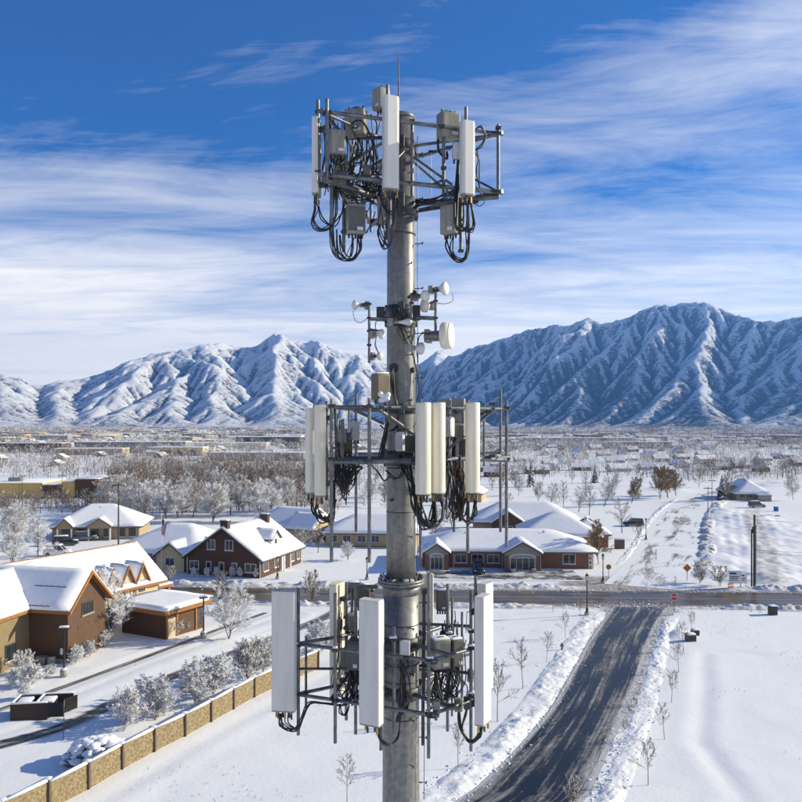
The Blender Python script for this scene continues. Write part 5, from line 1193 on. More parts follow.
H4 = house('yellow_ranch', 'yellow walled ranch building with two small gables and a hipped snowy roof', (-68.5, 157), R(8))
volume(H4, 0, 16.5, 0, 12.5, 0, 2.9, 6.2, 'x', 'muted_tan', 'shingle', .8, 6, 6, .32, .2, lump=.14)
for xa, xb in ((1.2, 4.2), (7.0, 11.4)): 
    volume(H4, xa, xb, -1.5, 4, 2.5, 2.95, 4.4, 'y', 'muted_tan', 'shingle', .3, th=.16, snow=.22, name='porch_gable')
    for x in (xa + .2, xb - .2): MB().box(x - .15, x + .15, -1.45, -1.15, 0, 2.5).build('porch_post', M['white'], H4)
for x in (2.6, 5.4, 8.2, 10.4, 13.2, 15.2): window(H4, (0, 16.5, 0, 12.5), 'f', x, .6, 1.3, 1.7, 2, 1, 'frame_dark')
H5 = house('pyramid_roof_house', 'house with a broad pyramid snow roof right behind the brick office', (22.2, 147), R(-6))
volume(H5, 0, 14, 0, 13, 0, 2.6, 6.1, 'x', 'tan', 'shingle', .7, 6.4, 6.4, .34, .2, lump=.14)
volume(H5, 9, 16, 3, 10, 0, 2.7, 4.9, 'x', 'brick_lit', 'shingle', .6, 4, 4, .32, .2, name='side_wing')
H6 = house('brown_gable_house', 'brown house with a front gable behind the left part of the office', (15, 167), R(-6))
volume(H6, 0, 22, 0, 12, 0, 2.7, 6.0, 'x', 'tan', 'shingle', .7, 6, 6, .34, .2, lump=.14)
volume(H6, 4, 10.5, -2.2, 5, 0, 2.7, 4.9, 'y', 'brick_brown', 'shingle', .5, th=.18, snow=.28, name='gable_wing')
window(H6, (4, 10.5, -2.2, 5), 'f', 7.2, .7, 2.0, 1.4, 2, 1)
H7 = house('white_roof_house', 'house with a big white hipped roof beyond the building plot', (101.5, 242), R(-4)); H7.scale = (.76, .76, .85)
volume(H7, 0, 12.5, 0, 19, 0, 2.5, 6.6, 'y', 'tan', 'shingle', .9, th=.2, snow=.4, lump=.2, ha=6, hb=5)
volume(H7, -3, 4, 6, 14, 0, 2.8, 5.0, 'y', 'tan', 'shingle', .6, th=.2, snow=.32, name='side_wing')
volume(H7, 7, 12.0, -4, -.95, 0, 1.9, 1.9, 'x', 'grey_siding', 'dark_roof', .3, th=.15, snow=.3, name='lean_to')
for x in (2.2, 5, 10.5): window(H7, (0, 12.5, 0, 19), 'f', x, .8, 1.8, 1.5, 2, 1, 'frame_dark')
H8 = house('yellow_commercial_building', 'long flat roofed commercial building with ochre panels on the far left', (-146, 246), R(3))
for xa, xb, z1, mt_ in ((0, 35, 4.6, 'ochre'), (35.02, 41, 4.0, 'brick_brown'), (41.02, 45, 5.0, 'ochre'), (45.02, 52, 5.8, 'brick_brown'), (52.02, 58.5, 5.1, 'ochre')):
    wl = MB().box(xa, xb, -.6 if mt_ == 'brick_brown' else 0, 20, 0, z1).build('wall_section', M[mt_], H8)
    MB().rbox(xa + .1, xb - .1, .3, 19.8, z1 - .01, z1 + .25, .1).build('roof_snow', M['roof_snow'], wl)
    if mt_ == 'brick_brown':
        for k in range(int((xb - xa) / 2)): window(H8, (xa, xb, -.6, 20), 'f', xa + 1.1 + k * 2, .9, 1.3, 2.0, 2, 1, 'frame_dark', False)
for x in (4, 12, 20, 28): MB().box(x - .04, x + .04, -.03, -.002, 0, 4.5).build('panel_joint', M['dark_roof'], H8)
for x in (15, 24): MB().rbox(x - 2, x + 2, 6, 9, 4.8, 6.0, .1, seg=1).build('roof_unit', M['radio'], H8)
H9 = house('shed_building', 'low dark building with a snow roof at the far left edge', (-85, 132), R(15))
volume(H9, 0, 14, 0, 10, 0, 2.4, 4.2, 'x', 'tan', 'shingle', .6, 3, 3, .3, .2)
H10 = house('small_brown_house', 'small brown house with a snowy roof among trees beyond the pyramid roof', (9, 238), R(-14))
volume(H10, 0, 15, 0, 11, 0, 2.6, 5.6, 'x', 'tan', 'shingle', .6, 4, 4, .3, .2); window(H10, (0, 15, 0, 11), 'f', 4, .8, 1.6, 1.3, 2, 1); window(H10, (0, 15, 0, 11), 'f', 10, .8, 1.6, 1.3, 2, 1)

# stone panel wall --------------------------------------------------------
wall_line = [(-25.2, 39.5), (-20.6, 48.6), (-18.1, 54.6), (-15.4, 60.0), (-12.3, 67.6), (-9.6, 72.4), (-7.0, 76.8)]
WP = smooth_path(wall_line, .05); acc = 0; posts = [WP[0]]
for a, b in zip(WP[:-1], WP[1:]):
    acc += (b - a).length
    if acc >= 3.05: posts.append(b); acc = 0
wl = empty('stone_panel_wall', (posts[0].x, posts[0].y, 0), 0, 'tan precast stone wall with dark posts and a snow cap', 'wall')
O_ = posts[0]
bm_ = None
for i, (a, b) in enumerate(zip(posts[:-1], posts[1:])):
    d = b - a; L = d.length; an = math.atan2(d.y, d.x); h = 1.62 if i > 2 else 1.75
    nx_, nz_ = 26, 14; v = []
    for side in (-1, 1):
        X_, Z_ = np.meshgrid(np.linspace(.14, L - .14, nx_), np.linspace(-.1, h, nz_))
        rel = (fbm(X_ * 3.2 + i * 7, Z_ * 4.5 + side, 3, 5) - .5) * .085
        v.append(np.stack([X_.ravel(), (side * (.055 + np.maximum(rel, -.03))).ravel(), Z_.ravel()], 1))
    v = np.concatenate(v); qd = grid_quads(nx_, nz_); n0 = nx_ * nz_
    e = []
    for k in range(nx_ - 1): t0 = (nz_ - 1) * nx_ + k; e.append((t0, t0 + 1, t0 + 1 + n0, t0 + n0))
    me = np_mesh('wall_panel', v, quads=np.concatenate([qd, qd[:, ::-1] + n0, np.array(e)]), mats=[M['wall_stone']], smooth=False)
    o = link(bpy.data.objects.new('wall_panel', me), wl); o.location = (a.x - O_.x, a.y - O_.y, 0); o.rotation_euler = (0, 0, an)
    sn = roof_solid(.12, L - .12, -.1, .1, 0, .02, 'x', 0, 0, .02, .13, 0, 0, .05)
    c = sn.build('snow_cap', M['roof_snow'], o); c.location = (0, 0, h - .01)
    o.data.name = 'wall_panel'
for i, p in enumerate(posts):
    h = 1.70 if i > 3 else 1.83
    mb = MB().rbox(-.14, .14, -.16, .16, -.2, h, .012, seg=1)
    o = mb.build('wall_post', M['wall_post'], wl); o.location = (p.x - O_.x, p.y - O_.y, 0)
    c = MB().rbox(-.17, .17, -.19, .19, h - .005, h + .11, .05).build('post_snow', M['roof_snow'], o)

M['brick_dark'] = brick_mat('dark_brown_brick', (.06, .04, .028), (.045, .03, .022), (.08, .06, .045))
# dumpster enclosure ---------------------------------------------------------
de = empty('bin_enclosure', (-30.3, 62.0, 0), R(8), 'low brick bin enclosure with black gates and snow on its walls', 'enclosure'); de.scale = (.80, .80, .92)
for x0_, x1_, y0_, y1_ in ((0, 3.4, 0, .22), (0, .22, .23, 2.8), (.23, 5.2, 2.58, 2.8), (2.3, 2.5, .23, 2.57)):
    w_ = MB().box(x0_, x1_, y0_, y1_, -.1, 1.35).build('wall', M['brick_dark'], de); MB().rbox(x0_ - .02, x1_ + .02, y0_ - .02, y1_ + .02, 1.345, 1.47, .05).build('wall_snow', M['snow'], w_)
for x0_, y0_, a in ((3.42, .05, 0), (4.7, 1.2, 50)):
    g = MB(); g.box(0, 1.5, 0, .05, .12, 1.3)
    for k in range(7): g.box(.1 + k * .2, .16 + k * .2, -.03, .0, .14, 1.28)
    gate = g.build('gate', M['black_metal'], de); gate.location = (x0_, y0_, 0); gate.rotation_euler = (0, 0, R(a))
    MB().cyl((1.45, -.05, .8), (1.45, -.05, 1.0), .02, n=6).build('handle', M['galv'], gate)
for px_, py_, l_ in ((.75, 1.3, 'black rubbish container with a snowy lid in the left bay of the enclosure'), (2.95, 1.25, 'black rubbish container with a snowy lid in the right bay of the enclosure')):
    p = de.matrix_basis @ V((px_ * 1.05, py_, 0)); db = empty('rubbish_container', (-30.3 + .80 * (px_ * math.cos(R(8)) - py_ * math.sin(R(8))) + .25, 62.0 + .8 * (px_ * math.sin(R(8)) + py_ * math.cos(R(8))) , 0), R(8), l_, 'rubbish container', 'rubbish containers')
    MB().add([(-.45, -.6, .05), (.45, -.6, .05), (.45, .55, .05), (-.45, .55, .05), (-.5, -.7, .95), (.5, -.7, .95), (.5, .6, 1.12), (-.5, .6, 1.12)], [(3,2,1,0),(4,5,6,7),(0,1,5,4),(1,2,6,5),(2,3,7,6),(3,0,4,7)]).build('body', M['black_metal'], db)
    ld_ = MB().add([(-.53, -.73, .96), (.53, -.73, .96), (.53, .63, 1.13), (-.53, .63, 1.13), (-.53, -.73, 1.0), (.53, -.73, 1.0), (.53, .63, 1.17), (-.53, .63, 1.17)], [(3,2,1,0),(4,5,6,7),(0,1,5,4),(1,2,6,5),(2,3,7,6),(3,0,4,7)]).build('lid', M['black'], db)
    MB().rbox(-.5, .5, -.65, .6, 1.1, 1.32, .09).build('lid_snow', M['snow'], ld_)


for bld, pts in ((D_, ((9.6, 11.2, 5.2), (4.0, 6, 5.0))), (E_, ((7, 4.6, 4.3), (20, 5, 4.6), (16, 8, 4.6))), (B_, ((12, -2.2, 6.4), (5.5, -6.5, 6.6))), (H3, ((6, 5, 5.1), (11, 8, 5.4))), (H4, ((8, 5, 5.4), (12, 4.5, 5.0))), (H1, ((5, 4, 4.6), (12, 5, 5.0)))):
    for x, y, z in pts: MB().cyl((x, y, z - .5), (x, y, z + .75), .09, n=8).build('vent_pipe', M['galv_dark'], bld)
# ------------------------------------------------------------------ trees and shrubs
def on_ground(px, py):
    x, y = G(px, py); return x, y, float(gz(np.array([x]), np.array([y]))[0])
def branch(mb, p, d, L, r, rng, mi, n=4, bend=.12, up=.04, sides=5):
    pts = [p]; d = d.normalized()
    for i in range(n):
        d = (d + V((rng.uniform(-1, 1), rng.uniform(-1, 1), rng.uniform(-1, 1))) * bend + V((0, 0, up))).normalized()
        pts.append(pts[-1] + d * (L / n))
    mb.tube(pts, r, sides, mi, r * .35); return pts
def perp_dir(d, ang, az):
    u = d.orthogonal().normalized(); w = d.cross(u)
    return (d * math.cos(ang) + (u * math.cos(az) + w * math.sin(az)) * math.sin(ang)).normalized()
def tree_meshes(seed, h, trunk_h, spread, n1, n2, n3, tw, mats, frost=.0, multi=1, up=.10, fine=3, leafy=0, droop=0.0, ang=(.45, .95)):
    """(trunk mesh, crown mesh): trunk and limbs, then twigs; frost = share of frosted twigs"""
    rng = random.Random(seed); tb = MB(); cb = MB()
    for s in range(multi):
        az = rng.uniform(0, 6.28); lean = .05 if multi == 1 else rng.uniform(.12, .4)
        d0 = V((math.cos(az) * lean, math.sin(az) * lean, 1))
        r0 = h * (.012 if h > 4 else .0085) / (multi ** .4)
        tp = branch(tb, V((0, 0, -.1)), d0, h * .93, r0, rng, 0, 7, .05, .05, 7)
        for i in range(n1):
            t = trunk_h + (1 - trunk_h) * (i + rng.random()) / n1; t = min(t, .97); k = t * 7; j = min(6, int(k)); p = tp[j].lerp(tp[j+1], k - j)
            d = (tp[j+1] - tp[j]).normalized(); L1 = h * spread * (.92 - .60 * ((t - trunk_h) / (1 - trunk_h)) ** 1.3) * rng.uniform(.7, 1.15)
            bp = branch(tb, p, perp_dir(d, rng.uniform(*ang), i * 2.4 + rng.uniform(-.5, .5)), L1, r0 * .45 * (1.1 - .6 * t), rng, 0, 5, .12, up, 4)
            for a in range(n2):
                t2 = .22 + .78 * (a + rng.random()) / n2; k = t2 * 5; j2 = min(4, int(k)); p2 = bp[j2].lerp(bp[j2+1], k - j2); d2 = (bp[j2+1] - bp[j2]).normalized()
                mi = 1 if rng.random() < frost else 0
                cp = branch(cb, p2, perp_dir(d2, rng.uniform(.4, .9), rng.uniform(0, 6.28)), L1 * .42 * rng.uniform(.6, 1.2) * (1.15 - .5 * t2), tw * 1.4, rng, mi, 3, .18, up - droop, 3)
                for b in range(n3):
                    t3 = .2 + .8 * rng.random(); k = t3 * 3; j3 = min(2, int(k)); p3 = cp[j3].lerp(cp[j3+1], k - j3); d3 = (cp[j3+1] - cp[j3]).normalized()
                    mi = 1 if rng.random() < frost else 0; dd = perp_dir(d3, rng.uniform(.4, 1.0), rng.uniform(0, 6.28)) + V((0, 0, up * .5 - droop)); q3 = p3 + dd * L1 * .2 * rng.uniform(.5, 1.3)
                    w = dd.orthogonal().normalized() * tw; w2 = dd.cross(w).normalized() * tw
                    cb.add([p3 + w, p3 - w * .5 + w2 * .87, p3 - w * .5 - w2 * .87, q3], [(0, 1, 3), (1, 2, 3), (2, 0, 3)], mi)
                    if leafy and rng.random() < leafy:
                        for _ in range(2):
                            c = p3.lerp(q3, rng.random()); e1 = V((rng.uniform(-1, 1), rng.uniform(-1, 1), rng.uniform(-1, 1))) * tw * 3.2; e2 = V((rng.uniform(-1, 1), rng.uniform(-1, 1), rng.uniform(-1, 1))) * tw * 3.2
                            cb.add([c, c + e1, c + e2], [(0, 1, 2)], mi)
    return tb.mesh('trunk', mats[0]), cb.mesh('crown', list(mats[1:]))
TW = {}
def proto(key, *a, **k): TW[key] = tree_meshes(*a, **k)
B3 = [M['bark'], M['twig_grey'], M['frost']]; BG = [M['bark'], M['twig_gold'], M['twig']]; BF = [M['bark'], M['frost'], M['twig_grey']]; BT = [M['bark'], M['twig'], M['frost']]
for s in range(3): proto(f'sapling{s}', 10 + s, 3.2, .36, .40, 13, 7, 6, .0085, [M['bark'], M['twig'], M['twig_grey']], .4, up=.09, ang=(.6, 1.1))
for s in range(4): proto(f'grey{s}', 20 + s, 9, .14, .44, 15, 10, 9, .022, B3, .40, multi=1 + s % 2, up=.05, ang=(.5, 1.15))
for s in range(4): proto(f'brown{s}', 30 + s, 9, .12, .44, 15, 10, 9, .024, BT, .14, multi=1 + s % 2, up=.06, ang=(.5, 1.15))
for s in range(3): proto(f'gold{s}', 40 + s, 9, .12, .42, 20, 11, 10, .030, BG, .35, multi=2, up=.08, leafy=.35, ang=(.5, 1.1))
for s in range(4): proto(f'frost{s}', 50 + s, 7, .10, .48, 16, 11, 11, .026, BF, .10, multi=2 + s % 2, up=.03, leafy=.4, droop=.02, ang=(.5, 1.2))
for s in range(3): proto(f'bush{s}', 60 + s, 2.4, .02, .52, 9, 8, 9, .017, [M['twig_grey'], M['frost'], M['twig_grey']], .10, multi=8, up=.07, leafy=.9, ang=(.5, 1.2))
for s in range(2): proto(f'twigbush{s}', 70 + s, 2.0, .03, .45, 7, 6, 5, .014, [M['bark'], M['twig'], M['frost']], .35, multi=6, up=.10)
def conifer(seed, h):
    rng = random.Random(seed); tb = MB(); cb = MB(); tb.cyl((0, 0, -.1), (0, 0, h), h * .02, .01, 7)
    for i in range(240):
        t = .06 + .94 * (i / 240) ** .9; z = h * t; L = h * .24 * (1.02 - t) * rng.uniform(.65, 1.1) + .1; a = i * 2.4; dx, dy = math.cos(a), math.sin(a); wv = L * .28
        for k in range(3):
            s0, s1 = k * .3, k * .3 + .45; c = V((dx * L * s0, dy * L * s0, z - L * s0 * .35)); e = V((dx * L * s1, dy * L * s1, z - L * s1 * .42)); n_ = V((-dy, dx, 0)) * wv * (1 - s0 * .6)
            up_ = V((0, 0, .10)); cb.add([c + n_, c - n_, e, c + up_ * 2], [(0, 1, 2), (0, 2, 3), (1, 3, 2)], 1 if rng.random() < .42 else 0)
    return tb.mesh('trunk', M['bark']), cb.mesh('crown', [M['needle'], M['frost']])
TW['conifer'] = conifer(5, 8); TW['conifer1'] = conifer(8, 8)
BASE_H = dict(sapling=3.2, grey=9, brown=9, gold=9, frost=7, bush=2.4, twigbush=2.0, conifer=8)
def plant(kind, loc, h, label, group=None, name='bare_tree', cat='tree', wide=1.0, rz=None):
    tm, cm_ = TW[kind]; s = h / BASE_H[kind.rstrip('0123456789')]
    e = empty(name, loc, rnd.uniform(0, 6.28) if rz is None else rz, label, cat, group); e.scale = (s * wide, s * wide, s)
    link(bpy.data.objects.new('trunk' if cat == 'tree' else 'stem', tm), e); link(bpy.data.objects.new('crown' if cat == 'tree' else 'twigs', cm_), e); return e
def ht(py_top, py_base): d = CAMZ * F / (py_base - HY); return (py_base - py_top) * d / F

SAP_E = [(648, 784, 735), (664.5, 738, 701), (671.5, 702, 668), (678.5, 672, 641), (683.5, 651, 622), (691, 634, 612)]
SAP_L = ['largest bare sapling, nearest of the row east of the driveway', 'second bare sapling from the near end of the row east of the driveway', 'third bare sapling from the near end of the row east of the driveway',
         'fourth bare sapling east of the driveway, beside the bank', 'fifth thin sapling east of the driveway near the cross street', 'last tiny sapling of the east row beside the utility boxes']
for i, ((px, pb, pt), l_) in enumerate(zip(SAP_E, SAP_L)): plant(f'sapling{i%3}', on_ground(px, pb), ht(pt, pb), l_, 'saplings along the driveway', 'sapling', wide=1.0)
SAP_W = [(347, 806, 754), (458, 768, 722), (497.5, 721, 660), (523, 688, 636), (546.5, 662, 630), (565, 638, 611), (580.5, 618, 600)]
SAP_L = ['bare sapling at the bottom edge left of the pole foot', 'faint bare sapling between the pole and the curving snow bank', 'tall bare sapling beside the right end of the lowest antennas', 'bare sapling with a round crown west of the driveway middle',
         'thin bare sapling west of the driveway behind the round one', 'small sapling west of the driveway near the cross street', 'smallest sapling beside the black lamp post']
for i, ((px, pb, pt), l_) in enumerate(zip(SAP_W, SAP_L)): plant(f'sapling{(i+1)%3}', on_ground(px, pb), ht(pt, pb), l_, 'saplings along the driveway', 'sapling', wide=.9)
plant('sapling1', on_ground(691.5, 614), ht(594, 614), 'leafless young tree on the near verge of the cross street', None, 'sapling')
plant('twigbush0', on_ground(572, 806), 1.9, 'twiggy brown bush poking up at the bottom edge of the driveway', None, 'bush', 'bush')
plant('frost0', on_ground(113, 641), 7.6, 'white frosted tree between the brick gable and the flat annex', None, 'frosted_tree', wide=1.0)
plant('frost1', on_ground(229, 640), 5.8, 'small white frosted tree in the snow right of the annex', None, 'frosted_tree', wide=.95)
plant('frost2', on_ground(38, 557), 7.2, 'broad white frosted tree in front of the yellow ranch', None, 'frosted_tree', wide=1.15)
plant('frost3', on_ground(12, 566), 5.5, 'frosted shrubby tree at the far left edge below the broad one', None, 'frosted_tree', wide=1.2)
plant('gold0', on_ground(598.5, 564), 7.4, 'brown leafed tree at the right corner of the brick office', None, 'bare_tree', wide=.95)
plant('grey0', on_ground(622, 533), 7.4, 'spreading bare tree beside the parked dark suv', None, 'bare_tree', wide=1.15)
plant('sapling0', on_ground(637, 546), 4.6, 'slender young tree beside the side road lamp', None, 'sapling')
plant('gold1', on_ground(631.5, 503), 7.8, 'open golden brown tree standing apart left of the golden pair', None, 'bare_tree', wide=1.0)
plant('gold2', on_ground(660, 499), 9.8, 'left tree of the golden brown pair by the side road', None, 'bare_tree', wide=.85)
plant('gold0', on_ground(668, 498), 10.0, 'right tree of the golden brown pair by the side road', None, 'bare_tree', wide=.95)
plant('gold1', on_ground(676, 496), 8.6, 'smaller golden tree behind the golden pair', None, 'bare_tree')
plant('conifer', on_ground(595, 483), 7.2, 'dark conifer dusted with snow in the middle distance right of the pole', None, 'conifer', wide=1.25)
plant('conifer1', on_ground(531, 487), 9.5, 'taller snowy conifer behind the tan house right of the antennas', None, 'conifer', wide=1.0)
plant('conifer', on_ground(722, 500), 7.5, 'dark conifer left of the large white roofed house', None, 'conifer', wide=1.3)
plant('brown1', on_ground(727, 501), 9.0, 'tall dark bare tree beside the white roofed house', None, 'bare_tree', wide=.7)
plant('grey1', on_ground(793, 500), 8.0, 'grey bare tree right of the white roofed house', None, 'bare_tree')
plant('twigbush1', on_ground(720, 586), 3.2, 'pale frosted shrub beside the white notice boards', None, 'bush', 'bush', wide=1.3)
plant('twigbush0', on_ground(700, 583), 3.4, 'thin frosted brush on the building plot', None, 'bush', 'bush', wide=1.3)
MID = [(505, 520, 'grey'), (548, 508, 'grey'), (562, 506, 'grey'), (578, 512, 'grey'), (590, 515, 'grey'), (470, 505, 'grey'), (612, 500, 'brown'), (536, 502, 'brown'), (700, 487, 'brown'), (690, 482, 'grey'), (640, 486, 'brown'), (618, 488, 'grey'), (655, 480, 'grey'), (520, 496, 'grey'), (585, 496, 'grey'), (603, 506, 'grey'), (715, 476, 'brown'), (742, 474, 'grey'), (788, 486, 'brown'), (705, 478, 'brown'), (570, 484, 'grey'), (545, 480, 'brown')]
for i, (px, pb, k) in enumerate(MID):
    nth = sorted(m[0] for m in MID).index(px) + 1
    plant(f'{k}{i%4}', on_ground(px + rnd.uniform(-2, 2), pb), rnd.uniform(5.5, 8.5), 'bare tree among the houses, number %d of %d right of the tower' % (nth, len(MID)), 'bare trees among the houses right of the tower')
SM = [(318, 553, 'grey2', 5.5, 'bare shrubby tree beside the gabled house, left of the pole'), (300, 556, 'grey3', 5.0, 'bare tree in front of the sunlit yellow gable'), (348, 560, 'frost1', 3.2, 'low frosted tree before the tan house'),
      (312, 600, 'twigbush0', 4.0, 'thin bare roadside tree behind the far left panel antenna'), (222, 588, 'twigbush1', 2.6, 'bare brush on the verge before the dark brick house'), (170, 582, 'twigbush0', 2.6, 'bare brush between the dormer building and the dark brick house'),
      (435, 545, 'grey0', 6.5, 'bare tree hidden between the pole and the office roof'), (452, 528, 'frost0', 7.0, 'frosted tree behind the left end of the office')]
for px, pb, k, h, l_ in SM: plant(k, on_ground(px, pb), h, l_, None, 'bare_tree', wide=1.1)
# woodland along the creek: trees one can tell apart, then the mass behind
wr = random.Random(12)
ORD = 'first second third fourth fifth sixth seventh eighth ninth tenth eleventh twelfth thirteenth fourteenth fifteenth sixteenth'.split()
def wood(n, x0, x1, y0, y1, kinds, h0, h1, label, group, order=False):
    P = sorted((wr.uniform(x0, x1), wr.uniform(y0, y1)) for i in range(n))
    for i, (px, py) in enumerate(P):
        k = wr.choice(kinds)
        plant(f'{k}{wr.randrange(4 if k != "gold" else 3)}', (*G(px, py), 0), wr.uniform(h0, h1), label + (', %s from the left' % ORD[i] if order else ''), group, wide=wr.uniform(.95, 1.3))
wood(52, 105, 330, 500, 523, ['grey', 'frost', 'frost', 'grey'], 6, 10, 'bare frosted tree in the creek woodland behind the houses', 'trees of the creek woodland')
wood(56, 100, 335, 482, 502, ['brown', 'brown', 'grey', 'brown'], 7, 11, 'brown bare tree at the back of the creek woodland', 'brown trees at the back of the creek woodland')
wood(24, -10, 112, 505, 524, ['brown', 'grey', 'brown'], 3, 5.2, 'dark bare tree between the commercial building and the ranch', 'trees between the commercial building and the ranch')
wood(10, -5, 30, 526, 547, ['frost', 'grey'], 4, 6, 'frosted tree at the left edge beside the ranch', 'frosted trees at the left edge', True)
wood(16, 334, 400, 486, 512, ['grey', 'brown', 'frost'], 4, 7, 'bare brush tree in the open field left of the pole', 'brush trees in the field left of the pole', True)
wood(14, 420, 540, 474, 492, ['grey', 'brown'], 5, 8, 'bare tree at the field edge behind the middle antennas', 'field edge trees behind the middle antennas', True)
wood(14, 680, 802, 468, 482, ['brown', 'grey'], 5, 8, 'bare tree behind the white roofed house', 'trees behind the white roofed house', True)
# shrubs by the stone wall and beside the buildings
for k_ in range(3): TW['bush3' if k_ == 0 else 'bush%d' % (3 + k_)] = tree_meshes(160 + k_, 2.4, .02, .62, 8, 7, 8, .016, [M['twig_grey'], M['frost'], M['twig']], .14 + .1 * k_, multi=5 + 3 * k_, up=.12, leafy=.7, ang=(.4, 1.0))
SH = [(118, 727, 2.6, 'bush0', 1.15, 'big round frosted bush left of the wall, next to the snow mound'), (150, 716, 2.4, 'bush1', 1.1, 'frosted bush behind the third wall panel'), (190, 699, 2.5, 'bush0', 1.1, 'spiky frosted bush over the stone wall'),
      (208, 690, 2.6, 'bush1', 1.1, 'frosted bush trailing over the wall top'), (243, 676, 2.3, 'bush0', 1.1, 'frosted bush close to the far left panel antenna'), (258, 669, 2.2, 'bush1', 1.1, 'last frosted bush before the panel antenna hides the wall'),
      (290, 656, 2.0, 'bush1', 1.1, 'frosted bush seen between the left panel antennas'), (318, 646, 2.0, 'bush0', 1.1, 'frosted bush by the wall end behind the front panel'),
      (76, 664, 1.5, 'bush0', 1.2, 'snow laden bush at the foot of the brick gable'), (90, 657, 1.4, 'bush1', 1.2, 'second snow laden bush along the brick gable'), (104, 648, 1.4, 'bush2', 1.2, 'third snow laden bush at the back of the brick gable'),
      (22, 674, 1.8, 'bush2', 1.0, 'frosted shrub before the cream wing'), (10, 686, 1.6, 'bush0', 1.3, 'low snowy shrub at the left edge'), (32, 684, 1.3, 'bush1', 1.2, 'low snowy shrub by the dark brick wall'), (24, 698, 1.2, 'twigbush1', 1.3, 'brown twiggy shrub above the bin enclosure'),
      (50, 676, 1.0, 'bush2', 1.2, 'small snowy shrub beside the lamp base'), (178, 636, 1.2, 'bush0', 1.1, 'snowy shrub in front of the annex door'), (186, 633, 1.1, 'bush1', 1.1, 'snowy shrub beside the annex pilaster')]
for i_, (px, pb, h, k, w_, l_) in enumerate(SH): plant('bush%d' % ((i_ * 5 + 3) % 6), on_ground(px + (5 if px > 112 and pb > 645 else 0), pb + (4 if px > 112 and pb > 645 else 0)), h * rnd.uniform(.85, 1.45) * (1.05 if h > 1.7 else 1.0), l_, 'frosted shrubs', 'frosted_bush', 'bush', wide=w_ * rnd.uniform(.85, 1.25))
HB = [(206, 577, 'snowy clipped shrub left of the door of the dark brick house'), (216, 577, 'second clipped shrub before the dark brick house'), (232, 577, 'third clipped shrub before the dark brick house'), (240, 577.5, 'fourth clipped shrub before the dark brick house'), (256, 578, 'clipped shrub at the corner of the dark brick house'), (194, 577, 'clipped shrub at the left end of the dark brick house')]
for px, pb, l_ in HB: plant('bush%d' % (int(px) % 3), on_ground(px, pb), 1.5, l_, 'clipped shrubs before the dark brick house', 'frosted_bush', 'bush', wide=.8)
# the snow laden juniper by the wall: pillows of snow over dark sprays
jx, jy, _ = on_ground(98, 762); jun = empty('snow_covered_juniper', (jx, jy, 0), 0, 'wide mound of a juniper under lumpy pillows of snow beside the wall', 'bush')
sp_ = MB(); jr = random.Random(3)
for k in range(420):
    a = jr.uniform(0, 6.28); rr = math.sqrt(jr.random()); u = V((math.cos(a) * rr * 2.25, math.sin(a) * rr * 1.7, 0)); u.z = 1.45 * math.sqrt(max(0, 1 - rr * rr)) * jr.uniform(.5, 1)
    d = V((math.cos(a), math.sin(a), .5)).normalized(); w_ = d.orthogonal().normalized() * .05; sp_.add([u - d * .25 + w_, u - d * .25 - w_, u + d * .28], [(0, 1, 2)])
sp_.build('foliage', M['needle'], jun)
pil = bmesh.new()
for k in range(120):
    a = jr.uniform(0, 6.28); rr = math.sqrt(jr.random()); c = V((math.cos(a) * rr * 2.2, math.sin(a) * rr * 1.65, 1.42 * math.sqrt(max(0, 1 - rr * rr)) + .08)); s_ = jr.uniform(.16, .36)
    mt_ = Matrix.Translation(c) @ Matrix.Rotation(jr.uniform(0, 3), 4, 'Z') @ Matrix.Diagonal((s_ * jr.uniform(.9, 1.7), s_ * jr.uniform(.9, 1.3), s_ * jr.uniform(.5, .75), 1))
    g = bmesh.ops.create_icosphere(pil, subdivisions=2, radius=1, matrix=mt_)
    for v in g['verts']: v.co += V((1, 1, 1)) * (float(vnoise(np.array(v.co.x * 5), np.array(v.co.y * 5 + v.co.z * 4), 3)) - .5) * .12
me = bpy.data.meshes.new('snow_pillows'); pil.to_mesh(me); pil.free(); me.materials.append(M['roof_snow']); me.polygons.foreach_set('use_smooth', [True] * len(me.polygons))
link(bpy.data.objects.new('snow_pillows', me), jun)['kind'] = 'stuff'

# ------------------------------------------------------------------ lamps, poles, signs
def ornate_lamp(px, pb, pt, label, group='ornate lamps'):
    x, y, z = on_ground(px, pb); h = ht(pt, pb); e = empty('street_lamp', (x, y, z), 0, label, 'lamp', group)
    MB().lathe([(.30, -.1), (.30, .35), (.26, .38)], 16).build('concrete_base', M['concrete'], e)
    MB().lathe([(.16, .38), (.15, .8), (.075, .95), (.06, h - .95), (.09, h - .9)], 12).build('post', M['black_metal'], e)
    MB().lathe([(.12, h - .88), (.19, h - .35), (.17, h - .30)], 8, 0, None, False).build('lantern', M['lamp_glass'], e)
    c = MB(); 
    for k in range(6): a = 1.047 * k; c.cyl((.13 * math.cos(a), .13 * math.sin(a), h - .9), (.2 * math.cos(a), .2 * math.sin(a), h - .32), .016, n=4)
    c.build('lantern_frame', M['black_metal'], e); MB().lathe([(.24, h - .32), (.15, h - .15), (.05, h - .08), (.03, h)], 12).build('lantern_roof', M['black_metal'], e)
    return e
ornate_lamp(587, 615, 573, 'black ornate lamp post at the driveway corner of the cross street')
ornate_lamp(315.5, 588, 569, 'short black lamp behind the left panel antennas')
ornate_lamp(367, 579, 556, 'black lamp just left of the pole on the far verge')
ornate_lamp(277.5, 579, 556, 'black lamp at the porch of the dark brick house')
ornate_lamp(646, 540, 518, 'thin lamp post left of the side road'); ornate_lamp(603, 583, 553, 'lamp post in front of the brown tree at the office corner')
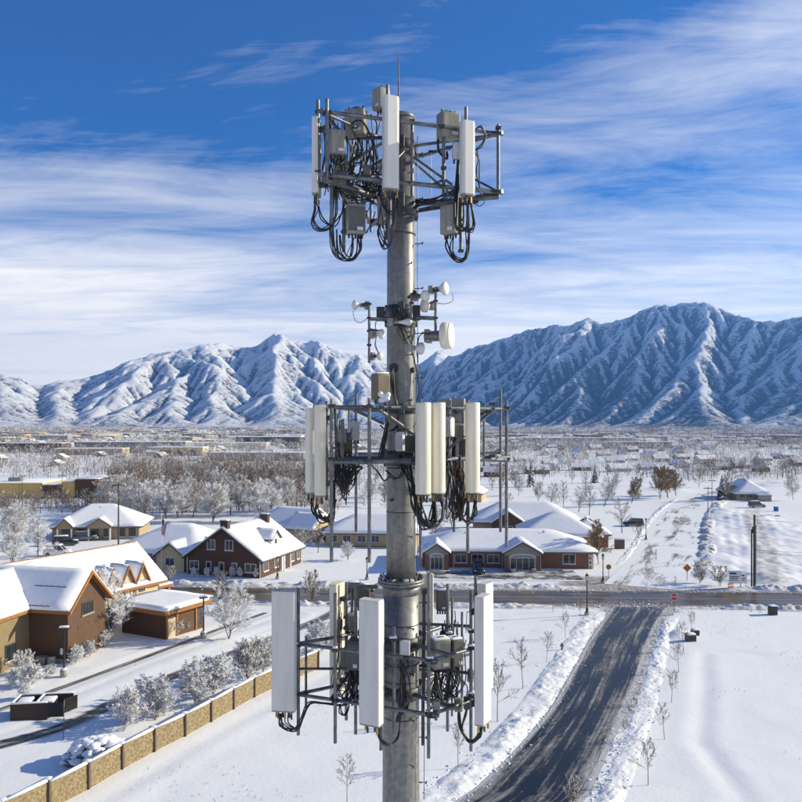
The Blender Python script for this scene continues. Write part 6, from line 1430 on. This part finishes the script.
def lot_lamp(px, pb, h, label, a):
    x, y, z = on_ground(px, pb); e = empty('parking_lamp', (x, y, z), R(a), label, 'lamp', 'parking lamps on concrete footings')
    MB().lathe([(.34, -.1), (.34, .62), (.30, .66)], 18).build('concrete_base', M['concrete'], e); MB().lathe([(.3, .655), (.27, .75), (.1, .8)], 14).build('base_snow', M['snow'], e)
    MB().box(-.065, .065, -.065, .065, .7, h).build('post', M['black_metal'], e)
    hd = MB().rbox(-.45, .45, -.2, .2, h, h + .16, .04, seg=1).build('lamp_head', M['black_metal'], e); MB().rbox(-.42, .42, -.18, .18, h + .15, h + .33, .07).build('head_snow', M['snow'], hd)
lot_lamp(64, 677, 4.3, 'square black parking lamp with snow on its head before the brick gable', 10); lot_lamp(203.5, 638.5, 4.3, 'square black parking lamp by the corner of the annex', 40)
def pole_thing(name, px, pb, Z, r, label, cat='pole', mat='wood_pole', arm=False, group=None):
    x, y, z = on_ground(px, pb); e = empty(name, (x, y, z), 0, label, cat, group)
    MB().cyl((0, 0, -.2), (0, 0, Z), r, r * .72, 10).build('post', M[mat], e)
    if arm:
        MB().box(-1.1, 1.1, -.07, .07, Z - .55, Z - .40).build('crossarm', M[mat], e)
        for k in (-.95, -.45, .45, .95): MB().lathe([(.05, Z - .4), (.06, Z - .3), (.03, Z - .22)], 8, 0, Matrix.Translation((k, 0, 0))).build('insulator', M['radio'], e)
    return e
up = pole_thing('utility_pole', 754.5, 588, ht(515.5, 588), .19, 'tall dark wooden utility pole beside the building plot', 'utility pole'); h_ = ht(515.5, 588)
MB().cyl((.2, -.02, .5), (.2, -.02, h_ - 1.5), .045, n=6).build('conduit', M['black'], up); MB().box(-.32, -.12, -.25, .1, h_ - 2.6, h_ - 1.7).build('junction_box', M['galv_dark'], up)
MB().tube([(0, 0, h_ - .3), (2.5, .6, h_ - .1), (3.4, .8, h_ - .25)], .04, 6).build('light_arm', M['galv'], up); MB().rbox(3.2, 3.9, .65, .95, h_ - .34, h_ - .2, .04, seg=1).build('light_head', M['galv'], up)
up2 = pole_thing('utility_pole', 751.6, 588, ht(530, 588), .12, 'thinner shorter pole close beside the tall utility pole', 'utility pole', 'galv_dark')
x0, y0, _ = on_ground(754.5, 588)
for zz, e_ in ((5.4, 40), (5.0, 40), (h_ - .6, 60)):
    w_ = MB().tube([(x0 + e_ * t, y0 - 3.5 * t, zz - 1.2 * math.sin(math.pi * t) * (e_ / 60)) for t in np.linspace(0, 1, 14)], .022, 4).build('overhead_wire', M['black'], None, 'overhead wire sagging right from the utility pole, %s' % {5.4: 'upper of the two low ones', 5.0: 'lower of the two low ones'}.get(zz, 'the highest one'), 'wire')
up3 = pole_thing('utility_pole', 118.5, 553, 12.4, .16, 'tall wooden utility pole beside the yellow ranch', 'utility pole', 'wood_pole', True)
for px, pb, Z, l_ in ((712, 508, 8, 'distant utility pole at the far end of the building plot'), (708, 517, 7.5, 'slim distant pole beside the side road'), (62, 506, 9, 'slim pole before the ochre commercial building'), (22, 507, 9, 'slim pole at the left before the commercial building')):
    pole_thing('utility_pole', px, pb, Z, .10, l_, 'utility pole', 'wood_pole', True)
fp = pole_thing('flagpole', 161.5, 572, 9.2, .05, 'white flagpole with a limp striped flag before the hip roofed house', 'flagpole', 'white')
fl_v = []; nfx, nfz = 12, 20
for j in range(nfz):
    for i in range(nfx):
        u = i / (nfx - 1); v = j / (nfz - 1); fl_v.append((.06 + u * (.75 - .25 * v) + .05 * math.sin(v * 5), .12 * math.sin(u * 9 + v * 4) * (.3 + u), 8.4 - v * 2.4 - u * .55))
stri = MB(); fq = grid_quads(nfx, nfz); fm_ = [(2 if (k % (nfx - 1)) < 5 and (k // (nfx - 1)) < 8 else (k % (nfx - 1)) % 2) for k in range(len(fq))]
me = np_mesh('flag', np.array(fl_v), quads=fq, mats=[M['red'], M['white'], material('flag_blue', (.02, .035, .12), .7)], mi=fm_); link(bpy.data.objects.new('flag', me), fp)
def sign_post(px, pb, h, label, shape, size, face, text=None, ang=0, back=False, group=None, z_=None):
    x, y, z = on_ground(px, pb); e = empty('road_sign', (x, y, z), R(ang), label, 'road sign', group)
    MB().box(-.035, .035, -.03, .03, -.2, h + (.0 if shape != 'board' else -.1)).build('post', M['galv'], e)
    n, a0 = {'oct': (8, math.pi / 8), 'dia': (4, 0), 'board': (4, math.pi / 4)}[shape]; zc = h - size * .9
    def ngon(s): return [(s * math.cos(a0 + 2 * math.pi * k / n), s * math.sin(a0 + 2 * math.pi * k / n)) for k in range(n)]
    Bm = Matrix(((1, 0, 0, 0), (0, 0, -1, 0), (0, 1, 0, zc), (0, 0, 0, 1)))
    pl = MB().prism(ngon(size), .035, .05, 0, Bm).build('sign_plate', M['white' if shape == 'oct' else 'black_metal'], e)
    MB().prism(ngon(size * .93), .05, .055, 0, Bm).build('sign_face', M[face], pl)
    if text:
        td = bpy.data.curves.new('lettering', 'FONT'); td.body = text; td.size = size * .72; td.align_x = 'CENTER'; td.align_y = 'CENTER'; td.extrude = .004
        td.materials.append(M['white']); to = bpy.data.objects.new('tmp', td); me_ = bpy.data.meshes.new_from_object(to); bpy.data.objects.remove(to); to = bpy.data.objects.new('lettering', me_); link(to, pl); to.location = (0, -.062, zc); to.rotation_euler = (R(90), 0, 0)
    return e
sign_post(674, 612, 2.3, 'red stop sign on a post at the end of the driveway', 'oct', .46, 'red', 'STOP')
sign_post(687, 581, 2.5, 'orange diamond warning sign beside the building plot', 'dia', .62, 'orange')
sign_post(608.6, 579, 2.2, 'sign seen from its brown back at the side road corner', 'oct', .42, 'twig_gold')
sign_post(656, 560, 1.8, 'tiny square sign beside the young tree on the side road', 'board', .22, 'white')
def board(px, pb, w, h, label, legs=True):
    x, y, z = on_ground(px, pb); e = empty('notice_board', (x, y, z), R(-8), label, 'notice board')
    for k in (-1, 1): MB().box(k * w * .42 - .05, k * w * .42 + .05, -.05, .05, -.2, h).build('leg', M['white'], e)
    b_ = MB().box(-w / 2, w / 2, -.09, -.052, h * .25, h).build('panel', M['white'], e)
    for k, (a, c, zz0, zz1) in enumerate(((-.42, .1, .78, .90), (-.42, .3, .62, .68), (-.42, .2, .52, .57), (-.42, .25, .42, .46))):
        MB().box(a * w, c * w, -.098, -.0902, zz0 * h, zz1 * h).build('printed_band', M['radio_dark' if k else 'blue'], b_)
board(735, 588, 1.7, 2.4, 'larger white construction notice board left of the utility pole'); board(743.5, 587.5, .85, 1.9, 'smaller white notice board nearest the utility pole')
x, y, z = on_ground(730.5, 590); e = empty('barricade', (x, y, z), R(20), 'small orange barricade at the foot of the notice boards', 'barricade')
for k in (-1, 1): MB().cyl((k * .3, -.25, 0), (k * .28, 0, 1.0), .03, n=5).cyl((k * .3, .25, 0), (k * .28, 0, 1.0), .03, n=5).build('leg', M['white'], e)
for zz in (.35, .72): MB().box(-.5, .5, -.12 if zz < .5 else -.05, -.08 if zz < .5 else -.01, zz, zz + .2).build('plank', M['orange'], e)
x, y, z = on_ground(772.7, 614.5); e = empty('litter_bin', (x, y, z), R(8), 'square black bin with snow on its lid standing in the snow field', 'bin')
MB().rbox(-.42, .42, -.4, .4, 0, .95, .04, seg=1).build('body', M['black_metal'], e); l_ = MB().rbox(-.46, .46, -.44, .44, .95, 1.03, .03, seg=1).build('lid', M['black_metal'], e); MB().rbox(-.43, .43, -.41, .41, 1.02, 1.16, .06).build('lid_snow', M['snow'], l_)
MB().box(-.25, .25, -.415, -.402, .55, .8).build('flap', M['galv_dark'], e)
for px, pb, s_, l_ in ((690.5, 641.5, .62, 'left dark utility box with a snow cap east of the driveway'), (695, 636, .5, 'right smaller utility box with a snow cap east of the driveway')):
    x, y, z = on_ground(px, pb); e = empty('utility_box', (x, y, z), R(12), l_, 'utility box', 'utility boxes')
    MB().rbox(-s_ * .8, s_ * .8, -s_ * .6, s_ * .6, -.05, s_ * 1.05, .04, seg=1).build('housing', M['radio_dark'], e); MB().box(-s_ * .6, s_ * .6, -s_ * .63, -s_ * .602, .1, s_ * .9).build('door', M['black_metal'], e)
    MB().rbox(-s_ * .78, s_ * .78, -s_ * .58, s_ * .58, s_ * 1.04, s_ * 1.4, .14).build('snow_cap', M['snow'], e)
x, y, z = on_ground(562, 650); e = empty('fire_hydrant', (x, y, z), 0, 'small dark hydrant on the snow bank west of the driveway', 'hydrant')
MB().lathe([(.14, -.2), (.14, .05), (.10, .08), (.10, .5), (.13, .52), (.12, .62), (.05, .7), (.03, .74)], 12).build('barrel', M['radio_dark'], e)
for k in (-1, 1): MB().cyl((k * .09, 0, .42), (k * .2, 0, .42), .055, n=8).build('outlet', M['radio_dark'], e)
x, y, z = on_ground(63.5, 739); e = empty('snow_stake', (x, y, z), 0, 'thin marker stake beside the wet lane above the juniper', 'stake'); MB().cyl((0, 0, -.2), (.05, 0, 2.9), .028, .02, 6).build('rod', M['bark'], e); MB().cyl((.043, 0, 2.4), (.05, 0, 2.9), .034, n=6).build('tip', M['twig_grey'], e)
for px, pb, l_ in ((641.0, 617, 'thin stake on the near verge beside the driveway mouth'), (553, 612, 'thin stake west of the lamp post at the cross street')):
    x, y, z = on_ground(px, pb); e = empty('snow_stake', (x, y, z), 0, l_, 'stake'); MB().cyl((0, 0, -.2), (.02, 0, 1.7), .03, .025, 6).build('rod', M['galv_dark'], e); MB().cyl((.017, 0, 1.4), (.02, 0, 1.71), .034, n=6).build('tip', M['orange'], e)
x, y, z = on_ground(619.5, 549); e = empty('monument_sign', (x, y, z), R(-6), 'brick monument sign with a dark panel and snow cap on the office lawn', 'sign')
MB().box(-.9, .9, -.25, .25, -.1, 1.7).build('base', M['brick_lit'], e); MB().box(-.75, .75, -.29, -.252, .5, 1.5).build('panel', M['radio_dark'], e); MB().rbox(-.95, .95, -.3, .3, 1.69, 1.98, .1).build('snow_cap', M['snow'], e)
x, y, z = on_ground(776, 511); e = empty('blue_container', (x, y, z), R(10), 'small blue container at the far side of the building plot', 'container'); e.scale = (.68, .68, .52)
MB().rbox(-.65, .65, -.65, .65, 0, 2.3, .05, seg=1).build('cabin', M['blue'], e); MB().box(-.5, .5, -.69, -.652, .1, 2.1).build('door', M['blue'], e); MB().rbox(-.68, .68, -.68, .68, 2.3, 2.5, .08).build('roof', M['white'], e)

# ------------------------------------------------------------------ vehicles
def loft(mb, secs, mi=0):
    n = len(secs[0]); vs = [p for s in secs for p in s]
    fs = [(i*n + k, i*n + (k+1) % n, (i+1)*n + (k+1) % n, (i+1)*n + k) for i in range(len(secs) - 1) for k in range(n)]
    fs.append(tuple(range(n))[::-1]); fs.append(tuple(range((len(secs)-1)*n, len(secs)*n))); return mb.add(vs, fs, mi, True)
def vehicle(px, pb, ang, paint, label, kind='car', snow=True, group='parked vehicles'):
    x, y, z = on_ground(px, pb); e = empty('parked_' + ('pickup' if kind == 'pickup' else 'car'), (x, y, max(z, 0)), R(ang), label, 'pickup' if kind == 'pickup' else 'car', group)
    L, w = 4.7, .92; tall = {'car': 1.46, 'suv': 1.75, 'pickup': 1.82}[kind]; belt = .92 if kind == 'car' else 1.05
    def sec(x, hw, z0, z1, t=.86): return [(x, -hw, z0 + .08), (x, -hw * .94, z0), (x, hw * .94, z0), (x, hw, z0 + .08), (x, hw, (z0 + z1) * .55), (x, hw * t, z1), (x, 0, z1 + .02), (x, -hw * t, z1), (x, -hw, (z0 + z1) * .55)]
    prof = [(-2.35, .78, .42, .72), (-2.25, .88, .28, belt - .08), (-1.6, w, .26, belt), (-.8, w, .26, belt), (.9, w, .26, belt), (1.25, w, .26, belt - .03), (2.1, .89, .28, belt - .16), (2.36, .76, .42, .66)]
    body = loft(MB(), [sec(*p) for p in prof]).build('body', M[paint], e)
    cab = {'car': [(-1.75, .78, belt - .02, .04), (-1.05, .70, tall, .0), (.25, .70, tall, 0), (1.15, .80, belt - .04, 0)], 'suv': [(-2.2, .80, belt - .02, 0), (-1.95, .72, tall, 0), (.3, .72, tall, 0), (1.1, .80, belt - .02, 0)], 'pickup': [(-.55, .80, belt - .02, 0), (-.45, .72, tall, 0), (.55, .72, tall, 0), (1.25, .80, belt - .03, 0)]}[kind]
    v = [(c[0], s * c[1], c[2]) for c in cab for s in (-1, 1)]
    g = MB().add(v, [(0, 1, 3, 2), (2, 3, 5, 4), (4, 5, 7, 6), (0, 2, 4, 6), (1, 7, 5, 3), (0, 6, 7, 1)]); g.build('windows', M['glass'], e)
    (xa, ha, _, _), (xb, hb, _, _) = cab[1], cab[2]; MB().rbox(xa - .08, xb + .1, -hb - .02, hb + .02, tall - .03, tall + .04, .03, seg=1).build('roof', M[paint], e)
    pil_ = MB()
    for s in (-1, 1):
        for (a, b) in ((0, 1), (2, 3)): pil_.cyl((cab[a][0], s * cab[a][1], cab[a][2]), (cab[b][0], s * cab[b][1], cab[b][2]), .045, n=5)
        xm = (xa + xb) / 2; pil_.cyl((xm, s * .80, belt - .03), (xm, s * hb, tall), .04, n=5)
        pil_.build('pillar', M[paint], e); pil_ = MB()
    if kind == 'pickup': MB().box(-2.2, -.6, -.78, .78, belt - .03, belt + .012).build('bed_snow', M['snow'], e)
    for sx in (-1.45, 1.42):
        for s in (-1, 1):
            o = MB().cyl((sx, s * (w - .18), .34), (sx, s * (w + .015), .34), .34, n=18).build('wheel', M['black'], e); MB().cyl((sx, s * (w + .01), .34), (sx, s * (w + .03), .34), .2, n=12).build('rim', M['galv'], o)
    for s in (-1, 1):
        MB().rbox(2.24, 2.34, s * .62 - .14, s * .62 + .14, .60, .74, .03, seg=1).build('headlight', M['lamp_glass'], e); MB().rbox(-2.36, -2.26, s * .64 - .12, s * .64 + .12, .62, .78, .03, seg=1).build('tail_light', M['red'], e)
    if snow:
        MB().rbox(xa - .02, xb + .02, -hb + .03, hb - .03, tall + .03, tall + .17, .06).build('roof_snow', M['snow'], e); MB().rbox(1.2, 2.1, -.7, .7, belt - .13, belt - .02, .05).build('bonnet_snow', M['snow'], e)
    return e
vehicle(478.5, 572.5, -92, 'car_black', 'black car parked nose out in front of the brick office', 'suv', False)
vehicle(633, 526, 175, 'car_black', 'dark suv with a snowy roof under the spreading bare tree', 'suv')
vehicle(357, 593, 4, 'car_black', 'dark car on the cross street, half hidden by the lowest antennas', 'car')
vehicle(109, 537, 20, 'car_blue', 'dark blue car parked right of the others at the ranch', 'car', False)
vehicle(86, 541, 15, 'car_grey', 'snow dusted grey car parked in the middle of the ranch row', 'suv'); vehicle(66, 546, 14, 'car_black', 'dark suv parked left of the ranch row', 'suv'); vehicle(58, 556, 6, 'car_white', 'white pickup parked nearest the frosted tree', 'pickup')
vehicle(665, 489, 30, 'car_grey', 'snow covered car at the far end of the side road', 'suv')
vehicle(757, 507.5, 4, 'car_grey', 'snow topped vehicle parked before the white roofed house', 'suv')

# dry weed stalks poking through the snow
wv = []; wf = []; g_ = random.Random(17)
for k in range(2600):
    if g_.random() < .5: x, y = g_.uniform(-22, 12), g_.uniform(47, 100)
    else: x, y = g_.uniform(14, 60), g_.uniform(47, 100)
    if float(vnoise(np.array(x / 4), np.array(y / 4), 5)) < .70: continue
    if pdist(np.array([x]), np.array([y]), DRIVE_C)[0][0] < 6.5 or pdist(np.array([x]), np.array([y]), WET)[0][0] < 2.5: continue
    z = float(gz(np.array([x]), np.array([y]))[0])
    for j in range(3):
        a = g_.uniform(0, 6.28); h = g_.uniform(.08, .28); b = len(wv); dx_, dy_ = math.cos(a) * .012, math.sin(a) * .012
        wv += [(x + dx_ + j * .03, y + dy_, z - .03), (x - dx_ + j * .03, y - dy_, z - .03), (x + g_.uniform(-.1, .1), y + g_.uniform(-.1, .1), z + h)]; wf.append((b, b + 1, b + 2))
tag(link(bpy.data.objects.new('dry_weeds', np_mesh('dry_weeds', np.array(wv), tris=np.array(wf), mats=[M['twig']], smooth=False))), 'dry weed tips poking through the snow', kind='stuff')
# ------------------------------------------------------------------ the far town
fr = random.Random(5); nr = np.random.default_rng(7)
def far_house_mesh(w, d, e, r, wall):
    mb = MB(); mb.box(0, w, 0, d, 0, e); m_ = d / 2
    mb.add([(0, 0, e), (0, d, e), (0, m_, r)], [(0, 2, 1)], 0).add([(w, 0, e), (w, d, e), (w, m_, r)], [(0, 1, 2)], 0)
    o = .5; k = .3; mb.add([(-o, -o, e - k), (w + o, -o, e - k), (w + o, m_, r + .06), (-o, m_, r + .06), (-o, d + o, e - k), (w + o, d + o, e - k), (-o, -o, e - k + .3), (w + o, -o, e - k + .3), (w + o, m_, r + .4), (-o, m_, r + .4), (-o, d + o, e - k + .3), (w + o, d + o, e - k + .3)],
           [(6, 7, 8, 9), (9, 8, 11, 10), (0, 1, 7, 6), (5, 4, 10, 11), (1, 2, 8, 7), (2, 5, 11, 8), (3, 0, 6, 9), (4, 3, 9, 10), (0, 3, 2, 1), (3, 4, 5, 2)], 1)
    for x in np.arange(1.5, w - 1, 3.2): mb.box(x, x + 1.2, -.06, -.003, .9, 2.2, 2)
    return mb.mesh('distant_house', [M[wall], M['roof_snow'], M['glass']])
FH = [far_house_mesh(13, 10, 3, 5.6, 'tan'), far_house_mesh(16, 11, 3, 5.8, 'grey_siding'), far_house_mesh(12, 9, 3.2, 6, 'brick_lit'), far_house_mesh(18, 11, 5.4, 8.4, 'cream'), far_house_mesh(15, 10, 5.2, 8, 'grey_siding'), far_house_mesh(14, 10, 3, 5.6, 'brick_brown')]
taken = []
def put_house(x, y, low=False):
    i_ = fr.choice((0, 1, 2, 5)) if low else fr.randrange(6); o = bpy.data.objects.new('distant_house', FH[i_]); o.location = (x, y, -.1); s_ = fr.uniform(.55, .78); o.scale = (s_, s_, s_); o.rotation_euler = (0, 0, R(fr.choice((0, 0, 90, 90, 180)) + fr.uniform(-14, 14))); link(o)
    tag(o, 'small %s house with a snowy roof in the distant neighbourhood' % ('tan walled', 'grey walled', 'red brick', 'two storey cream', 'two storey grey', 'brown brick')[i_], 'house', 'small houses of the distant neighbourhood'); taken.append((x, y))
for px, py in ((505, 476), (528, 474), (560, 471), (590, 470), (612, 472), (640, 470), (660, 473), (545, 466), (575, 464), (606, 463), (690, 468), (715, 470), (745, 468), (770, 472), (795, 466), (625, 461), (655, 462), (685, 459), (720, 460), (760, 461), (785, 459), (490, 468), (470, 472), (440, 468), (465, 462), (515, 462)):
    put_house(*G(px, py), True)
k = 0
while k < 220:
    d = math.exp(fr.uniform(math.log(430), math.log(1250))); x = fr.uniform(-.56, .56) * d
    if d < 520 and -.42 * d < x < .02 * d: continue
    if float(vnoise(np.array(x / 160), np.array(d / 160), 4)) < .36: continue
    if any((x - a) ** 2 + (d - b) ** 2 < 26 ** 2 for a, b in taken): continue
    put_house(x, d); k += 1
# warehouses and long sheds, far off
for px, py, w, d, h, m_, l_ in ((88, 455, 50, 18, 4.5, 'tan', 'long tan warehouse far across the valley left of the towerside fields'), (130, 452, 90, 26, 8, 'grey_siding', 'long grey blue warehouse far away on the left'), (215, 450, 90, 26, 6, 'cream', 'pale long warehouse in the distance left of the tower'),
    (255, 461, 60, 18, 5, 'grey_siding', 'snow roofed long shed in the distance behind the creek woodland'), (268, 449, 60, 26, 11, 'radio_dark', 'dark office block far off behind the left antennas'), (580, 447, 110, 14, 9, 'grey_siding', 'long grey wall like building far right beside the highway'), (640, 448.5, 60, 14, 6, 'brick_brown', 'low brown shed beside the distant highway'),
    (30, 452, 50, 20, 7, 'brick_brown', 'brown far building at the left edge of the town'), (175, 456, 40, 16, 6, 'cream', 'pale far building among trees left')):
    x, y = G(px, py); e = empty('warehouse', (x, y, 0), R(fr.uniform(-4, 4)), l_, 'warehouse'); MB().box(-w / 2, w / 2, 0, d, 0, h).build('wall', M[m_], e); MB().rbox(-w / 2 - .3, w / 2 + .3, -.3, d + .3, h - .01, h + .5, .2, seg=1).build('roof_snow', M['roof_snow'], e)
    for q_ in np.arange(-w / 2 + 4, w / 2 - 3, 9): MB().box(q_, q_ + 4, -.1, -.003, .2, min(4, h * .7)).build('bay_door', M['radio_dark'], e)

def scatter_boxes(n, dmin, dmax):
    v = []; q = []; tr = []; mi = []; mt = []; b = 0
    while b < n * 10:
        d = math.exp(fr.uniform(math.log(dmin), math.log(dmax))); x = fr.uniform(-.62, .62) * d
        if float(vnoise(np.array(x / 260), np.array(d / 260), 14)) < .33: continue
        w, dp, h, r = fr.uniform(7, 13), fr.uniform(7, 10), fr.uniform(2.4, 4), fr.uniform(1.5, 2.6)
        if fr.random() < .06: w, dp, h, r = fr.uniform(30, 80), 25, fr.uniform(5, 9), .3
        a = R(fr.choice((0, 90)) + fr.uniform(-14, 14)); c, s = math.cos(a), math.sin(a)
        P = [(-w/2, -dp/2, 0), (w/2, -dp/2, 0), (w/2, dp/2, 0), (-w/2, dp/2, 0), (-w/2, -dp/2, h), (w/2, -dp/2, h), (w/2, dp/2, h), (-w/2, dp/2, h), (-w/2, 0, h + r), (w/2, 0, h + r)]
        v += [(x + px * c - py * s, d + px * s + py * c, pz) for px, py, pz in P]
        q += [(b, b+1, b+5, b+4), (b+2, b+3, b+7, b+6), (b+4, b+5, b+9, b+8), (b+6, b+7, b+8, b+9), (b+1, b+2, b+6, b+5), (b+3, b, b+4, b+7)]; tr += [(b+5, b+6, b+9), (b+7, b+4, b+8)]
        k = fr.randrange(3); mi += [k, k, 3, 3, k, k]; mt += [k, k]; b += 10
    me = np_mesh('far_houses', np.array(v), quads=np.array(q), tris=np.array(tr), mats=[M['tan'], M['grey_siding'], M['brick_brown'], M['roof_snow']], smooth=False, mi=mi + mt)
    tag(link(bpy.data.objects.new('far_houses', me)), 'roofs of the town far across the valley', kind='stuff')
scatter_boxes(4200, 900, 4000)
def scatter_trees(n, dmin, dmax, name, label, thr, big=1.0, xlim=.60, xr=None, seed=1):
    """bare crowns of far trees: each a spray of slender twigs on a stem"""
    g = np.random.default_rng(seed); d = np.exp(g.uniform(np.log(dmin), np.log(dmax), n * 3)); x = (g.uniform(-xlim, xlim, n * 3) if xr is None else g.uniform(xr[0], xr[1], n * 3)) * d
    dens = vnoise(x / 130, d / 130, 61) * .5 + vnoise(x / 420, d / 420, 62) * .5; ok = dens > thr
    if xr is None: ok &= ~((d < 345) & (x > .02 * d) & (x < .36 * d) & (vnoise(x / 60, d / 60, 3) < .75))
    x, d, dens = x[ok][:n], d[ok][:n], dens[ok][:n]; m = len(x); K = 46
    h = g.uniform(5, 11, m) * big; fat = 1 + np.clip((d - 500) / 900, 0, 2.2)
    t = g.uniform(.12, 1, (m, K)); az = g.uniform(0, 6.28, (m, K)); rr = np.sqrt(g.uniform(.02, 1, (m, K))) * np.sqrt(np.clip(1 - ((t - .5) / .56) ** 2, .03, 1)) * h[:, None] * .42
    c = np.stack([x[:, None] + rr * np.cos(az), d[:, None] + rr * np.sin(az), t * h[:, None]], -1)
    dr = np.stack([np.cos(az) * .6, np.sin(az) * .6, np.full_like(az, .9)], -1) + g.normal(0, .45, (m, K, 3)); ln = (h[:, None] * g.uniform(.10, .24, (m, K)))[..., None]
    wd = g.normal(0, 1, (m, K, 3)); wd /= np.linalg.norm(wd, axis=-1, keepdims=True); wd *= (.085 * fat)[:, None, None] * g.uniform(.6, 1.5, (m, K, 1))
    tri = np.stack([c - wd, c + wd, c + dr * ln], 2).reshape(-1, 3)
    st = np.stack([np.stack([x - .12 * fat, d, 0 * x], -1), np.stack([x + .12 * fat, d, 0 * x], -1), np.stack([x, d, h * .8], -1)], 1).reshape(-1, 3)
    v = np.concatenate([tri, st]); f = np.arange(len(v)).reshape(-1, 3)
    frosty = np.clip(.36 + (vnoise(x / 90, d / 90, 71) - .5) * 1.3, .08, .85)
    frosty = frosty * (.45 if xr is not None else 1)
    mi = np.concatenate([np.where(g.random((m, K)) < frosty[:, None], 2, g.integers(0, 2, (m, K))).ravel(), np.zeros(m, int)])
    me = np_mesh(name, v, tris=f, mats=[M['twig_grey'], M['twig'], M['frost']], smooth=False, mi=mi)
    tag(link(bpy.data.objects.new(name, me)), label, kind='stuff')
scatter_trees(3000, 330, 800, 'suburb_trees', 'bare trees among the nearer suburb', .36, .72, seed=1)
scatter_trees(4200, 600, 1800, 'suburb_trees', 'bare trees across the middle of the valley', .38, 1.05, seed=2)
scatter_trees(6500, 1500, 4000, 'suburb_trees', 'bare trees blurring together at the far side of the valley', .36, 1.15, seed=3)
scatter_trees(620, 205, 330, 'creek_woodland', 'mass of bare brown trees along the creek', .02, .85, xr=(-.36, -.08), seed=4)
scatter_trees(130, 330, 470, 'creek_woodland', 'far edge of the creek woodland', .2, 1.0, xr=(-.36, -.05), seed=5)
scatter_trees(90, 205, 240, 'creek_woodland', 'brush between the ranch and the commercial building', .05, .42, xr=(-.52, -.36), seed=6)
# ------------------------------------------------------------------ haze
hz_m = bpy.data.materials.new('valley_haze'); hz_m.use_nodes = True; t = hz_m.node_tree
t.nodes.remove(t.nodes['Principled BSDF'])
pv = t.nodes.new('ShaderNodeVolumePrincipled'); pv.inputs['Color'].default_value = (.14, .40, 1.0, 1); pv.inputs['Density'].default_value = 7e-5
pv.inputs['Anisotropy'].default_value = .3
t.links.new(pv.outputs[0], t.nodes['Material Output'].inputs['Volume'])
hb = MB().box(-9900, 9900, -3100, 10200, -8, 1120).build('haze', hz_m, None, 'thin blue haze over the valley', None, None, 'stuff')
